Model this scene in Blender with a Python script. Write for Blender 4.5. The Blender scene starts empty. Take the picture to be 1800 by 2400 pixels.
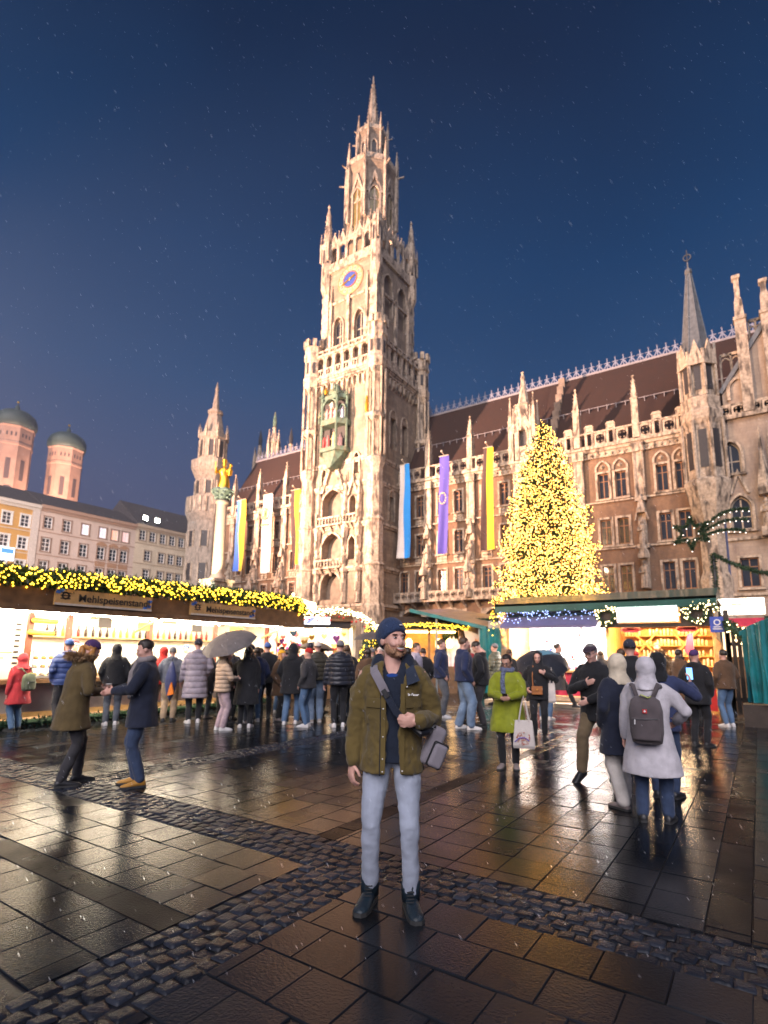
import bpy, math, random
from math import sin, cos, pi, radians, sqrt, atan2, hypot
from mathutils import Vector, Matrix, Euler, noise

sc = bpy.context.scene
col = sc.collection
RND = random.Random(7)

# ------------------------------------------------------------------ camera
cam_d = bpy.data.cameras.new('camera')
cam = bpy.data.objects.new('camera', cam_d)
col.objects.link(cam)
sc.camera = cam
cam.location = (0, 0, 1.6)
cam.rotation_mode = 'QUATERNION'
cam.rotation_quaternion = (Matrix.Rotation(radians(33.3), 3, 'Z') @ Matrix.Rotation(radians(99.8), 3, 'X')
                           @ Matrix.Rotation(radians(0.52), 3, 'Z')).to_quaternion()
cam_d.sensor_fit = 'VERTICAL'
cam_d.sensor_height = 36.0
cam_d.sensor_width = 27.0
cam_d.lens = 1275 / 2400 * 36.0
cam_d.shift_x = -30 / 2400
cam_d.shift_y = 112 / 2400
cam_d.clip_start = 0.05
cam_d.clip_end = 3000
cam_d.dof.use_dof = True
cam_d.dof.focus_distance = 3.9
cam_d.dof.aperture_fstop = 1.8

# ------------------------------------------------------------------ night sky
world = bpy.data.worlds.new('World')
sc.world = world
world.use_nodes = True
wn = world.node_tree
wn.nodes.clear()
w_out = wn.nodes.new('ShaderNodeOutputWorld')
w_bg = wn.nodes.new('ShaderNodeBackground')
w_tc = wn.nodes.new('ShaderNodeTexCoord')
w_sep = wn.nodes.new('ShaderNodeSeparateXYZ')
w_ramp = wn.nodes.new('ShaderNodeValToRGB')
w_noise = wn.nodes.new('ShaderNodeTexNoise')
w_noise.inputs['Scale'].default_value = 2.2
w_noise.inputs['Detail'].default_value = 3.0
w_add = wn.nodes.new('ShaderNodeMath'); w_add.operation = 'MULTIPLY_ADD'
w_add.inputs[1].default_value = 0.17
w_off = wn.nodes.new('ShaderNodeMath'); w_off.operation = 'SUBTRACT'; w_off.inputs[1].default_value = 0.085
wn.links.new(w_tc.outputs['Generated'], w_sep.inputs[0])
wn.links.new(w_tc.outputs['Generated'], w_noise.inputs['Vector'])
wn.links.new(w_noise.outputs[0], w_add.inputs[0])
wn.links.new(w_sep.outputs['Z'], w_add.inputs[2])
wn.links.new(w_add.outputs[0], w_off.inputs[0])
wn.links.new(w_off.outputs[0], w_ramp.inputs[0])
cr = w_ramp.color_ramp
cr.elements[0].position = 0.0; cr.elements[0].color = (0.170, 0.142, 0.205, 1)
cr.elements[1].position = 1.0; cr.elements[1].color = (0.003, 0.011, 0.034, 1)
for p_, c_ in ((0.16, (0.105, 0.105, 0.190)), (0.30, (0.055, 0.088, 0.195)), (0.45, (0.022, 0.072, 0.185)),
               (0.62, (0.006, 0.044, 0.135)), (0.80, (0.0015, 0.016, 0.058))):
    e_ = cr.elements.new(p_); e_.color = (*c_, 1)
wn.links.new(w_ramp.outputs[0], w_bg.inputs['Color'])
w_bg.inputs['Strength'].default_value = 0.5
wn.links.new(w_bg.outputs[0], w_out.inputs['Surface'])

# ------------------------------------------------------------------ very soft fill from behind the camera, added for shop and street light
sun_d = bpy.data.lights.new('fill_sun', 'SUN')
fill_sun = bpy.data.objects.new('fill_sun', sun_d)
col.objects.link(fill_sun)
sun_d.energy = 1.7
sun_d.angle = radians(50)
sun_d.color = (1.0, 0.93, 0.97)
fill_sun.rotation_euler = Vector((-0.30, 0.70, -0.55)).to_track_quat('-Z', 'Y').to_euler()

# ------------------------------------------------------------------ exposure
vs = sc.view_settings
vs.view_transform = 'Standard'
vs.look = 'None'
vs.exposure = 1.0
vs.gamma = 1.0
vs.use_curve_mapping = False
cy = sc.cycles
cy.max_bounces = 6
cy.diffuse_bounces = 2
cy.glossy_bounces = 3
cy.transmission_bounces = 3
cy.transparent_max_bounces = 6
cy.volume_bounces = 0
cy.sample_clamp_indirect = 4.0
cy.use_denoising = True
cy.caustics_reflective = False
cy.caustics_refractive = False
# ================================================================== helpers
class M:
    """collects faces; build() links them as one mesh object"""
    def __init__(s):
        s.v = []; s.f = []
    def add(s, vs_, fs_):
        o = len(s.v)
        s.v.extend([tuple(p) for p in vs_])
        s.f.extend([tuple(i + o for i in f) for f in fs_])
        return s
    def box(s, x0, x1, y0, y1, z0, z1):
        return s.add([(x0, y0, z0), (x1, y0, z0), (x1, y1, z0), (x0, y1, z0), (x0, y0, z1), (x1, y0, z1), (x1, y1, z1), (x0, y1, z1)],
                     [(0, 3, 2, 1), (4, 5, 6, 7), (0, 1, 5, 4), (1, 2, 6, 5), (2, 3, 7, 6), (3, 0, 4, 7)])
    def obox(s, c, sx, sy, sz, rot=None):
        m = rot if rot is not None else Matrix.Identity(3)
        if isinstance(m, (int, float)): m = Matrix.Rotation(m, 3, 'Z')
        vs_ = []
        for a in (-1, 1):
            for b in ((-1, -1), (1, -1), (1, 1), (-1, 1)):
                vs_.append(Vector(c) + m @ Vector((b[0] * sx / 2, b[1] * sy / 2, a * sz / 2)))
        return s.add(vs_, [(0, 3, 2, 1), (4, 5, 6, 7), (0, 1, 5, 4), (1, 2, 6, 5), (2, 3, 7, 6), (3, 0, 4, 7)])
    def lathe(s, prof, c=(0, 0, 0), n=8, rot=0.0, sy=1.0):
        vs_ = []; fs_ = []
        for r, z in prof:
            for k in range(n):
                a = rot + 2 * pi * k / n
                vs_.append((c[0] + r * cos(a), c[1] + r * sin(a) * sy, c[2] + z))
        for i in range(len(prof) - 1):
            for k in range(n):
                k2 = (k + 1) % n
                fs_.append((i * n + k, i * n + k2, (i + 1) * n + k2, (i + 1) * n + k))
        fs_.append(tuple(range(n - 1, -1, -1)))
        fs_.append(tuple(range((len(prof) - 1) * n, len(prof) * n)))
        return s.add(vs_, fs_)
    def tube(s, pts, r, n=6, flat=1.0):
        pts = [Vector(p) for p in pts]
        rs = r if isinstance(r, (list, tuple)) else [r] * len(pts)
        vs_ = []; fs_ = []
        prev = None
        for i, p in enumerate(pts):
            d = (pts[min(i + 1, len(pts) - 1)] - pts[max(i - 1, 0)])
            if d.length < 1e-7: d = Vector((0, 0, 1))
            d.normalize()
            if prev is None:
                u = d.orthogonal().normalized()
            else:
                u = (prev - d * prev.dot(d))
                u = u.normalized() if u.length > 1e-6 else d.orthogonal().normalized()
            prev = u
            w = d.cross(u)
            for k in range(n):
                a = 2 * pi * k / n
                vs_.append(p + (u * cos(a) + w * sin(a) * flat) * rs[i])
        for i in range(len(pts) - 1):
            for k in range(n):
                k2 = (k + 1) % n
                fs_.append((i * n + k, i * n + k2, (i + 1) * n + k2, (i + 1) * n + k))
        fs_.append(tuple(range(n - 1, -1, -1)))
        fs_.append(tuple(range((len(pts) - 1) * n, len(pts) * n)))
        return s.add(vs_, fs_)
    def limb(s, pts, rs, n=10):
        """tube with round ends"""
        s.tube(pts, rs, n)
        for p, r in ((pts[0], rs[0]), (pts[-1], rs[-1])):
            s.ell(p, r, r, r, n, 6)
        for p, r in zip(pts[1:-1], rs[1:-1]):
            s.ell(p, r * 1.01, r * 1.01, r * 1.01, n, 6)
        return s
    def prism(s, poly, ax, a, b):
        n = len(poly)
        def P(u, w, d):
            return (u, d, w) if ax == 'y' else ((d, u, w) if ax == 'x' else (u, w, d))
        vs_ = [P(u, w, a) for u, w in poly] + [P(u, w, b) for u, w in poly]
        fs_ = [tuple(range(n)), tuple(range(2 * n - 1, n - 1, -1))]
        for i in range(n):
            j = (i + 1) % n
            fs_.append((i, j, n + j, n + i))
        return s.add(vs_, fs_)
    def ring(s, outer, inner, ax, a, b):
        n = len(outer)
        def P(u, w, d):
            return (u, d, w) if ax == 'y' else ((d, u, w) if ax == 'x' else (u, w, d))
        vs_ = [P(*p, d) for d in (a, b) for lst in (outer, inner) for p in lst]
        fs_ = []
        for i in range(n):
            j = (i + 1) % n
            fs_ += [(i, j, n + j, n + i), (2 * n + i, 3 * n + i, 3 * n + j, 2 * n + j),
                    (i, 2 * n + i, 2 * n + j, j), (n + i, n + j, 3 * n + j, 3 * n + i)]
        return s.add(vs_, fs_)
    def loft(s, secs, cap=True):
        n = len(secs[0]); vs_ = [p for q in secs for p in q]; fs_ = []
        for i in range(len(secs) - 1):
            for k in range(n):
                k2 = (k + 1) % n
                fs_.append((i * n + k, i * n + k2, (i + 1) * n + k2, (i + 1) * n + k))
        if cap:
            fs_.append(tuple(range(n - 1, -1, -1)))
            fs_.append(tuple(range((len(secs) - 1) * n, len(secs) * n)))
        return s.add(vs_, fs_)
    def ell(s, c, rx, ry, rz, n=10, m=7, rot=None, fn=None):
        vs_ = []; fs_ = []
        c = Vector(c)
        for i in range(m + 1):
            t = pi * i / m
            for k in range(n):
                a = 2 * pi * k / n
                d = Vector((sin(t) * cos(a), sin(t) * sin(a), cos(t)))
                p = Vector((d.x * rx, d.y * ry, d.z * rz))
                if fn: p = fn(d, p)
                if rot is not None: p = rot @ p
                vs_.append(c + p)
        for i in range(m):
            for k in range(n):
                k2 = (k + 1) % n
                fs_.append((i * n + k, (i + 1) * n + k, (i + 1) * n + k2, i * n + k2))
        return s.add(vs_, fs_)
    def octa(s, c, r):
        x, y, z = c
        return s.add([(x + r, y, z), (x - r, y, z), (x, y + r, z), (x, y - r, z), (x, y, z + r), (x, y, z - r)],
                     [(0, 2, 4), (2, 1, 4), (1, 3, 4), (3, 0, 4), (2, 0, 5), (1, 2, 5), (3, 1, 5), (0, 3, 5)])
    def xf(s, m):
        s.v = [tuple(m @ Vector(p)) for p in s.v]
        return s
    def merge(s, o):
        return s.add(o.v, o.f)
    def mesh(s, name, mat, smooth=False):
        me = bpy.data.meshes.new(name)
        me.from_pydata(s.v, [], s.f)
        if mat is not None: me.materials.append(mat)
        if smooth: me.polygons.foreach_set('use_smooth', [True] * len(me.polygons))
        me.update()
        return me
    def build(s, name, mat, parent=None, smooth=False, loc=None):
        o = bpy.data.objects.new(name, s.mesh(name, mat, smooth))
        col.objects.link(o)
        if parent is not None: o.parent = parent
        if loc is not None: o.location = loc
        return o

def link_mesh(name, me, parent=None, loc=(0, 0, 0), rot=None, scale=None):
    o = bpy.data.objects.new(name, me)
    col.objects.link(o)
    o.parent = parent
    o.location = loc
    if rot is not None: o.rotation_euler = rot
    if scale is not None: o.scale = scale if isinstance(scale, (tuple, list)) else (scale,) * 3
    return o

def empty(name, loc=(0, 0, 0), rz=0.0):
    o = bpy.data.objects.new(name, None)
    col.objects.link(o)
    o.location = loc
    o.rotation_euler = (0, 0, rz)
    o.empty_display_size = 0.2
    return o

def tag(o, label, cat, group=None, kind=None):
    o['label'] = label
    o['category'] = cat
    if group: o['group'] = group
    if kind: o['kind'] = kind
    return o

def stuff(o):
    o['kind'] = 'stuff'
    return o

def structure(o):
    o['kind'] = 'structure'
    return o

def copy_tree(o, parent=None):
    c = o.copy()
    col.objects.link(c)
    c.parent = parent
    for ch in [x for x in col.objects if x.parent == o]:
        copy_tree(ch, c)
    return c

def remesh(o, vox, smooth=2, wrinkle=0.0, size=0.1, name='cloth'):
    m = o.modifiers.new('remesh', 'REMESH')
    m.mode = 'VOXEL'; m.voxel_size = vox; m.use_smooth_shade = True
    if smooth:
        q = o.modifiers.new('smooth', 'SMOOTH'); q.iterations = smooth; q.factor = 0.5
    if wrinkle:
        t = bpy.data.textures.get(name + str(size))
        if t is None:
            t = bpy.data.textures.new(name + str(size), 'CLOUDS')
            t.noise_scale = size; t.noise_depth = 2
        d = o.modifiers.new('folds', 'DISPLACE')
        d.texture = t; d.strength = wrinkle; d.mid_level = 0.5; d.texture_coords = 'LOCAL'
    return o

def bevel(o, w=0.01, seg=2):
    m = o.modifiers.new('bevel', 'BEVEL')
    m.width = w; m.segments = seg; m.limit_method = 'ANGLE'
    return o

# ------------------------------------------------------------------ materials
MATS = {}
def mat(name, color, rough=0.8, var=0.15, scale=6.0, bump=0.0, bscale=40.0, metal=0.0, emit=0.0, ecol=None, spec=0.5,
        alpha=1.0, trans=0.0, coat=0.0, stain=None, sscale=0.5, samt=0.5, wave=None, sheen=0.0, sample=True, rvar=0.0):
    if name in MATS: return MATS[name]
    m = bpy.data.materials.new(name)
    m.use_nodes = True
    nt = m.node_tree; b = nt.nodes['Principled BSDF']
    b.inputs['Roughness'].default_value = rough
    b.inputs['Metallic'].default_value = metal
    b.inputs['Specular IOR Level'].default_value = spec
    b.inputs['Coat Weight'].default_value = coat
    b.inputs['Transmission Weight'].default_value = trans
    b.inputs['Alpha'].default_value = alpha
    b.inputs['Sheen Weight'].default_value = sheen
    tc = nt.nodes.new('ShaderNodeTexCoord')
    if var > 0 or stain:
        n1 = nt.nodes.new('ShaderNodeTexNoise'); n1.inputs['Scale'].default_value = scale; n1.inputs['Detail'].default_value = 5
        nt.links.new(tc.outputs['Object'], n1.inputs['Vector'])
        rm = nt.nodes.new('ShaderNodeValToRGB')
        rm.color_ramp.elements[0].position = 0.3; rm.color_ramp.elements[1].position = 0.7
        rm.color_ramp.elements[0].color = tuple(max(0, c * (1 - var)) for c in color) + (1,)
        rm.color_ramp.elements[1].color = tuple(min(1, c * (1 + var)) for c in color) + (1,)
        nt.links.new(n1.outputs[0], rm.inputs[0])
        last = rm.outputs[0]
        if stain:
            n2 = nt.nodes.new('ShaderNodeTexNoise'); n2.inputs['Scale'].default_value = sscale; n2.inputs['Detail'].default_value = 6
            vm = nt.nodes.new('ShaderNodeVectorMath'); vm.operation = 'MULTIPLY'; vm.inputs[1].default_value = (1, 1, 0.3)
            nt.links.new(tc.outputs['Object'], vm.inputs[0]); nt.links.new(vm.outputs[0], n2.inputs['Vector'])
            r2 = nt.nodes.new('ShaderNodeValToRGB')
            r2.color_ramp.elements[0].position = 0.48; r2.color_ramp.elements[1].position = 0.66
            r2.color_ramp.elements[0].color = (0, 0, 0, 1); r2.color_ramp.elements[1].color = (samt, samt, samt, 1)
            nt.links.new(n2.outputs[0], r2.inputs[0])
            mx = nt.nodes.new('ShaderNodeMix'); mx.data_type = 'RGBA'
            nt.links.new(r2.outputs[0], mx.inputs[0])
            nt.links.new(last, mx.inputs[6]); mx.inputs[7].default_value = (*stain, 1)
            last = mx.outputs[2]
        nt.links.new(last, b.inputs['Base Color'])
    else:
        b.inputs['Base Color'].default_value = (*color, 1)
    if rvar > 0:
        n4 = nt.nodes.new('ShaderNodeTexNoise'); n4.inputs['Scale'].default_value = 1.7; n4.inputs['Detail'].default_value = 4
        nt.links.new(tc.outputs['Object'], n4.inputs['Vector'])
        mr = nt.nodes.new('ShaderNodeMapRange'); mr.inputs[1].default_value = 0.3; mr.inputs[2].default_value = 0.7
        mr.inputs[3].default_value = max(0.02, rough - rvar); mr.inputs[4].default_value = rough + rvar
        nt.links.new(n4.outputs[0], mr.inputs[0]); nt.links.new(mr.outputs[0], b.inputs['Roughness'])
    if bump > 0:
        n3 = nt.nodes.new('ShaderNodeTexNoise'); n3.inputs['Scale'].default_value = bscale; n3.inputs['Detail'].default_value = 4
        nt.links.new(tc.outputs['Object'], n3.inputs['Vector'])
        bp = nt.nodes.new('ShaderNodeBump'); bp.inputs['Strength'].default_value = bump; bp.inputs['Distance'].default_value = 0.01
        h = n3.outputs[0]
        if wave:
            wv = nt.nodes.new('ShaderNodeTexWave'); wv.bands_direction = 'Z'; wv.wave_profile = 'SIN'
            wv.inputs['Scale'].default_value = wave; wv.inputs['Distortion'].default_value = 1.2; wv.inputs['Detail Scale'].default_value = 2
            nt.links.new(tc.outputs['Object'], wv.inputs['Vector'])
            pw = nt.nodes.new('ShaderNodeMath'); pw.operation = 'POWER'; pw.inputs[1].default_value = 0.35
            nt.links.new(wv.outputs['Fac'], pw.inputs[0])
            h = pw.outputs[0]; bp.inputs['Distance'].default_value = 0.02
        nt.links.new(h, bp.inputs['Height'])
        nt.links.new(bp.outputs[0], b.inputs['Normal'])
    if emit > 0:
        b.inputs['Emission Color'].default_value = (*(ecol or color), 1)
        b.inputs['Emission Strength'].default_value = emit
        if not sample: m.cycles.emission_sampling = 'NONE'
    MATS[name] = m
    return m

def brick_mat(name, c1, c2, mortar, scale=2.2, w=0.5, h=0.18, axis='y', stain=None):
    """courses of stone or brick as colour and fine relief; axis: the wall's facing axis"""
    if name in MATS: return MATS[name]
    m = bpy.data.materials.new(name); m.use_nodes = True
    nt = m.node_tree; b = nt.nodes['Principled BSDF']; b.inputs['Roughness'].default_value = 0.85
    tc = nt.nodes.new('ShaderNodeTexCoord')
    sp = nt.nodes.new('ShaderNodeSeparateXYZ'); cb = nt.nodes.new('ShaderNodeCombineXYZ')
    nt.links.new(tc.outputs['Object'], sp.inputs[0])
    ad = nt.nodes.new('ShaderNodeMath'); ad.operation = 'ADD'
    nt.links.new(sp.outputs['X'], ad.inputs[0]); nt.links.new(sp.outputs['Y'], ad.inputs[1])
    nt.links.new(ad.outputs[0], cb.inputs['X']); nt.links.new(sp.outputs['Z'], cb.inputs['Y'])
    bt = nt.nodes.new('ShaderNodeTexBrick')
    bt.inputs['Scale'].default_value = scale; bt.inputs['Color1'].default_value = (*c1, 1); bt.inputs['Color2'].default_value = (*c2, 1)
    bt.inputs['Mortar'].default_value = (*mortar, 1); bt.inputs['Mortar Size'].default_value = 0.012
    bt.inputs['Brick Width'].default_value = w; bt.inputs['Row Height'].default_value = h
    nt.links.new(cb.outputs[0], bt.inputs['Vector'])
    n1 = nt.nodes.new('ShaderNodeTexNoise'); n1.inputs['Scale'].default_value = 1.5; n1.inputs['Detail'].default_value = 8
    n1.inputs['Roughness'].default_value = 0.7
    vm = nt.nodes.new('ShaderNodeVectorMath'); vm.operation = 'MULTIPLY'; vm.inputs[1].default_value = (1, 1, 0.35)
    nt.links.new(tc.outputs['Object'], vm.inputs[0]); nt.links.new(vm.outputs[0], n1.inputs['Vector'])
    r2 = nt.nodes.new('ShaderNodeValToRGB'); r2.color_ramp.elements[0].position = 0.42; r2.color_ramp.elements[1].position = 0.68
    r2.color_ramp.elements[0].color = (0, 0, 0, 1); r2.color_ramp.elements[1].color = (0.75, 0.75, 0.75, 1)
    nt.links.new(n1.outputs[0], r2.inputs[0])
    mx = nt.nodes.new('ShaderNodeMix'); mx.data_type = 'RGBA'
    nt.links.new(r2.outputs[0], mx.inputs[0]); nt.links.new(bt.outputs['Color'], mx.inputs[6])
    mx.inputs[7].default_value = (*(stain or tuple(c * 0.45 for c in c1)), 1)
    nt.links.new(mx.outputs[2], b.inputs['Base Color'])
    bp = nt.nodes.new('ShaderNodeBump'); bp.inputs['Strength'].default_value = 0.4; bp.inputs['Distance'].default_value = 0.03
    nt.links.new(bt.outputs['Fac'], bp.inputs['Height']); bp.invert = True
    nt.links.new(bp.outputs[0], b.inputs['Normal'])
    MATS[name] = m
    return m

STONE = brick_mat('tower_stone', (0.34, 0.26, 0.19), (0.27, 0.20, 0.145), (0.15, 0.11, 0.08), 1.0, 1.1, 0.45, stain=(0.085, 0.06, 0.045))
TRIM = mat('carved_stone', (0.43, 0.34, 0.26), 0.85, 0.35, 4.5, 0.9, 7.0, stain=(0.055, 0.04, 0.032), sscale=2.6, samt=0.9)
BRICK = brick_mat('town_hall_brick', (0.25, 0.145, 0.085), (0.19, 0.11, 0.066), (0.20, 0.145, 0.105), 3.0, 0.7, 0.24, stain=(0.09, 0.055, 0.04))
ROOFT = brick_mat('roof_tiles', (0.038, 0.014, 0.009), (0.030, 0.011, 0.0075), (0.015, 0.006, 0.005), 3.0, 0.5, 0.30, stain=(0.022, 0.010, 0.008))
SLATE = mat('slate_lead', (0.10, 0.105, 0.115), 0.55, 0.3, 3.0, 0.4, 6.0)
DARK = mat('dark_recess', (0.035, 0.03, 0.032), 0.6, 0.2)
PANE = mat('window_glass', (0.025, 0.03, 0.04), 0.10, 0.3, 0.6, spec=0.8)
FRAME = mat('window_frame_wood', (0.26, 0.12, 0.055), 0.6, 0.2)
COPPER = mat('verdigris_copper', (0.085, 0.14, 0.105), 0.7, 0.45, 3.0, 0.5, 8.0, stain=(0.14, 0.12, 0.07), sscale=2.5, samt=0.8)
GOLD = mat('gilded_bronze', (0.85, 0.47, 0.05), 0.32, 0.15, 8.0, 0.5, 12.0, metal=0.85)
IRON = mat('dark_iron', (0.03, 0.03, 0.035), 0.5, 0.2)
SKIN = mat('skin', (0.66, 0.37, 0.29), 0.5, 0.10, 14.0, 0.15, 120.0)
SKIN2 = mat('skin_warm', (0.50, 0.27, 0.19), 0.5, 0.10, 14.0, 0.15, 120.0)

def cloth(name, c, rough=0.85, bump=0.35, bs=160.0, var=0.18, sc_=9.0, wave=None, sheen=0.15):
    return mat('cloth_' + name, c, rough, var, sc_, bump if not wave else 0.8, bs, wave=wave, sheen=sheen, spec=0.3)

# ------------------------------------------------------------------ wall with real openings
def wall(mb, axis, pos, u0, u1, z0, z1, holes, depth=0.35, sgn=1):
    """axis 'y': wall in the plane y=pos, openings go to y=pos+depth*sgn; axis 'x' likewise. holes: (ua, ub, za, zb)"""
    def P(u, d, z):
        return (u, pos + d * sgn, z) if axis == 'y' else (pos + d * sgn, u, z)
    us = sorted(set([u0, u1] + [h for q in holes for h in q[:2]]))
    zs = sorted(set([z0, z1] + [h for q in holes for h in q[2:]]))
    us = [u for u in us if u0 <= u <= u1]; zs = [z for z in zs if z0 <= z <= z1]
    for i in range(len(us) - 1):
        run = None
        for j in range(len(zs) - 1):
            um = (us[i] + us[i + 1]) / 2; zm = (zs[j] + zs[j + 1]) / 2
            inside = any(a < um < b and c < zm < d for a, b, c, d in holes)
            if not inside:
                if run is None: run = zs[j]
            if run is not None and (inside or j == len(zs) - 2):
                top = zs[j] if inside else zs[j + 1]
                mb.add([P(us[i], 0, run), P(us[i + 1], 0, run), P(us[i + 1], 0, top), P(us[i], 0, top)], [(0, 1, 2, 3)])
                run = None
    for a, b, c, d in holes:
        q = [(a, c), (b, c), (b, d), (a, d)]
        for k in range(4):
            p, r = q[k], q[(k + 1) % 4]
            mb.add([P(p[0], 0, p[1]), P(r[0], 0, r[1]), P(r[0], depth, r[1]), P(p[0], depth, p[1])], [(0, 1, 2, 3)])
    return mb

def arch_pts(a, b, zs, n=5, k=1.0):
    """pointed arch from (a,zs) over the top to (b,zs)"""
    w = b - a
    R = w * k
    pts = []
    # left arc: centre at (a+R, zs)
    top = sqrt(max(1e-6, R * R - (R - w / 2) ** 2))
    th = atan2(top, R - w / 2)
    for i in range(n + 1):
        t = th * i / n
        pts.append((a + R - R * cos(t), zs + R * sin(t)))
    for i in range(n - 1, -1, -1):
        t = th * i / n
        pts.append((b - R + R * cos(t), zs + R * sin(t)))
    return pts

def arch_h(w, k=1.0):
    R = w * k
    return sqrt(max(1e-6, R * R - (R - w / 2) ** 2))

def spandrel(mb, axis, a, b, zs, zt, d0, d1, k=1.0):
    """fills the corners between a pointed arch and its square opening"""
    pts = arch_pts(a, b, zs, 5, k)
    h = len(pts) // 2
    mb.prism([(a, zt)] + pts[:h + 1] + [((a + b) / 2, zt)], axis, d0, d1)
    mb.prism([((a + b) / 2, zt)] + pts[h:] + [(b, zt)], axis, d0, d1)
    return mb

def arch_frame(mb, axis, a, b, z0, zs, t, d0, d1, k=1.0):
    """moulding round a pointed opening"""
    inner = [(a, z0)] + arch_pts(a, b, zs, 5, k) + [(b, z0)]
    outer = [(a - t, z0)] + [(p[0] + (p[0] - (a + b) / 2) / (b - a) * 2 * t, p[1] + t * 0.9 * max(0.0, (p[1] - zs) / max(0.01, arch_h(b - a, k)))) for p in arch_pts(a, b, zs, 5, k)] + [(b + t, z0)]
    n = len(inner)
    for i in range(n - 1):
        mb.prism([inner[i], inner[i + 1], outer[i + 1], outer[i]], axis, d0, d1)
    return mb

def pinnacle(mb, x, y, z0, z1, z2, w=0.5, n=4):
    """square shaft from z0 to z1, crocketed spire up to z2"""
    mb.box(x - w / 2, x + w / 2, y - w / 2, y + w / 2, z0, z1)
    mb.lathe([(w * 0.80, 0), (w * 0.80, 0.15), (w * 0.62, 0.2), (w * 0.5, (z2 - z1) * 0.3), (w * 0.22, (z2 - z1) * 0.72), (w * 0.10, (z2 - z1) * 0.9),
              (w * 0.28, (z2 - z1) * 0.93), (w * 0.2, (z2 - z1) * 0.97), (0.01, z2 - z1)], (x, y, z1), 4, pi / 4)
    for k in range(4):
        a = pi / 2 * k
        mb.prism([(-w * 0.4, 0), (w * 0.4, 0), (0, w * 1.2)], 'y', -0.05, 0.05) if False else None
    H = z2 - z1
    for lev in (0.25, 0.42, 0.58, 0.74):
        r = w * (0.62 - 0.5 * lev) + 0.05
        for k in range(4):
            a = pi / 4 + pi / 2 * k
            mb.octa((x + r * cos(a), y + r * sin(a), z1 + H * lev), w * 0.13)
    return mb

def text(name, body, size, mat_, parent=None, loc=(0, 0, 0), rot=(0, 0, 0), extrude=0.004, shear=0.0, offset=0.0, align='CENTER'):
    cu = bpy.data.curves.new(name, 'FONT')
    cu.body = body; cu.size = size; cu.extrude = extrude; cu.shear = shear; cu.offset = offset
    cu.align_x = align; cu.align_y = 'CENTER'
    cu.materials.append(mat_)
    t_ = bpy.data.objects.new(name, cu)
    col.objects.link(t_)
    bpy.context.view_layer.update()
    me = bpy.data.meshes.new_from_object(t_.evaluated_get(bpy.context.evaluated_depsgraph_get()))
    bpy.data.objects.remove(t_)
    me.materials.clear(); me.materials.append(mat_)
    return link_mesh(name, me, parent, loc, rot)
# ================================================================== the wet square
CAM_M = cam.rotation_quaternion.to_matrix()
def seen(x, y, z=0.0, pad=60):
    q = CAM_M.transposed() @ (Vector((x, y, z)) - cam.location)
    if q.z > -0.05: return False
    px = 930 - 1275 * q.x / q.z; py = 1312 + 1275 * q.y / q.z
    return -pad < px < 1800 + pad and -pad < py < 2400 + pad

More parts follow.
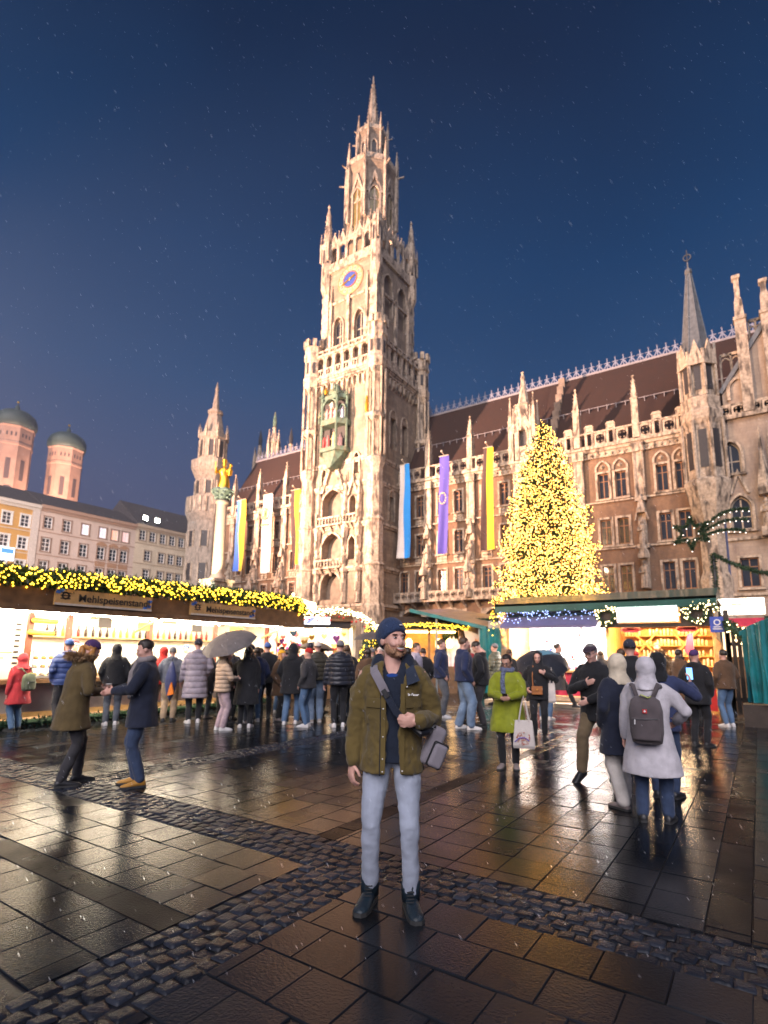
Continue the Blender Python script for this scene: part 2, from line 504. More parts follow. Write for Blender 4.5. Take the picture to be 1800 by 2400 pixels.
def wet(name, color, rough, bump, bscale, var=0.25, coat=0.6, crough=0.06, dist=0.004, slab=False, spec=0.28):
    m = bpy.data.materials.new(name); m.use_nodes = True
    nt = m.node_tree; b = nt.nodes['Principled BSDF']
    g = nt.nodes.new('ShaderNodeNewGeometry'); oi = nt.nodes.new('ShaderNodeObjectInfo')
    n1 = nt.nodes.new('ShaderNodeTexNoise'); n1.inputs['Scale'].default_value = 2.3; n1.inputs['Detail'].default_value = 6
    nt.links.new(g.outputs['Position'], n1.inputs['Vector'])
    rm = nt.nodes.new('ShaderNodeValToRGB')
    rm.color_ramp.elements[0].position = 0.3; rm.color_ramp.elements[1].position = 0.72
    rm.color_ramp.elements[0].color = (*[c * (1 - var) for c in color], 1)
    rm.color_ramp.elements[1].color = (*[c * (1 + var) for c in color], 1)
    nt.links.new(n1.outputs[0], rm.inputs[0])
    at_ = nt.nodes.new('ShaderNodeAttribute'); at_.attribute_name = 'rnd'
    hs = nt.nodes.new('ShaderNodeHueSaturation')
    mrv = nt.nodes.new('ShaderNodeMapRange'); mrv.inputs[3].default_value = 0.6; mrv.inputs[4].default_value = 1.6
    nt.links.new(at_.outputs['Fac'] if slab else oi.outputs['Random'], mrv.inputs[0]); nt.links.new(mrv.outputs[0], hs.inputs['Value'])
    nt.links.new(rm.outputs[0], hs.inputs['Color']); nt.links.new(hs.outputs[0], b.inputs['Base Color'])
    n2 = nt.nodes.new('ShaderNodeTexNoise'); n2.inputs['Scale'].default_value = 1.3; n2.inputs['Detail'].default_value = 5
    nt.links.new(g.outputs['Position'], n2.inputs['Vector'])
    mr = nt.nodes.new('ShaderNodeMapRange'); mr.inputs[1].default_value = 0.35; mr.inputs[2].default_value = 0.68
    mr.inputs[3].default_value = rough * 0.55; mr.inputs[4].default_value = rough * 1.6
    nt.links.new(n2.outputs[0], mr.inputs[0])
    if slab:
        mq = nt.nodes.new('ShaderNodeMapRange'); mq.inputs[3].default_value = 0.55; mq.inputs[4].default_value = 1.7
        sn = nt.nodes.new('ShaderNodeMath'); sn.operation = 'MULTIPLY'; sn.inputs[1].default_value = 7.13
        fr = nt.nodes.new('ShaderNodeMath'); fr.operation = 'FRACT'
        nt.links.new(at_.outputs['Fac'], sn.inputs[0]); nt.links.new(sn.outputs[0], fr.inputs[0]); nt.links.new(fr.outputs[0], mq.inputs[0])
        mm = nt.nodes.new('ShaderNodeMath'); mm.operation = 'MULTIPLY'
        nt.links.new(mr.outputs[0], mm.inputs[0]); nt.links.new(mq.outputs[0], mm.inputs[1]); nt.links.new(mm.outputs[0], b.inputs['Roughness'])
    else: nt.links.new(mr.outputs[0], b.inputs['Roughness'])
    n3 = nt.nodes.new('ShaderNodeTexNoise'); n3.inputs['Scale'].default_value = bscale; n3.inputs['Detail'].default_value = 5
    n3.inputs['Roughness'].default_value = 0.6
    nt.links.new(g.outputs['Position'], n3.inputs['Vector'])
    bp = nt.nodes.new('ShaderNodeBump'); bp.inputs['Strength'].default_value = bump; bp.inputs['Distance'].default_value = dist
    nt.links.new(n3.outputs[0], bp.inputs['Height'])
    nt.links.new(bp.outputs[0], b.inputs['Normal'])
    n5 = nt.nodes.new('ShaderNodeBump'); n5.inputs['Strength'].default_value = bump * 0.45; n5.inputs['Distance'].default_value = dist
    nt.links.new(n3.outputs[0], n5.inputs['Height']); nt.links.new(n5.outputs[0], b.inputs['Coat Normal'])
    b.inputs['Coat Weight'].default_value = coat; b.inputs['Coat Roughness'].default_value = crough
    b.inputs['IOR'].default_value = 1.34; b.inputs['Specular IOR Level'].default_value = spec; b.inputs['Coat IOR'].default_value = 1.33
    MATS[name] = m
    return m

SLAB = wet('wet_paving_slab', (0.0095, 0.0110, 0.0140), 0.14, 0.45, 55.0, coat=0.05, crough=0.06, slab=True)
SLABD = wet('wet_dark_kerbstone', (0.004, 0.004, 0.006), 0.30, 0.7, 70.0, coat=0.0, crough=0.10, spec=0.13)
COBB = wet('wet_cobblestone', (0.016, 0.019, 0.027), 0.26, 0.9, 42.0, coat=0.18, crough=0.14, dist=0.008)
JOINT = wet('wet_joint_sand', (0.010, 0.010, 0.011), 0.3, 0.6, 80.0, coat=0.5, crough=0.12)

pb = M()
pb.add([(-700, -60, -0.011), (300, -60, -0.011), (300, 700, -0.011), (-700, 700, -0.011)], [(0, 1, 2, 3)])
plaza = structure(pb.build('plaza', JOINT))

S = 0.345
G = 0.0035
CH = 0.0045
def slab_geo(mb, x0, x1, y0, y1, tx, ty, dz):
    xm, ym = (x0 + x1) / 2, (y0 + y1) / 2
    def z(x, y): return dz + tx * (x - xm) + ty * (y - ym)
    g = G / 2
    a = [(x0 + g, y0 + g), (x1 - g, y0 + g), (x1 - g, y1 - g), (x0 + g, y1 - g)]
    c = CH
    b = [(x0 + g + c, y0 + g + c), (x1 - g - c, y0 + g + c), (x1 - g - c, y1 - g - c), (x0 + g + c, y1 - g - c)]
    vs_ = [(x, y, -0.022) for x, y in a] + [(x, y, z(x, y) - 0.005) for x, y in a] + [(x, y, z(x, y)) for x, y in b]
    fs_ = [(8, 9, 10, 11)] + [(k, (k + 1) % 4, 4 + (k + 1) % 4, 4 + k) for k in range(4)] + [(4 + k, 4 + (k + 1) % 4, 8 + (k + 1) % 4, 8 + k) for k in range(4)]
    mb.add(vs_, fs_)

slabs = []          # x0,x1,y0,y1,dark
def rows_x(x_from, x_to, ya, yb, off, dark=False, step=S):
    x = x_from - step * 2 + off
    while x < x_to:
        a, b = max(x, x_from), min(x + step, x_to)
        if b - a > 0.04: slabs.append((a, b, ya, yb, dark))
        x += step
def cols_y(xa, xb, y_from, y_to, off, dark=False, step=S):
    y = y_from - step * 2 + off
    while y < y_to:
        a, b = max(y, y_from), min(y + step, y_to)
        if b - a > 0.04: slabs.append((xa, xb, a, b, dark))
        y += step
# near right field, south of the cobble band
for k in range(9):
    y1 = 3.42 - S * k
    rows_x(-2.48, 3.2, y1 - S + 0.006, y1, (0.0 if k % 2 else S / 2) + 0.08)
# near left field with its dark kerbstone line
ys = [(3.06, 3.40, False), (2.72, 3.06, False), (2.38, 2.72, False), (2.16, 2.38, True), (1.82, 2.16, False), (1.48, 1.82, False), (1.14, 1.48, False), (0.8, 1.14, False)]
for k, (a, b, d) in enumerate(ys):
    rows_x(-12.0, -3.05, a, b, (S / 2 if k % 2 else 0.02), d, S if not d else 0.9)
# fields north of the band: columns
FAR = 34.0
x = -0.17
k = 0
while x < 8.0:
    cols_y(x, x + S, 3.95, FAR if x < 2 else 24, (S / 2 if k % 2 else 0.05)); x += S; k += 1
cols_y(-0.41, -0.17, 3.95, FAR, 0.1, True, 0.9)
x = -0.41; k = 0
while x > -3.2:
    cols_y(max(x - S, -3.22), x, 3.95, FAR, (S / 2 if k % 2 else 0.17)); x -= S; k += 1
cols_y(-3.43, -3.22, 3.95, FAR, 0.3, True, 0.9)
x = -3.43; k = 0
while x > -6.83:
    cols_y(max(x - S, -6.85), x, 3.95, FAR, (S / 2 if k % 2 else 0.1)); x -= S; k += 1
x = -7.40; k = 0
while x > -26:
    cols_y(x - S, x, 3.95, FAR, (S / 2 if k % 2 else 0.0)); x -= S; k += 1
vis = [s_ for s_ in slabs if seen((s_[0] + s_[1]) / 2, (s_[2] + s_[3]) / 2)]
vis.sort(key=lambda s_: hypot((s_[0] + s_[1]) / 2, (s_[2] + s_[3]) / 2))
near = vis[:300]
rest = M(); restd = M(); rv = []; rvd = []
def put_rnd(o, vals):
    at = o.data.attributes.new('rnd', 'FLOAT', 'FACE'); at.data.foreach_set('value', vals); return o
r2 = random.Random(3)
for i, s_ in enumerate(vis):
    tx, ty, dz = r2.gauss(0, 0.0045), r2.gauss(0, 0.0045), r2.gauss(0, 0.0012)
    if i < 300:
        mb = M(); xm, ym = (s_[0] + s_[1]) / 2, (s_[2] + s_[3]) / 2
        slab_geo(mb, s_[0] - xm, s_[1] - xm, s_[2] - ym, s_[3] - ym, tx, ty, dz)
        put_rnd(mb.build('paving_slab' if not s_[4] else 'kerbstone', SLABD if s_[4] else SLAB, plaza, loc=(xm, ym, 0)), [r2.random()] * 9)
    else:
        slab_geo(restd if s_[4] else rest, *s_[:4], tx, ty, dz); (rvd if s_[4] else rv).extend([r2.random()] * 9)
put_rnd(stuff(rest.build('paving_slabs', SLAB, plaza)), rv)
stuff(restd.build('kerbstones', SLABD, plaza))

# cobbles
cob_me = []
for v_ in range(6):
    mb = M(); vs_ = []; fs_ = []; G6 = [-1, -0.9, -0.55, 0.55, 0.9, 1]; n = 5
    tx, ty = r2.gauss(0, 0.0015), r2.gauss(0, 0.0015)
    for w in G6:
        for u in G6:
            e = max(abs(u), abs(w)); rr = 1 - 0.09 * (abs(u) * abs(w)) ** 2
            h = -0.018 if e > 0.99 else (-0.0025 if e > 0.8 else 0.001) + tx * u + ty * w + r2.uniform(-0.0010, 0.0010)
            vs_.append((u * 0.0555 * rr + (r2.uniform(-0.002, 0.002) if e < 0.99 else 0), w * 0.0555 * rr, h))
    for b_ in range(n):
        for a_ in range(n):
            k = b_ * 6 + a_
            fs_.append((k, k + 1, k + 7, k + 6))
    mb.add(vs_, fs_)
    cob_me.append((mb, mb.mesh('cobblestone', COBB, True)))
cob = []
def cob_field(xa, xb, ya, yb):
    nx = max(1, round((xb - xa) / 0.112)); ny = max(1, round((yb - ya) / 0.112))
    for j in range(ny):
        for i in range(nx):
            # running bond across the band
            if (xb - xa) > (yb - ya):
                x_ = xa + (i + 0.5 + (0.5 if j % 2 else 0)) * (xb - xa) / nx; y_ = ya + (j + 0.5) * (yb - ya) / ny
            else:
                x_ = xa + (i + 0.5) * (xb - xa) / nx; y_ = ya + (j + 0.5 + (0.5 if i % 2 else 0)) * (yb - ya) / ny
            x_ += r2.uniform(-0.008, 0.008); y_ += r2.uniform(-0.008, 0.008)
            if seen(x_, y_): cob.append((x_, y_, r2.randrange(6), r2.uniform(-0.12, 0.12) + r2.randrange(4) * pi / 2, r2.gauss(0, 0.004), r2.uniform(0.9, 1.08)))
cob_field(-16.0, 4.0, 3.42, 3.95)
cob_field(-3.05, -2.48, 0.9, 3.42)
cob_field(-7.40, -6.85, 3.95, 16)
cob.sort(key=lambda c: hypot(c[0], c[1]))
restc = M()
for i, (x_, y_, k, rz, dz, s_) in enumerate(cob):
    if i < 300:
        link_mesh('cobblestone', cob_me[k][1], plaza, (x_, y_, dz), (r2.gauss(0, 0.05), r2.gauss(0, 0.05), rz), s_)
    else:
        m4 = Matrix.Translation((x_, y_, dz)) @ Euler((r2.gauss(0, 0.05), r2.gauss(0, 0.05), rz)).to_matrix().to_4x4() @ Matrix.Scale(s_, 4)
        restc.add([m4 @ Vector(p) for p in cob_me[k][0].v], cob_me[k][0].f)
stuff(restc.build('cobblestones', COBB, plaza, True))
# ================================================================== town hall
def part(mb, name, mt, root, smooth=False):
    o = mb.build(name, mt, root, smooth)
    o.matrix_parent_inverse = Matrix.Translation(-root.location)
    return o

WIN = {}
def window_meshes(w, h, pointed=False, mull=1, trans=(0.66,), k=1.0, fm=None, t=0.09):
    key = (w, h, pointed, mull, trans, fm.name if fm else '', t)
    if key in WIN: return WIN[key]
    f = M()
    hs = h - (arch_h(w, k) if pointed else 0)
    if pointed:
        arch_frame(f, 'y', -w / 2 + t, w / 2 - t, 0, hs, t, -0.04, 0.06, k)
        f.box(-w / 2, w / 2, -0.04, 0.06, 0, t)
    else:
        f.box(-w / 2, -w / 2 + t, -0.04, 0.06, 0, h); f.box(w / 2 - t, w / 2, -0.04, 0.06, 0, h)
        f.box(-w / 2 + t, w / 2 - t, -0.04, 0.06, 0, t); f.box(-w / 2 + t, w / 2 - t, -0.04, 0.06, h - t, h)
    for i in range(mull):
        x = -w / 2 + w * (i + 1) / (mull + 1)
        f.box(x - t * 0.45, x + t * 0.45, -0.035, 0.055, t, (h if not pointed else hs + arch_h(w, k) * 0.8) - t)
    for q in trans:
        f.box(-w / 2 + t, w / 2 - t, -0.03, 0.05, hs * q - t * 0.4, hs * q + t * 0.4)
    p = M()
    if pointed:
        p.prism([(-w / 2, 0)] + arch_pts(-w / 2, w / 2, hs, 5, k) + [(w / 2, 0)], 'y', 0.02, 0.03)
    else:
        p.box(-w / 2, w / 2, 0.02, 0.03, 0, h)
    WIN[key] = (f.mesh('window', fm or FRAME), p.mesh('pane', PANE))
    return WIN[key]

def put_window(root, loc, meshes, rz=0.0, pane_mat=None, local=False, nm='window'):
    o = link_mesh(nm, meshes[0], root, loc, (0, 0, rz))
    pm = meshes[1]
    if pane_mat is not None:
        pm = pm.copy(); pm.materials.clear(); pm.materials.append(pane_mat)
    c = link_mesh('pane', pm, o)
    if not local: o.matrix_parent_inverse = Matrix.Translation(-root.location)
    return o

STONEF = mat('stone_tracery', (0.42, 0.34, 0.26), 0.85, 0.2, 4.0)
# ---------------------------------------------------------------- clock tower
TCX, TCY = -39.85, 53.30
tower = empty('clock_tower', (TCX, TCY, 0))
tag(tower, 'tall floodlit gothic clock tower with spire rising behind the market stalls', 'tower')
HL, HU = 4.90, 4.53
R90 = Matrix.Rotation(pi / 2, 4, 'Z')
def four(mb, which=(0, 1)):
    out = M()
    for k in which:
        m4 = Matrix.Rotation(pi / 2 * k, 4, 'Z')
        out.add([m4 @ Vector(p) for p in mb.v], mb.f)
    return out

# lower shaft
lw = M()
holesF = [(-2.55, 0.45, 7.7, 10.95), (-2.55, 0.45, 11.7, 15.5), (-2.65, 0.35, 16.8, 20.9), (1.45, 2.45, 12.2, 14.9), (1.45, 2.45, 17.2, 19.8),
          (-2.9, -2.2, 21.6, 23.6), (2.0, 2.7, 22.4, 24.9), (-2.6, 0.4, 2.2, 6.6)]
wall(lw, 'y', -HL, -HL, HL, 0, 36, holesF, 1.0)
holesE = [(-1.9, -0.6, 26, 30), (0.7, 2.0, 26, 30), (-1.9, -0.9, 17, 20), (0.9, 1.9, 17, 20)]
ew = M(); wall(ew, 'y', -HL, -HL, HL, 0, 36, holesE, 0.5)
lw.add([R90 @ Vector(p) for p in ew.v], ew.f)
lw.box(-HL, HL - 0.02, -HL + 1.1, HL, 0, 35.99) if False else None
for k in (2, 3):
    pw = M(); wall(pw, 'y', -HL, -HL, HL, 0, 36, [], 0.1)
    m4 = Matrix.Rotation(pi / 2 * k, 4, 'Z'); lw.add([m4 @ Vector(p) for p in pw.v], pw.f)
for a, b, c, d in holesF:
    if b - a > 2:
        spandrel(lw, 'y', a, b, d - arch_h(b - a, 0.62), d + 0.002, -HL + 0.003, -HL + 0.9, 0.62)
    else:
        spandrel(lw, 'y', a, b, d - arch_h(b - a, 0.9), d + 0.002, -HL + 0.003, -HL + 0.9, 0.9)
# upper shaft
holesU = [(-2.65, -1.05, 40.3, 44.3), (1.0, 2.6, 40.3, 44.3)]
wall(lw, 'y', -HU, -HU, HU, 36, 51.4, holesU, 0.5)
for a, b, c, d in holesU: spandrel(lw, 'y', a, b, d - arch_h(b - a, 0.9), d + 0.002, -HU + 0.003, -HU + 0.45, 0.9)
hE = [(-2.9, -0.7, 43.5, 49.6), (0.7, 2.9, 43.5, 49.6)]
ew = M(); wall(ew, 'y', -HU, -HU, HU, 36, 51.4, hE, 0.5)
for a, b, c, d in hE: spandrel(ew, 'y', a, b, d - arch_h(b - a, 0.8), d + 0.002, -HU + 0.003, -HU + 0.45, 0.8)
lw.add([R90 @ Vector(p) for p in ew.v], ew.f)
for k in (2, 3):
    pw = M(); wall(pw, 'y', -HU, -HU, HU, 36, 51.4, [], 0.1)
    m4 = Matrix.Rotation(pi / 2 * k, 4, 'Z'); lw.add([m4 @ Vector(p) for p in pw.v], pw.f)
lw.add([(-HL, -HL, 36), (HL, -HL, 36), (HL, HL, 36), (-HL, HL, 36)], [(0, 1, 2, 3)])
lw.add([(-HU, -HU, 51.4), (HU, -HU, 51.4), (HU, HU, 51.4), (-HU, HU, 51.4)], [(0, 1, 2, 3)])
lw.build('wall', STONE, tower)
# loggia back walls
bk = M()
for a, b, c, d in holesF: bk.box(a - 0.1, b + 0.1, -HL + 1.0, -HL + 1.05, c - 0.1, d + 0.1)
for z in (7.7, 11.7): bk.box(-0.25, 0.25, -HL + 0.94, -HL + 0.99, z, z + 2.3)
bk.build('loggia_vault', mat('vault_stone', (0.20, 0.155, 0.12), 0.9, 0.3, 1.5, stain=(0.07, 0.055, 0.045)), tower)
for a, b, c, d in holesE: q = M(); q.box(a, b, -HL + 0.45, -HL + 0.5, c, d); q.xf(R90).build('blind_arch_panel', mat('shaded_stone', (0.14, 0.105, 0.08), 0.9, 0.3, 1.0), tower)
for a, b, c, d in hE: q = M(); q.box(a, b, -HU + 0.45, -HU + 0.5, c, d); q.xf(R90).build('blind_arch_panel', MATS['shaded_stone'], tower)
# mouldings, ledges, buttresses of the lower front
tr = M()
for z, pr in ((6.9, 0.45), (11.25, 0.30), (16.3, 0.30), (21.3, 0.18), (24.2, 0.14)):
    for k in (0, 1):
        q = M(); q.box(-HL - 0.1, HL + 0.1, -HL - pr, -HL + 0.02, z - 0.16, z + 0.16); q.box(-HL - 0.1, HL + 0.1, -HL - pr * 0.5, -HL + 0.02, z - 0.4, z - 0.16)
        m4 = Matrix.Rotation(pi / 2 * k, 4, 'Z'); tr.add([m4 @ Vector(p) for p in q.v], q.f)
for a, b, c, d in holesF:
    kk = 0.62 if b - a > 2 else 0.9
    arch_frame(tr, 'y', a, b, c, d - arch_h(b - a, kk), 0.28 if b - a > 2 else 0.18, -HL - 0.22, -HL + 0.05, kk)
for a, b, c, d in holesU: arch_frame(tr, 'y', a, b, c, d - arch_h(b - a, 0.9), 0.22, -HU - 0.2, -HU + 0.05, 0.9)
q = M()
for a, b, c, d in hE: arch_frame(q, 'y', a, b, c, d - arch_h(b - a, 0.8), 0.2, -HU - 0.15, -HU + 0.05, 0.8)
for a, b, c, d in holesE: arch_frame(q, 'y', a, b, c, d, 0.2, -HL - 0.12, -HL + 0.05, 0.8)
tr.add([R90 @ Vector(p) for p in q.v], q.f)
tr.build('moulding', TRIM, tower)
# big crocketed gable over the top loggia + carved piers
gb = M()
gb.prism([(-3.0, 20.6), (-2.55, 20.6), (-1.15, 24.3), (0.25, 20.6), (0.7, 20.6), (-1.15, 25.6)], 'y', -HL - 0.35, -HL - 0.02)
gb.prism([(1.2, 19.8), (1.4, 19.8), (1.95, 21.4), (2.5, 19.8), (2.7, 19.8), (1.95, 22.4)], 'y', -HL - 0.3, -HL - 0.02)
for i in range(7):
    t = i / 6
    gb.octa((-2.9 + 1.75 * t, -HL - 0.3, 20.9 + 4.7 * t), 0.2); gb.octa((0.6 - 1.75 * t, -HL - 0.3, 20.9 + 4.7 * t), 0.2)
gb.build('gable', TRIM, tower)
for x in (-3.15, 0.95, 3.0):
    pm = M()
    pm.lathe([(0.34, 7.2), (0.34, 10.6), (0.5, 10.8), (0.5, 11.1), (0.3, 11.3), (0.3, 12.4), (0.44, 12.7), (0.2, 13.1), (0.36, 13.4), (0.36, 14.9), (0.42, 15.2),
              (0.5, 15.9), (0.3, 16.3), (0.3, 19.5), (0.42, 19.8), (0.18, 20.6), (0.06, 22.6), (0.01, 22.9)], (x, -HL - 0.25, 0), 6)
    for z in (9, 12.2, 14.2, 17.5): pm.ell((x, -HL - 0.6, z), 0.22, 0.2, 0.6, 6, 5)
    pm.build('carved_pier', TRIM, tower)
for z, x0, x1 in ((16.5, -3.0, 0.7), (16.5, 1.0, 2.9), (11.4, -3.0, 0.7)):
    bm_ = M(); bm_.box(x0, x1, -HL - 0.75, -HL + 0.2, z - 0.15, z + 0.05); bm_.box(x0, x1, -HL - 0.75, -HL - 0.6, z + 0.75, z + 0.95)
    n = int((x1 - x0) / 0.42)
    for i in range(n + 1): xx = x0 + (x1 - x0) * i / n; bm_.box(xx - 0.06, xx + 0.06, -HL - 0.74, -HL - 0.61, z + 0.05, z + 0.75)
    for i in range(3): xx = x0 + (x1 - x0) * (i + 0.5) / 3; bm_.prism([(-HL, z - 0.15), (-HL - 0.7, z - 0.15), (-HL, z - 0.9)], 'x', xx - 0.15, xx + 0.15)
    bm_.build('balcony', TRIM, tower)
# corbel table and gallery
for k, nm in ((0, 'gallery'), (1, 'gallery'), (2, 'gallery'), (3, 'gallery')):
    g = M()
    g.box(-HL - 0.3, HL + 0.3, -HL - 0.55, -HL + 0.1, 35.55, 35.85); g.box(-HL - 0.3, HL + 0.3, -HL - 0.42, -HL + 0.1, 35.3, 35.55)
    n = 10
    for i in range(n):
        a = -HL + 0.9 + i * (2 * HL - 1.8) / n; b = a + (2 * HL - 1.8) / n
        arch_frame(g, 'y', a + 0.17, b - 0.17, 33.9, 34.4, 0.16, -HL - 0.36, -HL + 0.02, 0.9)
        g.prism([(-HL, 33.4), (-HL - 0.36, 33.9), (-HL, 33.9)], 'x', a - 0.12, a + 0.12)
        g.box(a, b, -HL - 0.30, -HL, 35.0, 35.31)
    g.box(-HL + 0.4, HL - 0.4, -HL - 0.45, -HL - 0.33, 35.85, 36.1); g.box(-HL + 0.4, HL - 0.4, -HL - 0.45, -HL - 0.33, 36.75, 36.95)
    for i in range(22):
        a = -HL + 0.6 + i * (2 * HL - 1.2) / 21; g.box(a - 0.06, a + 0.06, -HL - 0.44, -HL - 0.34, 36.1, 36.75)
    for i in range(7):
        a = -HL + 0.75 + i * (2 * HL - 1.5) / 6; g.box(a - 0.24, a + 0.24, -HL - 0.48, -HL - 0.10, 35.85, 38.55)
        if i < 6:
            b = a + (2 * HL - 1.5) / 6
            spandrel(g, 'y', a + 0.24, b - 0.24, 38.0, 38.56, -HL - 0.44, -HL - 0.2, 0.62)
    g.box(-HL - 0.2, HL + 0.2, -HL - 0.6, -HL + 0.3, 38.55, 38.85)
    for i in range(9):
        a = -HL + 0.8 + i * (2 * HL - 1.6) / 8; g.box(a - 0.16, a + 0.16, -HL - 0.5, -HL - 0.25, 38.85, 39.3)
    g.box(-HL + 0.4, HL - 0.4, -HL - 0.48, -HL - 0.30, 39.3, 39.5)
    m4 = Matrix.Rotation(pi / 2 * k, 4, 'Z')
    o = g.xf(m4).build(nm, TRIM, tower)
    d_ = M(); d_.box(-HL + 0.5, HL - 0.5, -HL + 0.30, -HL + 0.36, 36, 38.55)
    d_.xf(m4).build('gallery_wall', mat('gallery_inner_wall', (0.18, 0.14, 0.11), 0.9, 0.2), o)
# corner turrets
for sx, sy in ((-1, -1), (1, -1), (1, 1), (-1, 1)):
    t = M(); c = (sx * 5.0, sy * 5.0, 0)
    t.lathe([(1.35, 0), (1.35, 6.7), (1.2, 7.0), (1.2, 11.1), (1.32, 11.25), (1.05, 11.6), (1.05, 16.2), (1.2, 16.4), (0.95, 16.8), (0.95, 22.4), (1.2, 23.2), (1.2, 23.6), (0.72, 24.0),
             (0.72, 28.0), (1.22, 28.5), (1.22, 28.9), (0.74, 29.3), (0.74, 34.0), (1.25, 35.0), (1.32, 35.9), (1.15, 36.1), (1.15, 38.6), (1.3, 38.8), (1.3, 39.2), (1.2, 39.3), (1.2, 40.3)], c, 8, pi / 8)
    for k in range(8):
        a = 2 * pi * k / 8 + pi / 8
        x, y = c[0] + 1.12 * cos(a), c[1] + 1.12 * sin(a)
        for z0, z1 in ((23.6, 28.4), (28.9, 34.6)):
            t.tube([(x, y, z0), (x, y, z1)], 0.16, 5)
        xm, ym = c[0] + 1.15 * cos(a + pi / 8), c[1] + 1.15 * sin(a + pi / 8)
        t.obox((xm, ym, 40.75), 0.42, 0.5, 0.95, a + pi / 8)
    tt = t.build('corner_turret', TRIM, tower)
    sl = M()
    for k in range(8):
        a = 2 * pi * k / 8 + pi / 4
        sl.obox((c[0] + 1.08 * cos(a), c[1] + 1.08 * sin(a), 37.3), 0.08, 0.34, 1.5, a)
    sl.build('slit_window', DARK, tt)
# upper shaft dressings
up = M()
for sx, sy in ((-1, -1), (1, -1), (1, 1), (-1, 1)):
    up.box(sx * 4.25 - 0.55, sx * 4.25 + 0.55, sy * 4.25 - 0.55, sy * 4.25 + 0.55, 38.9, 52.2)
    for i in range(8):
        z = 39.6 + i * 1.5
        up.box(sx * 4.25 - 0.60, sx * 4.25 + 0.60, sy * 4.25 - 0.60, sy * 4.25 + 0.60, z, z + 0.7)
for k in range(4):
    q = M()
    q.box(-HU, HU, -HU - 0.25, -HU + 0.05, 46.25, 46.55); q.box(-HU, HU, -HU - 0.15, -HU + 0.05, 40.0, 40.25)
    q.box(-HU, HU, -HU - 0.30, -HU + 0.05, 51.1, 51.45)
    if k in (0, 1):
        for x in (-3.15, 0, 3.15) if k == 0 else (-3.3, 0, 3.3): pinnacle(q, x, -HU - 0.2, 40.2, 46.6, 49.2 if x else 46.9, 0.42)
    up.merge(q.xf(Matrix.Rotation(pi / 2 * k, 4, 'Z')))
up.build('buttress', TRIM, tower)
lan = window_meshes(1.6, 4.0, True, 1, (0.55,), 0.9, STONEF, 0.12)
for x in (-1.85, 1.8): put_window(tower, (x, -HU + 0.42, 40.3), lan, local=True)
# the clock
ck = M(); ck.lathe([(2.05, 0), (2.05, 0.10), (1.9, 0.16), (1.9, 0.10), (0.01, 0.10)], (0, 0, 0), 36)
RX = Matrix.Rotation(pi / 2, 4, 'X')
clock = ck.xf(RX).build('clock_face', mat('clock_ochre', (0.36, 0.24, 0.12), 0.7, 0.1), tower, loc=(0.1, -HU - 0.02, 49.0))
cd = M(); cd.lathe([(1.05, 0), (1.05, 0.07), (0.01, 0.075)], (0, 0, 0.10), 30)
cd.xf(RX).build('clock_dial', mat('clock_blue', (0.04, 0.07, 0.28), 0.5, 0.15), clock)
rg = M()
rg.ring([(1.12 * cos(2 * pi * i / 30), 1.12 * sin(2 * pi * i / 30)) for i in range(30)], [(1.03 * cos(2 * pi * i / 30), 1.03 * sin(2 * pi * i / 30)) for i in range(30)], 'y', -0.22, -0.11)
rg.build('dial_ring', mat('clock_red', (0.35, 0.10, 0.06), 0.6), clock)
mk = M(); mk.box(-0.24, 0.24, -0.14, -0.10, 1.22, 1.82); mkm = mk.mesh('hour_plate', mat('clock_plate', (0.42, 0.36, 0.29), 0.6, 0.05))
nu = M(); nu.box(-0.10, -0.04, -0.155, -0.141, 1.32, 1.72); nu.box(0.04, 0.10, -0.155, -0.141, 1.32, 1.72); num = nu.mesh('numeral', IRON)
for i in range(12):
    h_ = link_mesh('hour_plate', mkm, clock, (0, 0, 0), (0, 2 * pi * i / 12, 0))
    link_mesh('numeral', num, h_) if False else None
    link_mesh('numeral', num, clock, (0, 0, 0), (0, 2 * pi * i / 12, 0))
for L, wv, ang in ((1.5, 0.13, radians(248)), (1.0, 0.18, radians(70))):
    hn = M(); hn.prism([(-wv / 2, -0.25), (wv / 2, -0.25), (wv * 0.8, L * 0.7), (0, L), (-wv * 0.8, L * 0.7)], 'y', -0.28, -0.235)
    hh = hn.build('clock_hand', GOLD, clock); hh.rotation_euler = (0, ang, 0)
hb = M(); hb.ell((0, -0.26, 0), 0.2, 0.08, 0.2); hb.build('clock_hub', GOLD, clock, True)
# glockenspiel oriel
gl = M()
def oriel(z0, z1, w0, w1, d):
    def sec(w, z): return [(-w, -HL, z), (-w, -HL - d * 0.45, z), (-w * 0.55, -HL - d, z), (w * 0.55, -HL - d, z), (w, -HL - d * 0.45, z), (w, -HL, z)]
    gl.loft([sec(w0, z0), sec(w1, z1)])
GX = -0.75
oriel(23.2, 25.2, 0.5, 1.75, 1.5); oriel(25.2, 25.7, 2.05, 2.05, 1.75); oriel(28.5, 29.2, 2.1, 2.1, 1.8); oriel(31.9, 32.4, 2.0, 1.9, 1.5)
oriel(32.4, 33.2, 1.5, 0.7, 1.3); oriel(33.2, 34.2, 0.45, 0.1, 0.9)
for x in (-1.98, -1.12, 1.12, 1.98):
    y = -HL - (0.75 if abs(x) > 1.5 else 1.62)
    gl.tube([(x, y, 25.6), (x, y, 32.1)], 0.15, 6); gl.lathe([(0.2, 0), (0.16, 0.6), (0.02, 1.5)], (x, y, 32.2), 5)
for x, z in ((0, 31.2),):
    arch_frame(gl, 'y', -1.0, 1.0, 30.0, 30.6, 0.22, -HL - 1.7, -HL - 1.5, 0.6)
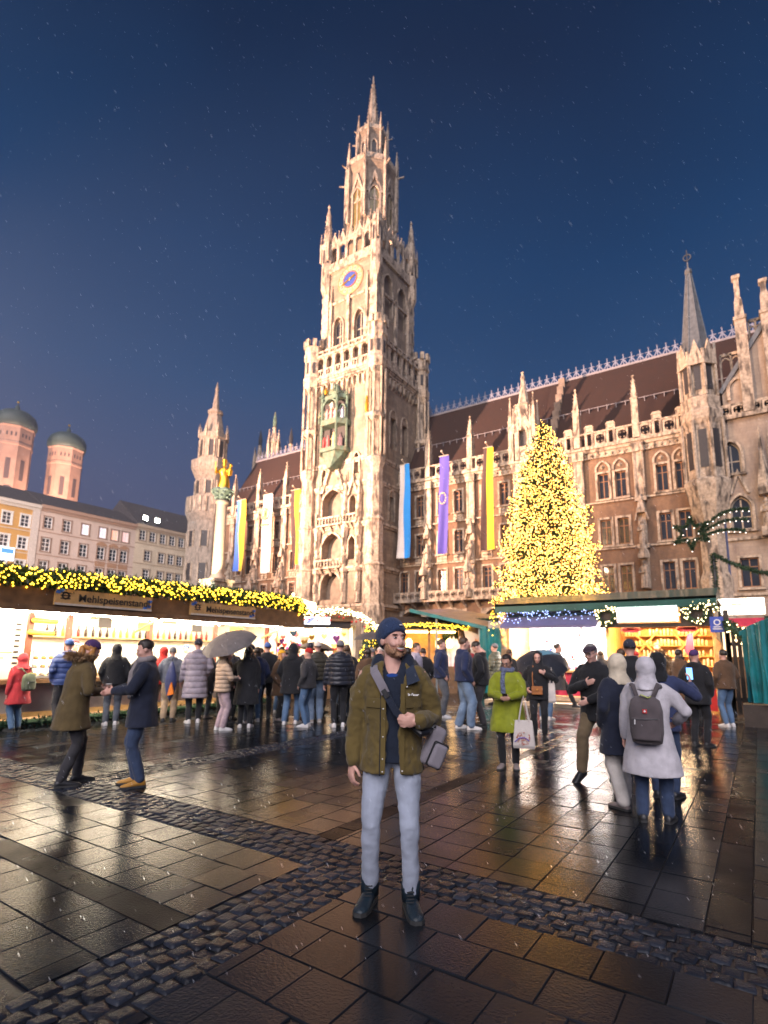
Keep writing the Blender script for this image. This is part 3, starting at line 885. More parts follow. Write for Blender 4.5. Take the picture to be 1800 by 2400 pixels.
for x in (-1.6, 1.6): arch_frame(gl, 'y', x - 0.35, x + 0.35, 29.2, 30.4, 0.14, -HL - 1.2, -HL - 1.0, 0.7)
for i in range(26):
    a = RND.uniform(-1.9, 1.9); gl.octa((a, -HL - RND.uniform(0.9, 1.6), 32.3 + RND.uniform(0, 1.2) * (1 - abs(a) / 2.3)), RND.uniform(0.1, 0.26))
glock = gl.build('glockenspiel', COPPER, tower, loc=(GX, 0, 0))
gk = M(); gk.box(-1.9, 1.9, -HL - 0.5, -HL - 0.4, 25.6, 32.0); gk.build('stage_recess', DARK, glock)
FIGC = [(0.5, 0.06, 0.06), (0.5, 0.24, 0.22), (0.55, 0.42, 0.2), (0.5, 0.3, 0.3), (0.6, 0.5, 0.4), (0.35, 0.1, 0.1), (0.35, 0.35, 0.45)]
for i, (x, z, h_, ci) in enumerate([(-1.2, 25.7, 1.7, 0), (-0.3, 25.7, 1.6, 5), (0.6, 25.7, 1.9, 2), (1.3, 25.7, 1.6, 3), (-1.5, 29.2, 1.4, 2), (-0.55, 29.2, 1.5, 1), (0.1, 29.2, 1.6, 1), (0.75, 29.2, 1.4, 3), (1.5, 29.2, 1.5, 6), (0.2, 30.6, 0.9, 4)]):
    fg = M(); fg.lathe([(0.30, 0), (0.24, h_ * 0.45), (0.27, h_ * 0.72), (0.10, h_ * 0.8), (0.15, h_ * 0.9), (0.06, h_)], (x, -HL - (1.35 if abs(x) < 1 else 1.0), z), 7)
    fg.tube([(x - 0.2, -HL - 1.3, z + h_ * 0.7), (x - 0.35, -HL - 1.5, z + h_ * 0.5)], 0.07, 5)
    fg.build('figure', mat('figure_paint_%d' % ci, FIGC[ci], 0.6), glock)
fg = M(); fg.lathe([(0.22, 0), (0.28, 0.5), (0.1, 0.9), (0.02, 1.0)], (-0.75, -HL - 1.45, 32.6), 6); fg.build('figure', GOLD, glock)
# statue with a golden cloak in the front right corner turret
fs = M(); fs.lathe([(0.2, 0), (0.24, 0.9), (0.14, 1.5), (0.16, 1.8), (0.02, 2.1)], (4.55, -6.15, 29.0), 6); fs.build('turret_statue', GOLD, tower)
# arcade crown
cr_ = M()
for k in range(4):
    q = M()
    q.box(-4.5, 4.5, -4.75, -4.5, 51.45, 52.5)
    n = 5
    for i in range(n + 1):
        x = -3.75 + i * 7.5 / n; q.box(x - 0.22, x + 0.22, -4.72, -4.35, 52.5, 55.2)
        if i < n:
            a, b = x + 0.22, x + 7.5 / n - 0.22
            m_ = (a + b) / 2
            spandrel(q, 'y', a, b, 54.2, 55.25, -4.70, -4.40, 0.7)
            q.prism([(a - 0.2, 55.2), (b + 0.2, 55.2), (m_, 56.9)], 'y', -4.70, -4.42)
            q.octa((m_, -4.56, 57.0), 0.2)
        if 0 < i < n: pinnacle(q, x, -4.55, 55.2, 55.5, 57.2, 0.3)
    for i in range(8):
        x = -3.6 + i * 7.2 / 7; q.box(x - 0.3, x + 0.3, -4.80, -4.75, 51.7, 52.25)
    cr_.merge(q.xf(Matrix.Rotation(pi / 2 * k, 4, 'Z')))
cr_.build('arcade', TRIM, tower)
for sx, sy, zt in ((-1, -1, 62.2), (1, -1, 57.8), (1, 1, 61.8), (-1, 1, 61.8)):
    t = M(); c = (sx * 4.45, sy * 4.45, 0)
    t.lathe([(0.3, 47.6), (0.85, 49.2), (0.85, 55.0), (1.0, 55.2), (1.0, 55.5), (0.8, 55.6)] + ([(0.62, 57), (0.28, zt - 1.5), (0.1, zt - 0.6), (0.22, zt - 0.5), (0.02, zt)] if zt > 58 else [(0.7, 56.4), (0.3, 57.0), (0.02, zt)]), c, 8, pi / 8)
    for k in range(4):
        a = pi / 4 + pi / 2 * k
        pinnacle(t, c[0] + 0.95 * cos(a), c[1] + 0.95 * sin(a), 53, 55.6, 57.4, 0.24)
    for lev in range(5):
        z = 56.6 + lev * (zt - 57.5) / 5; r = 0.72 - 0.1 * lev
        for k in range(8): t.octa((c[0] + r * cos(k * pi / 4), c[1] + r * sin(k * pi / 4), z), 0.1)
    o = t.build('corner_spire', TRIM, tower)
    sl = M()
    for k in range(8):
        a = 2 * pi * k / 8 + pi / 4
        sl.obox((c[0] + 0.775 * cos(a), c[1] + 0.775 * sin(a), 53.7), 0.06, 0.3, 2.0, a)
    sl.build('slit_window', DARK, o)
# octagon stages and spire
oc = M()
oc.lathe([(3.55, 51.4), (3.55, 66.4), (3.75, 66.8), (3.95, 67.2), (3.95, 67.5), (3.4, 67.5), (2.15, 67.6), (2.15, 73.1), (2.35, 73.5), (2.45, 73.7), (2.1, 73.9), (1.2, 74.0)], (0, 0, 0), 8, pi / 8)
oc.build('octagon_stage', STONE, tower)
ot = M(); og = M()
for k in range(8):
    a = 2 * pi * k / 8 - pi / 2
    m4 = Matrix.Rotation(a + pi / 2, 4, 'Z')
    q = M(); ap = 3.55 * cos(pi / 8)
    arch_frame(q, 'y', -0.72, 0.72, 57.0, 62.2, 0.26, -ap - 0.28, -ap + 0.05, 0.95)
    q.box(-0.09, 0.09, -ap - 0.12, -ap, 57.0, 63.2); q.box(-0.7, 0.7, -ap - 0.1, -ap, 61.4, 61.6)
    q.prism([(-0.4, 61.7), (0.4, 61.7), (0, 62.6)], 'y', -ap - 0.1, -ap - 0.02)
    q.prism([(-1.2, 62.5), (-0.95, 62.5), (0, 64.9), (0.95, 62.5), (1.2, 62.5), (0, 65.9)], 'y', -ap - 0.26, -ap)
    q.box(-1.5, 1.5, -3.72, -3.6, 67.5, 68.35); ap2 = 2.15 * cos(pi / 8)
    arch_frame(q, 'y', -0.36, 0.36, 68.6, 71.4, 0.18, -ap2 - 0.2, -ap2 + 0.03, 0.95)
    q.box(-0.9, 0.9, -2.28, -2.18, 73.75, 74.4)
    ot.merge(q.xf(m4))
    q = M(); q.prism([(-0.72, 57.0)] + arch_pts(-0.72, 0.72, 62.2, 5, 0.95) + [(0.72, 57.0)], 'y', -ap - 0.03, -ap + 0.02)
    og.merge(q.xf(m4))
    q = M(); q.prism([(-0.36, 68.6)] + arch_pts(-0.36, 0.36, 71.4, 5, 0.95) + [(0.36, 68.6)], 'y', -ap2 - 0.03, -ap2 + 0.02)
    q.xf(m4).build('belfry_opening', DARK, tower)
    a2 = a + pi / 8
    pn = M(); pinnacle(pn, 3.95 * cos(a2), 3.95 * sin(a2), 58.5, 68.6, 71.2, 0.42); pn.tube([(3.95 * cos(a2), 3.95 * sin(a2), 66.8), (5.1 * cos(a2), 5.1 * sin(a2), 67.0)], 0.12, 4)
    pn.build('pinnacle', TRIM, tower)
    pn = M(); pinnacle(pn, 2.45 * cos(a2), 2.45 * sin(a2), 69.5, 74.6, 76.6, 0.3); pn.tube([(2.3 * cos(a2), 2.3 * sin(a2), 73.4), (3.2 * cos(a2), 3.2 * sin(a2), 73.5)], 0.09, 4); pn.build('pinnacle', TRIM, tower)
ot.build('tracery', TRIM, tower)
og.build('belfry_glass', mat('belfry_amber_glass', (0.16, 0.12, 0.04), 0.4, 0.3, 2.0), tower)
sp = M()
sp.lathe([(1.25, 74.0), (1.2, 74.8), (0.98, 76.5), (0.42, 81.3), (0.22, 83.0), (0.35, 83.15), (0.12, 83.4)], (0, 0, 0), 8, pi / 8)
for lev in range(13):
    z = 74.9 + lev * 0.62; r = 1.22 - 0.105 * (z - 74.0) + 0.04
    for k in range(8):
        a = pi / 8 + k * pi / 4; sp.octa((r * cos(a), r * sin(a), z), 0.13)
sp.lathe([(0.12, 83.4), (0.18, 83.9), (0.1, 84.3), (0.13, 84.6), (0.02, 84.95)], (0, 0, 0), 6)
for k in range(4):
    q = M(); q.prism([(-0.42, 74.4), (0.42, 74.4), (0, 76.6)], 'y', -1.3, -1.05); sp.merge(q.xf(Matrix.Rotation(pi / 4 + k * pi / 2, 4, 'Z')))
sp.build('spire', TRIM, tower)
# gargoyles
for z, r, ang in ((39, 6.3, -pi * 0.75), (50.8, 5.9, -pi * 0.75), (50.8, 5.9, pi * 0.25), (35.4, 6.6, -pi * 0.75)):
    g = M(); g.tube([(r * cos(ang), r * sin(ang), z), ((r + 1.0) * cos(ang), (r + 1.0) * sin(ang), z + 0.1)], [0.2, 0.13], 5); g.build('gargoyle', TRIM, tower)

# the upper stages stand slightly in from the shaft below
KU = 0.915
for o in list(tower.children):
    nm = o.name.split('.')[0]
    if nm in ('corner_turret', 'gallery', 'glockenspiel', 'loggia_vault', 'carved_pier', 'balcony', 'gable', 'turret_statue'): continue
    if nm in ('window', 'clock_face'):
        if o.location.z > 39: o.location.x *= KU; o.location.y *= KU
        continue
    for ob in [o] + list(o.children):
        for v in ob.data.vertices:
            c = v.co
            if c.z > 39.6 or (c.z > 35.98 and max(abs(c.x), abs(c.y)) < 4.6) or (nm == 'buttress' and c.z > 38):
                c.x *= KU; c.y *= KU
# ---------------------------------------------------------------- wings of the town hall
YF = 53.6
def statue(mb, x, y, z, h, r=0.28):
    mb.lathe([(r, 0), (r * 0.9, h * 0.3), (r * 0.75, h * 0.5), (r * 1.0, h * 0.72), (r * 0.4, h * 0.8), (r * 0.5, h * 0.88), (r * 0.2, h)], (x, y, z), 7)
    mb.tube([(x - r * 0.8, y - 0.05, z + h * 0.7), (x - r, y - 0.3, z + h * 0.52), (x + 0.05, y - 0.35, z + h * 0.55)], r * 0.3, 5)

RAILP = {}
def rail_panel(w, h):
    if (w, h) in RAILP: return RAILP[(w, h)]
    q = M()
    o = [(-w / 2, 0), (0, 0), (w / 2, 0), (w / 2, h / 2), (w / 2, h), (0, h), (-w / 2, h), (-w / 2, h / 2)]
    i = [(-w * 0.33, h * 0.22), (0, h * 0.12), (w * 0.33, h * 0.22), (w * 0.4, h / 2), (w * 0.33, h * 0.78), (0, h * 0.88), (-w * 0.33, h * 0.78), (-w * 0.4, h / 2)]
    q.ring(o, i, 'y', -0.1, 0.1)
    for a in range(4):
        t = pi / 2 * a + pi / 4
        q.octa((cos(t) * w * 0.24, 0, h / 2 + sin(t) * h * 0.26), 0.10)
    RAILP[(w, h)] = q.mesh('parapet_panel', TRIM)
    return RAILP[(w, h)]

def slot_meshes():
    q = M()
    q.box(-0.42, -0.2, -0.16, 0.16, 0, 1.9); q.box(0.2, 0.42, -0.16, 0.16, 0, 1.9); q.box(-0.2, 0.2, -0.16, 0.16, 1.5, 1.9)
    q.prism([(-0.48, 1.9), (0.48, 1.9), (0.3, 2.15), (-0.3, 2.15)], 'y', -0.2, 0.2)
    return q.mesh('merlon', TRIM)
MERLON = slot_meshes()
W1 = window_meshes(1.0, 2.45, False, 1, (0.62, 0.8))
W2 = window_meshes(1.0, 2.5, False, 1, (0.70,))
FIN = M()
FIN.box(-0.05, 0.05, -0.04, 0.04, 0, 1.25); FIN.box(-0.28, 0.28, -0.04, 0.04, 0.72, 0.82)
FIN.prism([(-0.5, 0), (-0.36, 0), (0, 0.6), (0.36, 0), (0.5, 0), (0, 0.85)], 'y', -0.04, 0.04)
FIN.octa((0, 0, 1.3), 0.12); FIN.octa((-0.3, 0, 0.77), 0.09); FIN.octa((0.3, 0, 0.77), 0.09)
FINM = FIN.mesh('ridge_finial', mat('crest_metal', (0.16, 0.17, 0.24), 0.5, 0.2))

def wing(root, x0, x1, piers, bays, rows, pointed_top, xr0, xr1, merlons):
    holes = []
    for b in bays:
        for dx in (-1.05, 1.05) if not pointed_top else (-0.8, 0.8):
            for z0, z1 in rows: holes.append((b + dx - 0.5, b + dx + 0.5, z0, z1))
        holes.append((b - 1.9, b + 1.9, 0.0, 6.5))
    wb = M(); wall(wb, 'y', YF, x0, x1, 0, 22.0, holes, 0.32)
    part(wb, 'wall', BRICK, root)
    tb = M()
    for b in bays:
        spandrel(tb, 'y', b - 1.9, b + 1.9, 6.5 - arch_h(3.8, 0.56), 6.503, YF + 0.004, YF + 0.6, 0.56)
        arch_frame(tb, 'y', b - 1.9, b + 1.9, 0, 6.5 - arch_h(3.8, 0.56), 0.3, YF - 0.14, YF + 0.05, 0.56)
        for dx in (-1.05, 1.05) if not pointed_top else (-0.8, 0.8):
            for i, (z0, z1) in enumerate(rows):
                a, c = b + dx - 0.5, b + dx + 0.5
                tb.box(a - 0.22, a, YF - 0.12, YF + 0.1, z0 - 0.1, z1 + 0.2); tb.box(c, c + 0.22, YF - 0.12, YF + 0.1, z0 - 0.1, z1 + 0.2)
                tb.box(a, c, YF - 0.12, YF + 0.1, z1, z1 + 0.2)
                tb.box(a - 0.3, c + 0.3, YF - 0.28, YF + 0.1, z0 - 0.26, z0 - 0.1)
                if pointed_top and i == len(rows) - 1:
                    arch_frame(tb, 'y', a - 0.05, c + 0.05, z1 + 0.2, z1 + 0.35, 0.2, YF - 0.16, YF + 0.02, 0.8)
                    tb.octa((b + dx, YF - 0.02, z1 + 0.65), 0.26)
                elif not pointed_top:
                    tb.box(a - 0.12, c + 0.12, YF - 0.1, YF + 0.05, z0 - 0.95, z0 - 0.30)
                    for q in range(5): tb.octa((a + 0.1 + q * 0.2, YF - 0.1, z0 - 0.62), 0.12)
        z_st = [r[0] - 0.33 for r in rows[1:]] if pointed_top else [r[0] - 1.05 for r in rows[1:]]
    for z in z_st: tb.box(x0, x1, YF - 0.2, YF + 0.02, z - 0.14, z + 0.02)
    tb.box(x0, x1, YF - 0.55, YF + 0.5, 21.65, 22.0); tb.box(x0, x1, YF - 0.35, YF + 0.02, 21.35, 21.65); tb.box(x0, x1, YF - 0.18, YF + 0.02, 20.75, 21.35)
    n = int((x1 - x0) / 0.62)
    for i in range(n):
        xx = x0 + (i + 0.5) * (x1 - x0) / n; tb.octa((xx, YF - 0.2, 21.05), 0.2)
    tb.box(x0, x1, YF - 0.5, YF - 0.15, 23.25, 23.42)
    if not pointed_top:
        tb.box(x0, x1, YF - 1.1, YF + 0.02, 7.35, 7.62); tb.box(x0, x1, YF - 1.12, YF - 0.85, 8.38, 8.52)
        for i in range(int((x1 - x0) / 1.6)):
            xx = x0 + 0.8 + i * 1.6; tb.prism([(YF, 7.35), (YF - 1.0, 7.35), (YF, 6.5)], 'x', xx - 0.14, xx + 0.14)
    else:
        tb.box(x0, x1, YF - 0.3, YF + 0.02, 6.85, 7.1)
    part(tb, 'moulding', TRIM, root)
    for b in bays:
        for dx in (-1.05, 1.05) if not pointed_top else (-0.8, 0.8):
            for z0, z1 in rows: put_window(root, (b + dx, YF + 0.22, z0), W1 if not pointed_top else W2)
    ar = M(); ar.box(x0, x1, YF + 3.0, YF + 3.1, 0, 7.0); part(ar, 'arcade_back_wall', mat('arcade_inner', (0.34, 0.24, 0.15), 0.9, 0.2), root)
    for x in piers:
        pm = M()
        pm.box(x - 0.35, x + 0.35, YF - 0.38, YF + 0.02, 7.6, 21.3); pm.tube([(x - 0.35, YF - 0.38, 16.2), (x - 0.35, YF - 0.38, 21.2)], 0.14, 5); pm.tube([(x + 0.35, YF - 0.38, 16.2), (x + 0.35, YF - 0.38, 21.2)], 0.14, 5)
        pm.box(x - 0.55, x + 0.55, YF - 0.6, YF, 20.6, 21.5); pm.box(x - 0.5, x + 0.5, YF - 0.55, YF, 15.8, 16.2)
        pm.lathe([(0.45, 0), (0.5, 0.3), (0.2, 0.9), (0.05, 1.7)], (x, YF - 0.62, 14.6), 4, pi / 4)
        for sx in (-0.62, 0.62):
            pm.prism([(x + sx, 13.9), (x + sx * 0.82, 13.9), (x, 15.9), (x, 16.4)], 'y', YF - 0.75, YF - 0.4)
        pm.box(x - 0.5, x + 0.5, YF - 0.7, YF, 11.3, 11.7)
        pm.box(x - 0.3, x + 0.3, YF - 0.55, YF + 0.3, 21.9, 25.0)
        pinnacle(pm, x, YF - 0.2, 24.5, 25.9, 28.5, 0.62)
        o = part(pm, 'pier', TRIM, root)
        sm = M(); statue(sm, x, YF - 0.62, 11.7, 2.3, 0.36); s_ = sm.build('statue', TRIM, o); s_.matrix_parent_inverse = Matrix.Translation(-root.location) if False else s_.matrix_parent_inverse
        sm = M(); statue(sm, x, YF - 0.95 - (0.4 if not pointed_top else 0), 7.6, 2.6, 0.4); sm.lathe([(0.5, 0), (0.55, 0.3), (0.2, 1.2), (0.03, 2.4)], (x, YF - 0.95 - (0.4 if not pointed_top else 0), 10.3), 5)
        sm.build('statue', TRIM, o)
    # parapet
    x = x0 + 0.7; i = 0
    while x < x1 - 0.5:
        if all(abs(x - p) > 0.55 for p in piers):
            if merlons and i % 2:
                link_mesh('merlon', MERLON, root, (x, YF - 0.33, 22.0)).matrix_parent_inverse = Matrix.Translation(-root.location)
            else:
                link_mesh('parapet_panel', rail_panel(1.05, 1.25), root, (x, YF - 0.33, 22.0)).matrix_parent_inverse = Matrix.Translation(-root.location)
        x += 1.02; i += 1
    if not pointed_top:
        x = x0 + 0.5
        while x < x1 - 0.3:
            link_mesh('parapet_panel', rail_panel(0.9, 0.78), root, (x, YF - 0.98, 7.62)).matrix_parent_inverse = Matrix.Translation(-root.location)
            x += 0.92
    rb = M()
    rb.loft([[(xr0, 54.15, 21.9), (xr0, 60.6, 33.4), (xr0, 67.0, 21.9)], [(xr1, 54.15, 21.9), (xr1, 60.6, 33.4), (xr1, 67.0, 21.9)]])
    ro = part(rb, 'roof', ROOFT, root)
    sg = M()
    nsg = int((xr1 - xr0) / 0.9)
    for i in range(nsg):
        xx = xr0 + (i + 0.5) * (xr1 - xr0) / nsg; sg.box(xx - 0.03, xx + 0.03, 57.05, 57.25, 27.2, 27.75)
    sg.box(xr0, xr1, 57.1, 57.16, 27.66, 27.72)
    sg.box(xr0, xr1, 60.45, 60.75, 33.3, 33.55)
    sg.build('snow_guard', mat('grey_zinc', (0.22, 0.2, 0.22), 0.5), ro)
    n = int((xr1 - xr0) / 0.86)
    for i in range(n):
        link_mesh('ridge_finial', FINM, ro, (xr0 + (i + 0.5) * (xr1 - xr0) / n, 60.6, 33.5))

east = empty('town_hall_wing', (-19.4, YF, 0))
tag(east, 'brick town hall wing with brown tiled roof between the clock tower and the corner turret', 'building', 'town hall wings')
wing(east, -34.95, -18.0, (-30.7, -25.25, -19.75), (-33.0, -27.98, -22.5), ((8.5, 11.0), (12.85, 15.3), (17.5, 19.95)), False, -34.95, -17.99, False)
wing(east, -18.0, -2.4, (-13.4, -7.9), (-15.9, -10.4, -5.2), ((7.45, 9.95), (12.0, 14.5), (16.6, 19.1)), True, -17.98, 14.0, True)
# spired dormer and stepped chimney on the east roof
dm = M()
for sx in (-1.3, 1.3):
    pinnacle(dm, -19.1 + sx, 53.3, 22, 26.4, 29.4, 0.42); pinnacle(dm, -19.1 + sx * 0.72, 53.2, 22, 25.6, 28.0, 0.3); pinnacle(dm, -19.1 + sx, 54.6, 22, 26.4, 29.0, 0.36)
dm.box(-20.2, -18.0, 53.3, 54.8, 22, 23.0); arch_frame(dm, 'y', -19.55, -18.65, 23, 25.0, 0.25, 53.1, 53.5, 0.9)
dm.prism([(-20.1, 25.4), (-18.1, 25.4), (-19.1, 28.2)], 'y', 53.2, 53.5)
dm.lathe([(0.95, 25.3), (0.85, 28.2), (0.95, 28.3), (0.62, 28.6), (0.2, 31.4), (0.28, 31.5), (0.04, 32.4)], (-19.1, 54.0, 0), 8)
dm.box(-19.25, -18.95, 53.9, 54.1, 32.2, 32.3)
part(dm, 'dormer', TRIM, east)
dd = M(); dd.box(-19.5, -18.7, 53.55, 53.6, 23, 25.5); part(dd, 'dormer_opening', DARK, east)
ch = M()
for i in range(7): ch.box(-16.9, -16.2, 55.6 + i * 0.72, 60.4, 24.6 + i * 1.28, 25.9 + i * 1.28)
part(ch, 'stepped_gable', mat('stepped_gable_stone', (0.2, 0.15, 0.12), 0.9, 0.3, 1.5), east)

west = empty('town_hall_wing', (-57.5, YF, 0))
tag(west, 'shadowed town hall wing hung with three banners left of the clock tower', 'building', 'town hall wings')
wing(west, -68.5, -44.75, (-64.7, -59.3, -53.9, -48.4), (-62.0, -56.6, -51.15, -46.4), ((8.5, 11.0), (12.85, 15.3), (17.5, 19.95)), False, -68.5, -44.75, False)

# ---------------------------------------------------------------- corner turret and gabled bay at the right
tur = empty('corner_turret', (-2.4, 52.7, 0))
tag(tur, 'octagonal corner turret with dark pointed spire beside the gabled bay', 'turret')
C2 = (-2.4, 52.7, 0)
t = M()
t.lathe([(1.25, 0), (1.25, 8.0), (1.0, 8.6), (1.0, 12.5), (1.5, 14.2), (1.9, 16.0), (1.9, 16.4), (1.5, 16.7), (1.5, 21.4), (1.75, 21.9), (1.8, 22.6), (1.65, 22.8), (1.65, 23.9), (1.5, 24.0), (1.35, 24.1), (1.35, 27.6)], C2, 8, pi / 8)
for k in range(8):
    a = 2 * pi * k / 8 + pi / 8
    for r, z0, z1 in ((1.72, 16.5, 21.8), (1.5, 24.0, 28.3)):
        t.tube([(C2[0] + r * cos(a), C2[1] + r * sin(a), z0), (C2[0] + r * cos(a), C2[1] + r * sin(a), z1)], 0.15, 5)
    q = M(); q.prism([(-0.72, 26.9), (0.72, 26.9), (0, 29.3)], 'y', -1.55, -1.35); q.xf(Matrix.Translation(C2) @ Matrix.Rotation(a + pi / 8, 4, 'Z')); t.merge(q)
part(t, 'drum', TRIM, tur)
d_ = M()
for k in range(8):
    a = 2 * pi * k / 8 + pi / 4
    d_ = M(); d_.obox((C2[0] + 1.27 * cos(a), C2[1] + 1.27 * sin(a), 25.9), 0.06, 0.5, 2.6, a); part(d_, 'lancet_window', DARK, tur)
    d_ = M(); d_.obox((C2[0] + 1.41 * cos(a), C2[1] + 1.41 * sin(a), 19.2), 0.06, 0.62, 3.4, a); part(d_, 'lancet_window', DARK, tur)

s_ = M(); s_.lathe([(1.32, 27.6), (1.2, 28.3), (0.22, 36.6), (0.34, 36.8), (0.30, 37.1), (0.08, 37.3), (0.06, 37.9)], C2, 8, pi / 8)
for k in range(8):
    a = 2 * pi * k / 8 + pi / 8; s_.tube([(C2[0] + 1.22 * cos(a), C2[1] + 1.22 * sin(a), 28.3), (C2[0] + 0.24 * cos(a), C2[1] + 0.24 * sin(a), 36.6)], 0.06, 4)
part(s_, 'spire', SLATE, tur)
f_ = M(); f_.ring([(0.36 * cos(2 * pi * i / 12), 38.4 + 0.36 * sin(2 * pi * i / 12)) for i in range(12)], [(0.26 * cos(2 * pi * i / 12), 38.4 + 0.26 * sin(2 * pi * i / 12)) for i in range(12)], 'y', -0.05, 0.05)
f_.tube([(0, 0, 37.8), (0, 0, 39.2)], 0.05, 5); f_.xf(Matrix.Translation((C2[0], C2[1], 0))); part(f_, 'weather_vane', IRON, tur)

bay = empty('gabled_bay', (5.5, 52.4, 0))
tag(bay, 'gabled stone bay of the town hall with tall chimneys at the right edge', 'building')
YB = 52.4
hb_ = [(-1.2, 0.2, 16.9, 19.7), (2.3, 4.1, 16.2, 20.6), (-0.9, 0.6, 12.0, 14.9), (-0.6, 0.7, 7.2, 9.6), (2.4, 3.9, 11.6, 14.9), (2.4, 3.7, 7.2, 9.6), (5.2, 6.8, 16.2, 20.6)]
wb = M(); wall(wb, 'y', YB, -1.3, 12, 0, 22.0, hb_, 0.4)
tb = M()
for i, (a, b, c, d) in enumerate(hb_):
    if i in (3, 5):
        tb.box(a - 0.2, a, YB - 0.12, YB + 0.1, c, d + 0.2); tb.box(b, b + 0.2, YB - 0.12, YB + 0.1, c, d + 0.2); tb.box(a, b, YB - 0.12, YB + 0.1, d, d + 0.2)
        put_window(bay, ((a + b) / 2, YB + 0.25, c), window_meshes(b - a, d - c, False, 1, (0.7,)))
    else:
        spandrel(wb, 'y', a, b, d - arch_h(b - a, 0.8), d + 0.003, YB + 0.004, YB + 0.4, 0.8)
        arch_frame(tb, 'y', a, b, c, d - arch_h(b - a, 0.8), 0.22, YB - 0.16, YB + 0.05, 0.8)
        put_window(bay, ((a + b) / 2, YB + 0.3, c), window_meshes(b - a, d - c, True, 1, (0.6,), 0.8, STONEF, 0.12))
    tb.box(a - 0.3, b + 0.3, YB - 0.3, YB + 0.1, c - 0.25, c - 0.05)
BAYS = brick_mat('bay_stone', (0.40, 0.31, 0.24), (0.35, 0.27, 0.21), (0.25, 0.19, 0.15), 1.4, 1.0, 0.42, stain=(0.18, 0.13, 0.11))
part(wb, 'wall', BAYS, bay)
tb.box(-1.3, 12, YB - 0.4, YB + 0.4, 21.6, 21.95); tb.box(-1.3, 12, YB - 0.3, YB - 0.1, 22.75, 22.95)
tb.prism([(-0.9, 15.0), (-0.7, 15.0), (-0.15, 16.6), (0.4, 15.0), (0.6, 15.0), (-0.15, 17.2)], 'y', YB - 0.2, YB)
for z in (11.2, 6.6): tb.box(-1.3, 12, YB - 0.2, YB + 0.02, z - 0.12, z + 0.1)
part(tb, 'moulding', TRIM, bay)
gw = M(); gw.prism([(-0.7, 22.9), (12, 22.9), (12, 33), (7.2, 33.5), (5.6, 33.9), (0.2, 25.6), (-0.7, 24.4)], 'y', YB + 0.1, YB + 0.5); part(gw, 'gable', BAYS, bay)
gc = M(); gc.prism([(-0.95, 24.3), (-0.7, 24.1), (5.6, 33.6), (5.6, 34.4)], 'y', YB - 0.15, YB + 0.6); part(gc, 'gable_coping', SLATE, bay)
for x, zt in ((1.15, 34.8), (3.05, 33.7)):
    pm = M(); pm.box(x - 0.42, x + 0.42, YB - 0.45, YB + 0.3, 22, 30.5); pm.box(x - 0.5, x + 0.5, YB - 0.55, YB + 0.4, 30.4, 30.7)
    pm.lathe([(0.5, 30.7), (0.42, 32.2), (0.28, 32.6), (0.28, zt - 0.5), (0.45, zt - 0.35), (0.45, zt - 0.1), (0.3, zt)], (x, YB - 0.08, 0), 4, pi / 4)
    part(pm, 'chimney', TRIM, bay)
fa = M()
for x0, zt, w in ((1.75, 30.6, 1.0), (-0.6, 28.0, 1.6)):
    fa.box(x0, x0 + w, YB + 0.6, YB + 0.8, zt - 0.15, zt + 0.1)
    for i in range(3): xx = x0 + w * i / 2; fa.box(xx - 0.07, xx + 0.07, YB + 0.6, YB + 0.8, zt - 3.0, zt)
    for i in range(2): xx = x0 + w * i / 2; arch_frame(fa, 'y', xx + 0.1, xx + w / 2 - 0.1, zt - 1.2, zt - 0.8, 0.1, YB + 0.62, YB + 0.78, 0.7)
part(fa, 'pierced_screen', TRIM, bay)
gwin = M()
for x, w, z0, z1 in ((3.9, 1.5, 23.6, 26.6), (0.5, 1.2, 23.4, 25.2)):
    arch_frame(gwin, 'y', x - w / 2, x + w / 2, z0, z1 - arch_h(w, 0.8), 0.25, YB - 0.12, YB + 0.12, 0.8)
part(gwin, 'arch_frame', TRIM, bay)
gd = M(); gd.prism([(3.15, 23.6)] + arch_pts(3.15, 4.65, 25.5, 5, 0.8) + [(4.65, 23.6)], 'y', YB + 0.06, YB + 0.11); part(gd, 'gable_opening', DARK, bay)
x = -0.7
while x < 11:
    link_mesh('parapet_panel', rail_panel(1.05, 0.85), bay, (x, YB - 0.2, 21.95)).matrix_parent_inverse = Matrix.Translation(-bay.location); x += 1.1
sm = M(); statue(sm, 1.6, YB - 0.6, 11.9, 2.4, 0.42); sm.box(1.1, 2.1, YB - 1.0, YB, 11.2, 11.9); sm.lathe([(0.55, 14.6), (0.6, 15.1), (0.25, 17.5), (0.03, 20.5)], (1.6, YB - 0.5, 0), 5); part(sm, 'statue', TRIM, bay)

# ---------------------------------------------------------------- west corner turret
wt = empty('round_turret', (-70.6, 53.3, 0))
tag(wt, 'slender white stone turret with stacked balconies behind the golden statue column', 'turret')
C3 = (-70.6, 53.3, 0)
t = M()
t.lathe([(r_ * 0.86, z_) for r_, z_ in [(3.5, 0), (3.5, 21.4), (3.9, 22.2), (4.05, 22.6), (4.05, 25.2), (3.7, 25.3), (2.75, 25.4), (2.75, 28.3), (3.5, 29.6), (3.7, 30.0), (3.7, 31.3), (3.3, 31.4), (2.5, 31.5), (2.5, 35.0), (2.75, 35.3), (2.7, 36.0), (2.0, 36.2), (1.2, 39.6), (1.45, 39.8), (1.4, 40.2), (0.7, 40.4), (0.28, 43.8), (0.38, 44.0), (0.04, 45.4)]], C3, 8, pi / 8)
part(t, 'drum', mat('pale_turret_stone', (0.30, 0.245, 0.20), 0.85, 0.2, 2.0, 0.4, 8, stain=(0.08, 0.065, 0.055), sscale=4.0, samt=0.6), wt)
d_ = M(); b_ = M()
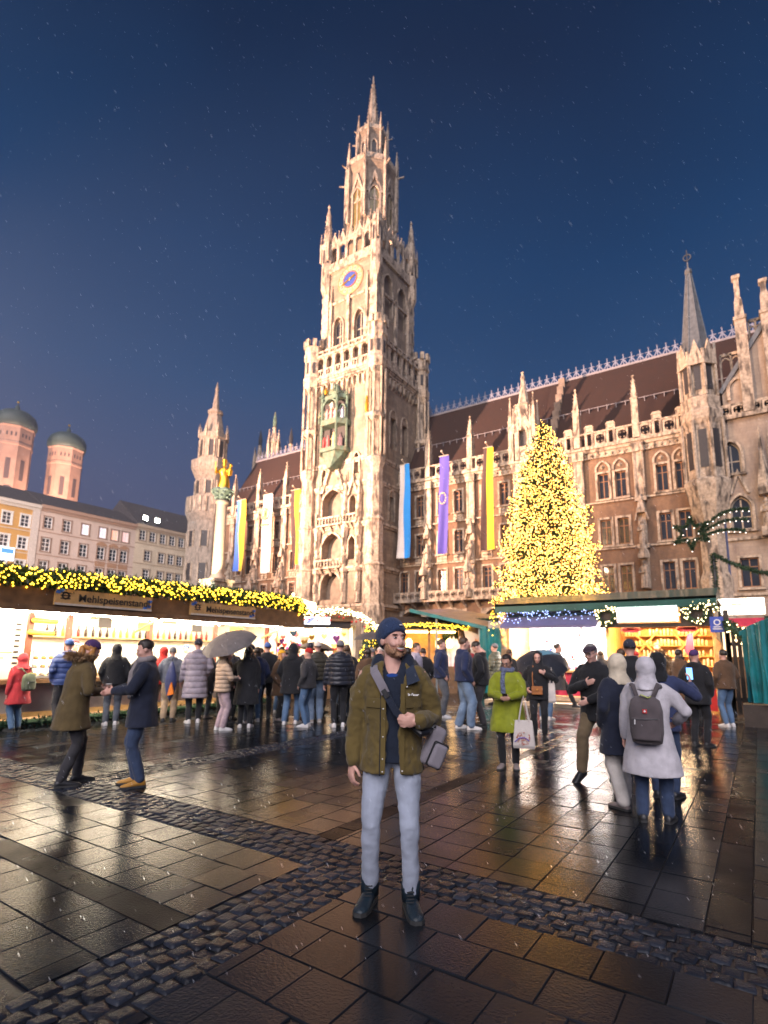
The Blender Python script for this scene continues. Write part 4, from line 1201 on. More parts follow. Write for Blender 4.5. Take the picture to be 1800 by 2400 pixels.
for k in range(8):
    a = 2 * pi * k / 8 + pi / 4
    for r, z, h_, w_ in ((2.79, 18.6, 2.4, 0.9), (2.79, 13.5, 2.6, 1.0), (2.19, 26.9, 2.0, 0.8), (2.0, 33.4, 2.6, 0.7), (2.79, 9.2, 2.2, 1.0)):
        d_ = M(); d_.obox((C3[0] + r * cos(a), C3[1] + r * sin(a), z), 0.06, w_, h_, a); part(d_, 'window', DARK, wt)
        for s in (-1, 1): b_.obox((C3[0] + (r + 0.05) * cos(a) - s * (w_ / 2 + 0.1) * sin(a), C3[1] + (r + 0.05) * sin(a) + s * (w_ / 2 + 0.1) * cos(a), z), 0.25, 0.2, h_ + 0.3, a)
    a2 = a - pi / 8
    for i in range(3):
        aa = a2 + (i + 0.5) * pi / 12
        b_.obox((C3[0] + 3.36 * cos(aa), C3[1] + 3.36 * sin(aa), 23.9), 0.2, 0.35, 2.3, aa)
    pinnacle(b_, C3[0] + 2.25 * cos(a2), C3[1] + 2.25 * sin(a2), 35.2, 36.2, 37.6, 0.3)
part(b_, 'moulding', TRIM, wt)
# small copper topped spires beyond
for i, (x, y, zt, lab) in enumerate(((-66.0, 62.0, 42.5, 'thin stone pinnacle topped with a green copper figure'), (-70.5, 63.0, 40.5, 'thin dark pinnacle just left of the copper topped one'), (-63.5, 63.5, 39.5, 'thin dark pinnacle just right of the copper topped one'))):
    m_ = M(); m_.lathe([(0.9, 20), (0.9, zt - 6), (1.1, zt - 5.8), (0.5, zt - 4.8), (0.3, zt - 3.2), (0.4, zt - 3.0), (0.15, zt - 2.8)], (0, 0, 0), 8)
    for k in range(4): pinnacle(m_, 1.1 * cos(k * pi / 2), 1.1 * sin(k * pi / 2), 24, zt - 6.5, zt - 3.5, 0.5)
    e = empty('roof_pinnacle', (x, y, 0)); m_.build('shaft', TRIM, e)
    f_ = M(); f_.lathe([(0.3, zt - 2.8), (0.35, zt - 1.8), (0.2, zt - 0.9), (0.05, zt)], (0, 0, 0), 6); f_.build('finial', COPPER if i == 0 else IRON, e)
    tag(e, lab, 'pinnacle')

# ---------------------------------------------------------------- town houses along the west end
XH = -88.0
WHITE = mat('white_paint', (0.72, 0.70, 0.70), 0.6, 0.08, 4)
HW = window_meshes(1.15, 1.75, False, 1, (0.36, 0.66), 1.0, WHITE, 0.10)
HW2 = window_meshes(1.2, 2.0, False, 1, (0.36, 0.66), 1.0, WHITE, 0.10)
def house(name, label, y0, y1, ze, colr, wins, trimc, roofz, roofx=-95):
    e = empty(name, (XH, (y0 + y1) / 2, 0))
    tag(e, label, 'house', 'town houses along the end of the square')
    wb = M(); holes = [(y - w / 2, y + w / 2, z, z + h_) for y, z, w, h_, _ in wins]
    wall(wb, 'x', XH, y0, y1, 0, ze, holes, 0.18, -1)
    wb.add([(XH, y0, 0), (XH - 12, y0, 0), (XH - 12, y0, ze), (XH, y0, ze)], [(0, 1, 2, 3)])
    part(wb, 'wall', mat('plaster_' + name, colr, 0.9, 0.07, 0.8, stain=tuple(c * 0.7 for c in colr), sscale=0.3, samt=0.35), e)
    tb = M(); tb.box(XH - 0.1, XH + 0.45, y0, y1, ze - 0.5, ze); tb.box(XH - 0.1, XH + 0.2, y0, y1, ze - 0.95, ze - 0.5)
    zs = sorted(set(w[1] for w in wins))
    for z in zs: tb.box(XH - 0.05, XH + 0.08, y0, y1, z - 0.62, z - 0.5)
    part(tb, 'cornice', mat('trim_' + name, trimc, 0.85, 0.08), e)
    SUR = mat('surround_' + name, tuple(c * 0.75 for c in trimc) if name != 'yellow_house' else (0.7, 0.68, 0.66), 0.85, 0.08)
    for y, z, w, h_, g in wins:
        fr = M()
        for a in (-1, 1): fr.box(XH - 0.02, XH + 0.09, y + a * (w / 2 + 0.08) - 0.08, y + a * (w / 2 + 0.08) + 0.08, z - 0.1, z + h_ + 0.16)
        fr.box(XH - 0.02, XH + 0.12, y - w / 2 - 0.2, y + w / 2 + 0.2, z + h_, z + h_ + 0.14); fr.box(XH - 0.02, XH + 0.16, y - w / 2 - 0.2, y + w / 2 + 0.2, z - 0.14, z)
        put_window(e, (XH - 0.12, y, z), HW if h_ < 1.9 else HW2, pi / 2, g); part(fr, 'window_surround', SUR, e)
    rb = M(); rb.loft([[(XH + 0.5, y0, ze), (XH - 6, y0, roofz), (XH - 13, y0, ze)], [(XH + 0.5, y1, ze), (XH - 6, y1, roofz), (XH - 13, y1, ze)]])
    part(rb, 'roof', mat('dark_roof', (0.06, 0.052, 0.055), 0.8, 0.2, 2.0, 0.4, 5), e)
    return e
GW = mat('lit_window_white', (0.9, 0.88, 0.95), 0.5, 0, emit=0.32, ecol=(0.85, 0.82, 1.0))
GO = mat('lit_window_orange', (0.9, 0.5, 0.35), 0.5, 0, emit=0.38, ecol=(1.0, 0.42, 0.26))
GP = mat('lit_window_pink', (0.9, 0.6, 0.6), 0.5, 0, emit=0.30, ecol=(1.0, 0.55, 0.52))
yw = [(y, z, 1.15, 1.75, None) for y in (27.9, 30.3, 32.55, 34.9) for z in (19.4, 16.1, 12.7, 9.2)]
hy = house('yellow_house', 'ochre yellow house with white window frames at the left edge', 18, 36.74, 23.0, (0.50, 0.28, 0.09), yw, (0.55, 0.48, 0.42), 26.3)
pw = M(); pw.box(XH - 0.05, XH + 0.22, 35.75, 36.7, 0, 22.1); part(pw, 'pilaster', mat('pilaster_white', (0.55, 0.47, 0.42), 0.85), hy)
pk = []
for y, g in ((38.0, None), (40.7, None), (43.5, GW), (46.3, GW), (48.3, GO), (50.15, GP)):
    pk += [(y, 19.75, 1.15, 1.75, g), (y, 16.25, 1.2, 2.0, None), (y, 12.8, 1.2, 2.0, None), (y, 9.2, 1.2, 2.0, None)]
hp = house('pink_house', 'pale pink plastered house with a few lit top windows', 36.74, 51.9, 23.2, (0.56, 0.44, 0.38), pk, (0.36, 0.23, 0.17), 26.4)
for y in (46.3, 48.3, 50.15):
    pd = M()
    pd.prism([(y - 0.95, 18.5), (y + 0.95, 18.5), (y + 0.7, 18.9), (y, 19.15), (y - 0.7, 18.9)], 'x', XH - 0.02, XH + 0.10)
    pd.box(XH - 0.02, XH + 0.06, y - 0.8, y + 0.8, 15.1, 15.9)
    part(pd, 'painted_pediment', mat('ochre_paint', (0.36, 0.21, 0.13), 0.9), hp)
cwn = [(y, 20.7, 1.15, 1.75, None) for y in (53.2, 55.1, 57.1, 59.0, 60.9)] + [(y, z, 1.15, 1.75, None) for y in (54.4, 57.1, 59.0, 60.8) for z in (17.2, 13.9, 10.4)]
hc = house('cream_house', 'cream coloured house with floodlights on its eave', 51.9, 66, 23.4, (0.60, 0.50, 0.38), cwn, (0.42, 0.32, 0.24), 28.5)
so = M(); so.box(XH + 0.2, XH + 0.5, 32.1, 33.9, 14.1, 16.0); sg_ = so.build('lit_sign', mat('sign_case', (0.8, 0.85, 0.95), 0.4, 0, emit=0.8, ecol=(0.75, 0.85, 1.0)))
tag(sg_, 'small white and blue illuminated sign on the yellow house', 'sign')
sp_ = M(); sp_.box(XH + 0.51, XH + 0.53, 32.25, 33.75, 15.1, 15.75); sp_.build('sign_print', mat('sign_blue', (0.05, 0.18, 0.6), 0.4, 0, emit=0.5, ecol=(0.1, 0.3, 1.0)), sg_)
# a roof beyond
e = empty('background_house', (-104, 60, 0)); tag(e, 'dark steep roof rising behind the cream house', 'house')
m_ = M(); m_.loft([[(-96, 44, 22), (-101, 46.5, 27.3), (-106, 49, 22)], [(-96, 90, 22), (-101, 90, 30), (-106, 90, 22)]]); part(m_, 'roof', mat('dark_roof', (0.06, 0.052, 0.055)), e)
m_ = M(); m_.box(-106, -96, 44, 90, 0, 22); part(m_, 'wall', mat('plaster_far', (0.25, 0.2, 0.17), 0.9), e)
# floodlights on the eave of the cream house
FLE = mat('floodlight_lens', (1, 0.95, 0.8), 0.3, 0, emit=60, ecol=(1.0, 0.93, 0.72), sample=False)
for i, y in enumerate((53.2, 55.4)):
    f_ = M(); f_.box(-0.3, 0.15, -0.45, 0.45, 0.0, 0.75); f_.tube([(0, 0, -0.8), (0, 0, 0)], 0.07, 5)
    o = f_.build('floodlight', IRON, loc=(XH + 0.3, y, 24.2)); tag(o, ('left' if i == 0 else 'right') + ' one of two glaring floodlights on the cream house eave', 'floodlight', 'floodlights on the eave')
    l_ = M(); l_.box(0.16, 0.2, -0.4, 0.4, 0.06, 0.7); l_.build('lens', FLE, o)

# ---------------------------------------------------------------- twin domed church towers
CH1 = mat('church_brick', (0.40, 0.25, 0.19), 0.9, 0.15, 0.4, stain=(0.25, 0.16, 0.13), sscale=0.15)
DOME = mat('dome_copper', (0.05, 0.075, 0.065), 0.6, 0.2, 0.3)
for i, (x, y, lab) in enumerate(((-234.9, 85.6, 'nearer brick church tower with dark onion dome at the left edge'), (-241.0, 107.8, 'farther brick church tower with dark onion dome'))):
    e = empty('church_tower', (x, y, 0)); tag(e, lab, 'church tower', 'twin church towers')
    t = M(); t.lathe([(6.9, 0), (6.9, 50), (7.15, 50.4), (7.15, 51.2), (6.7, 51.6), (6.7, 78.3), (6.95, 78.7), (6.95, 79.6), (6.8, 80), (6.8, 85.4), (7.2, 86), (7.0, 86.3)], (0, 0, 0), 8, pi / 8 + 0.3); t.build('shaft', CH1, e)
    d_ = M(); d_.lathe([(6.9, 86.2), (7.4, 87.6), (7.3, 89.6), (6.4, 91.6), (4.4, 93.2), (2.0, 94.0), (0.9, 94.6), (0.8, 95.8), (0.3, 96.3), (0.05, 97.5)], (0, 0, 0), 20); d_.build('dome', DOME, e, True)
    g = M(); g.ell((0, 0, 97.6), 0.5, 0.5, 0.5, 8, 6); g.build('orb', GOLD, e, True)
    for k in range(8):
        a = 2 * pi * k / 8 + pi / 4 + 0.3
        w_ = M()
        for s, r_, z_, ww, hh in ((-1.4, 6.3, 82.6, .55, 1.5), (0, 6.3, 82.6, .55, 1.5), (1.4, 6.3, 82.6, .55, 1.5), (0, 6.21, 69, 1.6, 8), (0, 6.21, 57, 1.4, 5)):
            w_ = M(); w_.obox((r_ * cos(a) - s * sin(a), r_ * sin(a) + s * cos(a), z_), 0.12, ww, hh, a); w_.build('window', mat('church_dark', (0.10, 0.07, 0.07), 0.9), e)
    cl = M(); cl.lathe([(1.9, 0), (1.9, 0.2), (0.1, 0.25)], (0, 0, 0), 16); cl.xf(Matrix.Rotation(pi / 2, 4, 'Y')); a = -0.35
    o = cl.build('clock', mat('church_clock', (0.08, 0.06, 0.06), 0.8), e, loc=(6.5 * cos(a), 6.5 * sin(a), 60)); o.rotation_euler = (0, 0, a)

# ---------------------------------------------------------------- column with the golden statue
cx, cy_ = -31.4, 24.8
colm = empty('statue_column', (cx, cy_, 0)); tag(colm, 'tall stone column carrying a golden crowned statue', 'column')
t = M(); t.box(-2.2, 2.2, -2.2, 2.2, 0, 1.0); t.box(-1.5, 1.5, -1.5, 1.5, 1.0, 4.6); t.box(-1.75, 1.75, -1.75, 1.75, 4.6, 5.0); t.box(-0.75, 0.75, -0.75, 0.75, 5.0, 6.4); t.box(-0.85, 0.85, -0.85, 0.85, 6.4, 6.6)
t.build('pedestal', TRIM, colm)
t = M(); t.lathe([(0.55, 6.6), (0.55, 6.75), (0.42, 6.95), (0.40, 7.1), (0.38, 12.0), (0.36, 12.05), (0.45, 12.15), (0.45, 12.3)], (0, 0, 0), 20); t.build('shaft', mat('column_marble', (0.55, 0.43, 0.33), 0.5, 0.1, 3, stain=(0.35, 0.25, 0.2)), colm, True)
t = M(); t.lathe([(0.36, 12.3), (0.4, 12.5), (0.52, 12.75), (0.72, 13.05), (0.72, 13.2), (0.5, 13.2)], (0, 0, 0), 8, pi / 8)
for k in range(8):
    for z, r in ((12.55, 0.5), (12.8, 0.62), (13.02, 0.78)): a = k * pi / 4 + z; t.octa((r * cos(a), r * sin(a), z), 0.14)
t.build('capital', mat('capital_bronze', (0.14, 0.19, 0.17), 0.6, 0.3, 6), colm)
t = M()
for z, rx, ry in ():
    pass
t.loft([[(rx * cos(2 * pi * k / 12) + ox, ry * sin(2 * pi * k / 12), z) for k in range(12)] for z, rx, ry, ox in ((13.2, .42, .36, 0), (13.5, .44, .34, .02), (13.9, .36, .28, .05), (14.2, .30, .24, .0), (14.5, .36, .26, -.04), (14.72, .32, .22, -.03), (14.82, .12, .12, 0), (14.9, .11, .12, 0))])
t.ell((0, -0.02, 15.05), 0.16, 0.17, 0.2, 10, 8)
t.lathe([(0.15, 15.2), (0.2, 15.45), (0.05, 15.5)], (0, 0, 0), 8)
t.tube([(-0.3, 0, 14.6), (-0.55, -0.2, 14.4), (-0.5, -0.35, 14.7)], [0.14, 0.12, 0.08], 6); t.tube([(-0.5, -0.35, 14.2), (-0.55, -0.38, 15.2)], 0.05, 5)
t.ell((0.45, -0.2, 14.55), 0.2, 0.2, 0.3, 8, 6); t.ell((0.5, -0.25, 14.95), 0.13, 0.13, 0.15, 8, 6); t.tube([(0.3, 0, 14.6), (0.5, -0.1, 14.3), (0.4, -0.35, 14.25)], [0.14, 0.13, 0.1], 6)
o = t.build('statue', GOLD, colm); remesh(o, 0.04, 1); 
o.rotation_euler = (0, 0, 0.7)
t = M()
for sx in (-1.4, 1.4): statue(t, sx, -1.4, 5.0, 1.3, 0.3)
t.build('putto', mat('dark_bronze', (0.06, 0.07, 0.07), 0.5), colm)

# ---------------------------------------------------------------- the place's floodlights, plus an added fill for the houses (spot lamps)
def spot(name, loc, target, power, angle, color, radius=0.4, blend=0.5):
    l = bpy.data.lights.new(name, 'SPOT'); l.energy = power; l.spot_size = radians(angle); l.spot_blend = blend; l.color = color; l.shadow_soft_size = radius
    o = bpy.data.objects.new(name, l); col.objects.link(o); o.location = loc
    o.rotation_euler = (Vector(target) - Vector(loc)).to_track_quat('-Z', 'Y').to_euler()
    return o
WARM = (1.0, 0.74, 0.52)
spot('facade_floodlight', (-66, -6, 19), (-41, 50, 38), 640000, 64, (1.0, 0.61, 0.42), 1.0, 0.6)
spot('facade_floodlight', (-30, -22, 22), (-14, 53, 14), 88000, 75, (1.0, 0.70, 0.47), 1.0, 0.9)
spot('church_floodlight', (-205, 60, 20), (-236, 88, 76), 380000, 50, (1.0, 0.62, 0.45), 1.0, 0.9)
spot('church_floodlight', (-205, 85, 20), (-241, 108, 70), 420000, 50, (1.0, 0.62, 0.45), 1.0, 0.9)
spot('column_floodlight', (-28.0, 20.0, 3.2), (-31.4, 24.8, 11.5), 9000, 70, (1.0, 0.8, 0.5), 0.2, 0.5)
spot('house_fill_spot', (-42, 4, 16), (-88, 46, 17), 85000, 60, (1.0, 0.83, 0.74), 1.0, 0.9)  # added spot to brighten the houses, in place of market and street light
# ================================================================== banners on the town hall
def banner(xa, xb, xa2, xb2, zt, zb, y, cl, cr2, lab, ratio=0.5, ph=0.0):
    xm = (xa + xb) / 2
    e = empty('banner', (xm, y, zb)); tag(e, lab, 'banner', 'banners hung on the town hall')
    n = 22
    def half(u0, u1, nm, mt):
        q = M(); front = []; back = []
        for i in range(n + 1):
            t = i / n
            z = zt + (zb - zt) * t
            L = xa + (xa2 - xa) * t; R = xb + (xb2 - xb) * t
            for j in range(5):
                u = u0 + (u1 - u0) * j / 4
                xx = L + (R - L) * u + 0.10 * sin(t * 5 + ph) * t
                yy = y + 0.16 * sin(u * 6 + t * 4 + ph) * (0.3 + t) + 0.10 * sin(t * 9 + ph)
                front.append((xx, yy, z)); back.append((xx, yy + 0.03, z))
        f = []
        for i in range(n):
            for j in range(4):
                a = i * 5 + j
                f.append((a, a + 1, a + 6, a + 5))
        q.add(front, f); q.add(back, f)
        part(q, nm, mt, e, True)
    half(0, ratio, 'stripe', cl); half(ratio, 1, 'stripe', cr2)
    p = M(); p.tube([(xm - 0.1, YF - 0.3, zt - 0.5), (xm, y - 0.5, zt + 0.35)], 0.06, 5); p.ell((xm, y - 0.5, zt + 0.38), 0.13, 0.13, 0.13, 6, 5); p.tube([(xa, y, zt), (xb, y, zt)], 0.05, 5)
    part(p, 'pole', mat('banner_pole', (0.5, 0.42, 0.34), 0.5), e)
    return e
FB = lambda n, c: mat('flag_' + n, c, 0.8, 0.06, 0.8, sheen=0.2)
banner(-33.6, -32.3, -33.8, -32.0, 23.6, 12.4, 51.6, FB('white', (0.62, 0.58, 0.58)), FB('sky', (0.02, 0.27, 0.75)), 'white and light blue banner nearest the clock tower on its right')
eu = banner(-28.3, -27.1, -28.4, -27.2, 23.6, 12.4, 51.6, FB('eu', (0.065, 0.05, 0.30)), FB('eu', (0.065, 0.05, 0.30)), 'deep violet blue banner with a ring of gold stars', 0.5, 1.0)
sm = M(); sm.prism([(0.10 * (1 if k % 2 == 0 else 0.42) * cos(pi / 2 + k * pi / 5), 0.10 * (1 if k % 2 == 0 else 0.42) * sin(pi / 2 + k * pi / 5)) for k in range(10)], 'y', -0.02, 0.0)
smm = sm.mesh('star', mat('flag_star', (0.85, 0.6, 0.1), 0.6))
for k in range(12):
    link_mesh('star', smm, eu, (-27.75 + 0.42 * sin(k * pi / 6), 51.32, 18.6 + 0.62 * cos(k * pi / 6))).matrix_parent_inverse = Matrix.Translation(-eu.location)
banner(-22.9, -21.8, -23.4, -21.8, 23.5, 12.3, 51.6, FB('black', (0.045, 0.02, 0.02)), FB('gold', (0.80, 0.47, 0.01)), 'black and gold banner beside the lit christmas tree', 0.42, 2.0)
banner(-62.1, -60.2, -61.8, -59.9, 23.5, 13.0, 51.6, FB('blue', (0.06, 0.17, 0.62)), FB('yellow', (0.72, 0.46, 0.02)), 'blue and yellow banner just right of the statue column', 0.46, 0.5)
wbn = banner(-56.6, -54.8, -56.1, -54.3, 23.5, 12.3, 51.6, FB('grey', (0.55, 0.52, 0.53)), FB('grey', (0.55, 0.52, 0.53)), 'plain white banner with a green emblem at its top', 0.5, 1.5)
em = M()
for a in range(10): em.ring([(-55.7 + 0.62 * cos(2 * pi * i / 12), 20.6 + 0.9 * sin(2 * pi * i / 12)) for i in range(12)], [(-55.7 + 0.4 * cos(2 * pi * i / 12), 20.6 + 0.65 * sin(2 * pi * i / 12)) for i in range(12)], 'y', 51.22, 51.24) if a == 0 else None
em.box(-55.85, -55.55, 51.22, 51.24, 20.1, 21.1); em.box(-56.3, -55.1, 51.22, 51.24, 18.9, 19.2)
part(em, 'emblem', FB('green', (0.16, 0.28, 0.10)), wbn)
banner(-51.2, -49.5, -50.3, -49.4, 23.3, 13.0, 51.6, FB('black', (0.045, 0.02, 0.02)), FB('gold', (0.80, 0.47, 0.01)), 'black and gold banner left of the clock tower', 0.45, 2.6)

# ================================================================== foliage and fairy lights
NEEDLE = mat('fir_needles', (0.035, 0.070, 0.022), 0.6, 0.35, 8.0)
NEEDLE2 = mat('garland_needles', (0.020, 0.055, 0.022), 0.65, 0.35, 20.0)
BULB = mat('warm_bulb', (1, 0.8, 0.4), 0.4, 0, emit=34.0, ecol=(1.0, 0.45, 0.08))
BULBY = mat('yellow_bulb', (1, 0.8, 0.2), 0.4, 0, emit=4.2, ecol=(1.0, 0.55, 0.03), sample=False)
BULBW = mat('white_bulb', (1, 0.9, 0.7), 0.4, 0, emit=5, ecol=(1.0, 0.74, 0.34), sample=False)
BULBB = mat('blue_bulb', (0.6, 0.7, 1), 0.4, 0, emit=5, ecol=(0.30, 0.42, 1.0), sample=False)

def needles(mb, p, d, n, L, spread, rr):
    """n thin leaf blades round point p along direction d"""
    for _ in range(n):
        v = Vector((rr.gauss(0, 1), rr.gauss(0, 1), rr.gauss(0, 1))).normalized()
        dd = (d * rr.uniform(0.2, 1.0) + v * spread).normalized()
        s = dd.cross(Vector((rr.gauss(0, 1), rr.gauss(0, 1), rr.gauss(0, 1))))
        if s.length < 1e-4: continue
        s = s.normalized() * L * rr.uniform(0.10, 0.2)
        l = L * rr.uniform(0.6, 1.2)
        mb.add([p - s, p + s, p + dd * l], [(0, 1, 2)])

def garland(name, path, r, parent, dens=70, L=0.10, bulbs=0, bm=None, br=0.028, indiv=0, droop=0.0, seed=1, bulb_front=None, mt=None):
    rr = random.Random(seed)
    path = [Vector(p) for p in path]
    seg = [(path[i], path[i + 1], (path[i + 1] - path[i]).length) for i in range(len(path) - 1)]
    tot = sum(s[2] for s in seg)
    def at(t):
        t *= tot
        for a, b, l in seg:
            if t <= l or (a, b, l) == seg[-1]: return a.lerp(b, min(1, t / max(l, 1e-6))), (b - a).normalized()
            t -= l
    mb = M()
    mb.tube(path, r * 0.55, 7)
    n = int(dens * tot)
    for i in range(n):
        p, d = at((i + rr.random()) / n)
        a = rr.uniform(0, 2 * pi); u = d.orthogonal().normalized(); w = d.cross(u)
        rad = (u * cos(a) + w * sin(a))
        needles(mb, p + rad * r * rr.uniform(0.3, 0.8), (rad + d * rr.uniform(-0.6, 0.6)), 3, L, 0.5, rr)
    inv = Matrix.Translation(-parent.location) if abs(parent.rotation_euler.z) < 1e-6 else Matrix.Identity(4)
    g = stuff(mb.build(name, mt or NEEDLE2, parent)); g.matrix_parent_inverse = inv
    if bulbs:
        bb = M(); me = None
        for i in range(bulbs):
            p, d = at((i + rr.random()) / bulbs)
            a = rr.uniform(0, 2 * pi)
            if bulb_front is not None: a = None
            u = d.orthogonal().normalized(); w = d.cross(u)
            if a is None:
                rad = (Vector(bulb_front) + Vector((rr.gauss(0, 0.6), rr.gauss(0, 0.6), rr.gauss(0, 0.75))))
                rad = (rad - d * rad.dot(d)).normalized()
            else: rad = u * cos(a) + w * sin(a)
            q = p + rad * r * rr.uniform(0.88, 1.1) + Vector((0, 0, -droop * rr.random()))
            if i < indiv:
                if me is None: k = M(); k.ell((0, 0, 0), br, br, br, 8, 5); me = k.mesh('light_bulb', bm, True)
                link_mesh('light_bulb', me, parent, q).matrix_parent_inverse = inv
            else:
                bb.ell(q, br, br, br, 6, 4)
        if bb.v: stuff(bb.build('light_bulbs', bm, parent)).matrix_parent_inverse = inv
    return g

# ---------------------------------------------------------------- big christmas tree
tree = empty('christmas_tree', (-12.65, 40.0, 0)); tag(tree, 'huge christmas tree covered in warm fairy lights behind the green roofed stall', 'tree')
tr = M(); tr.lathe([(0.42, 0), (0.36, 4), (0.2, 12), (0.04, 19.6)], (0, 0, 0), 10); tr.build('trunk', mat('bark', (0.07, 0.045, 0.03), 0.9, 0.3), tree)
PROF = [(2.0, 4.4), (3.5, 4.75), (5.5, 4.5), (7.0, 4.1), (9.0, 3.8), (11.0, 3.4), (13.0, 2.95), (15.0, 2.4), (16.5, 1.85), (17.8, 1.2), (19.0, 0.55), (19.9, 0.06)]
def prof(z):
    for (a, ra), (b, rb) in zip(PROF, PROF[1:]):
        if a <= z <= b: return ra + (rb - ra) * (z - a) / (b - a)
    return 0.05
rr = random.Random(11)
br_ = M(); nd = M(); bl = M()
z = 2.4
while z < 19.6:
    R = prof(z) * 0.87; nb = max(4, int(5 + R * 2.2))
    a0 = rr.uniform(0, 6.28)
    for k in range(nb):
        a = a0 + 2 * pi * (k + rr.uniform(-0.25, 0.25)) / nb
        L = R * rr.uniform(0.80, 1.10) * (1.12 if rr.random() < 0.12 else 1)
        dr = -0.10 * L; up = rr.uniform(0.05, 0.22) * L
        pts = [Vector((0, 0, z)), Vector((cos(a) * L * 0.5, sin(a) * L * 0.5, z + dr * 0.8)), Vector((cos(a) * L, sin(a) * L, z + dr + up))]
        br_.tube(pts, [0.05, 0.035, 0.012], 4)
        ns = max(3, int(L * 6))
        for i in range(ns):
            t = 0.25 + 0.75 * (i + rr.random()) / ns
            p = pts[0].lerp(pts[1], t * 2) if t < 0.5 else pts[1].lerp(pts[2], t * 2 - 1)
            side = Vector((-sin(a), cos(a), 0)) * rr.choice((-1, 1)) * rr.uniform(0.05, 0.42) * (1.25 - t) * min(1.6, L * 0.6)
            q = p + side + Vector((0, 0, rr.uniform(-0.12, 0.06)))
            dirn = (Vector((cos(a), sin(a), 0.15)) + side.normalized() * 0.6)
            needles(nd, q, dirn, 9, 0.30, 0.75, rr)
            nbul = 5 if t > 0.72 else (2 if rr.random() < 0.55 else 0)
            for _ in range(nbul):
                if rr.random() < 1.1:
                    bl.octa(q + dirn.normalized() * 0.16 + Vector((rr.gauss(0, 0.13), rr.gauss(0, 0.13), rr.gauss(0, 0.13))), 0.0155)
    z += 0.36
br_.build('branches', MATS['bark'], tree); stuff(nd.build('crown', NEEDLE, tree)); stuff(bl.build('light_bulbs', BULB, tree))

# ================================================================== market stalls
WOOD = mat('stall_wood', (0.20, 0.105, 0.045), 0.6, 0.3, 5.0, 0.3, 30)
WOODD = mat('dark_wood', (0.035, 0.024, 0.018), 0.6, 0.3, 5.0, 0.3, 30)
WOODL = mat('sign_wood', (0.55, 0.32, 0.12), 0.55, 0.2, 6.0, 0.2, 40)
CREAM = mat('cream_panel', (0.62, 0.52, 0.42), 0.6, 0.08)
INWALL = mat('stall_inner_white', (0.75, 0.68, 0.55), 0.7, 0.08, 2)
TUBE_W = mat('neon_tube', (1, 0.95, 0.85), 0.4, 0, emit=22, ecol=(1.0, 0.87, 0.66))
TUBE_C = mat('cool_tube', (1, 0.97, 0.95), 0.4, 0, emit=26, ecol=(1.0, 0.92, 0.86))
TUBE_A = mat('amber_tube', (1, 0.8, 0.4), 0.4, 0, emit=16, ecol=(1.0, 0.52, 0.14))
INK = mat('sign_ink', (0.03, 0.022, 0.018), 0.7)
LOZB = mat('lozenge_blue', (0.05, 0.16, 0.55), 0.6)

def area(name, loc, target, power, sx, sy, color, ax=(1, 0, 0)):
    l = bpy.data.lights.new(name, 'AREA'); l.shape = 'RECTANGLE'; l.size = sx; l.size_y = sy; l.energy = power; l.color = color
    o = bpy.data.objects.new(name, l); col.objects.link(o); o.location = loc
    if sy > sx: l.size, l.size_y = sy, sx
    zz = (Vector(loc) - Vector(target)).normalized(); xx = Vector(ax); xx = (xx - zz * xx.dot(zz)).normalized()
    o.rotation_euler = Matrix((xx, zz.cross(xx), zz)).transposed().to_euler()
    return o

# ---- left stall: sweet dishes
ls = empty('market_stall', (-13.2, 8.0, 0)); tag(ls, 'long wooden sweets stall with bright counter and light garland on its roof', 'stall')
def lp(mb, nm, mt, root=None, smooth=False): return part(mb, nm, mt, root or ls, smooth)
q = M(); q.box(-13.2, -13.0, 3.0, 12.6, 0.30, 0.92); lp(q, 'counter_front', CREAM)
q = M(); q.box(-13.3, -12.78, 3.0, 12.6, 0.92, 1.0); lp(q, 'counter_top', WOOD)
q = M(); q.box(-13.12, -12.96, 3.0, 12.6, 0.22, 0.32); lp(q, 'skirting', WOODL)
q = M(); q.box(-15.9, -15.8, 3.0, 12.6, 0, 2.9); q.box(-15.8, -13.2, 3.0, 3.1, 0, 2.9); q.box(-15.8, -13.2, 12.5, 12.6, 0, 2.9); q.box(-15.8, -13.2, 3.1, 12.5, 2.5, 2.56); lp(q, 'inner_wall', INWALL)
q = M(); q.box(-15.8, -13.0, 3.1, 12.5, 0.02, 0.1); lp(q, 'floor', WOOD)
q = M(); q.loft([[(-12.05, y, 2.40), (-12.0, y, 2.86), (-14.4, y, 3.35), (-16.3, y, 2.9), (-16.3, y, 2.8), (-13.4, y, 2.62)] for y in (2.6, 12.9)]); lp(q, 'roof', WOOD)
q = M(); q.box(-12.02, -11.96, 2.6, 12.9, 2.38, 2.50); lp(q, 'fascia_board', WOOD)
for y in (3.2, 5.55, 6.35, 8.35, 10.4, 12.4):
    q = M(); q.box(-13.14, -13.04, y - 0.05, y + 0.05, 1.0, 2.55); lp(q, 'post', mat('red_wood', (0.22, 0.065, 0.035), 0.6, 0.2))
for y in (3.4, 7.9, 12.2):
    q = M(); q.tube([(-13.1, y, 2.05), (-12.15, y + 0.12, 2.42)], 0.035, 5); lp(q, 'brace', WOODL)
q = M(); q.box(-13.06, -13.0, 3.2, 5.42, 1.02, 2.45); mb_ = lp(q, 'menu_board', mat('menu_white', (0.75, 0.66, 0.52), 0.5, 0.04))
q = M()
for i in range(9):
    z = 2.12 - i * 0.115; q.box(-12.996, -12.992, 4.25, 4.25 + 0.55 + 0.14 * ((i * 7) % 4), z, z + 0.028)
lp(q, 'menu_lines', mat('menu_ink', (0.42, 0.30, 0.16), 0.7), mb_)
q = M()
for i in range(9):
    z = 2.12 - i * 0.115; q.box(-12.996, -12.992, 5.24, 5.34, z, z + 0.045)
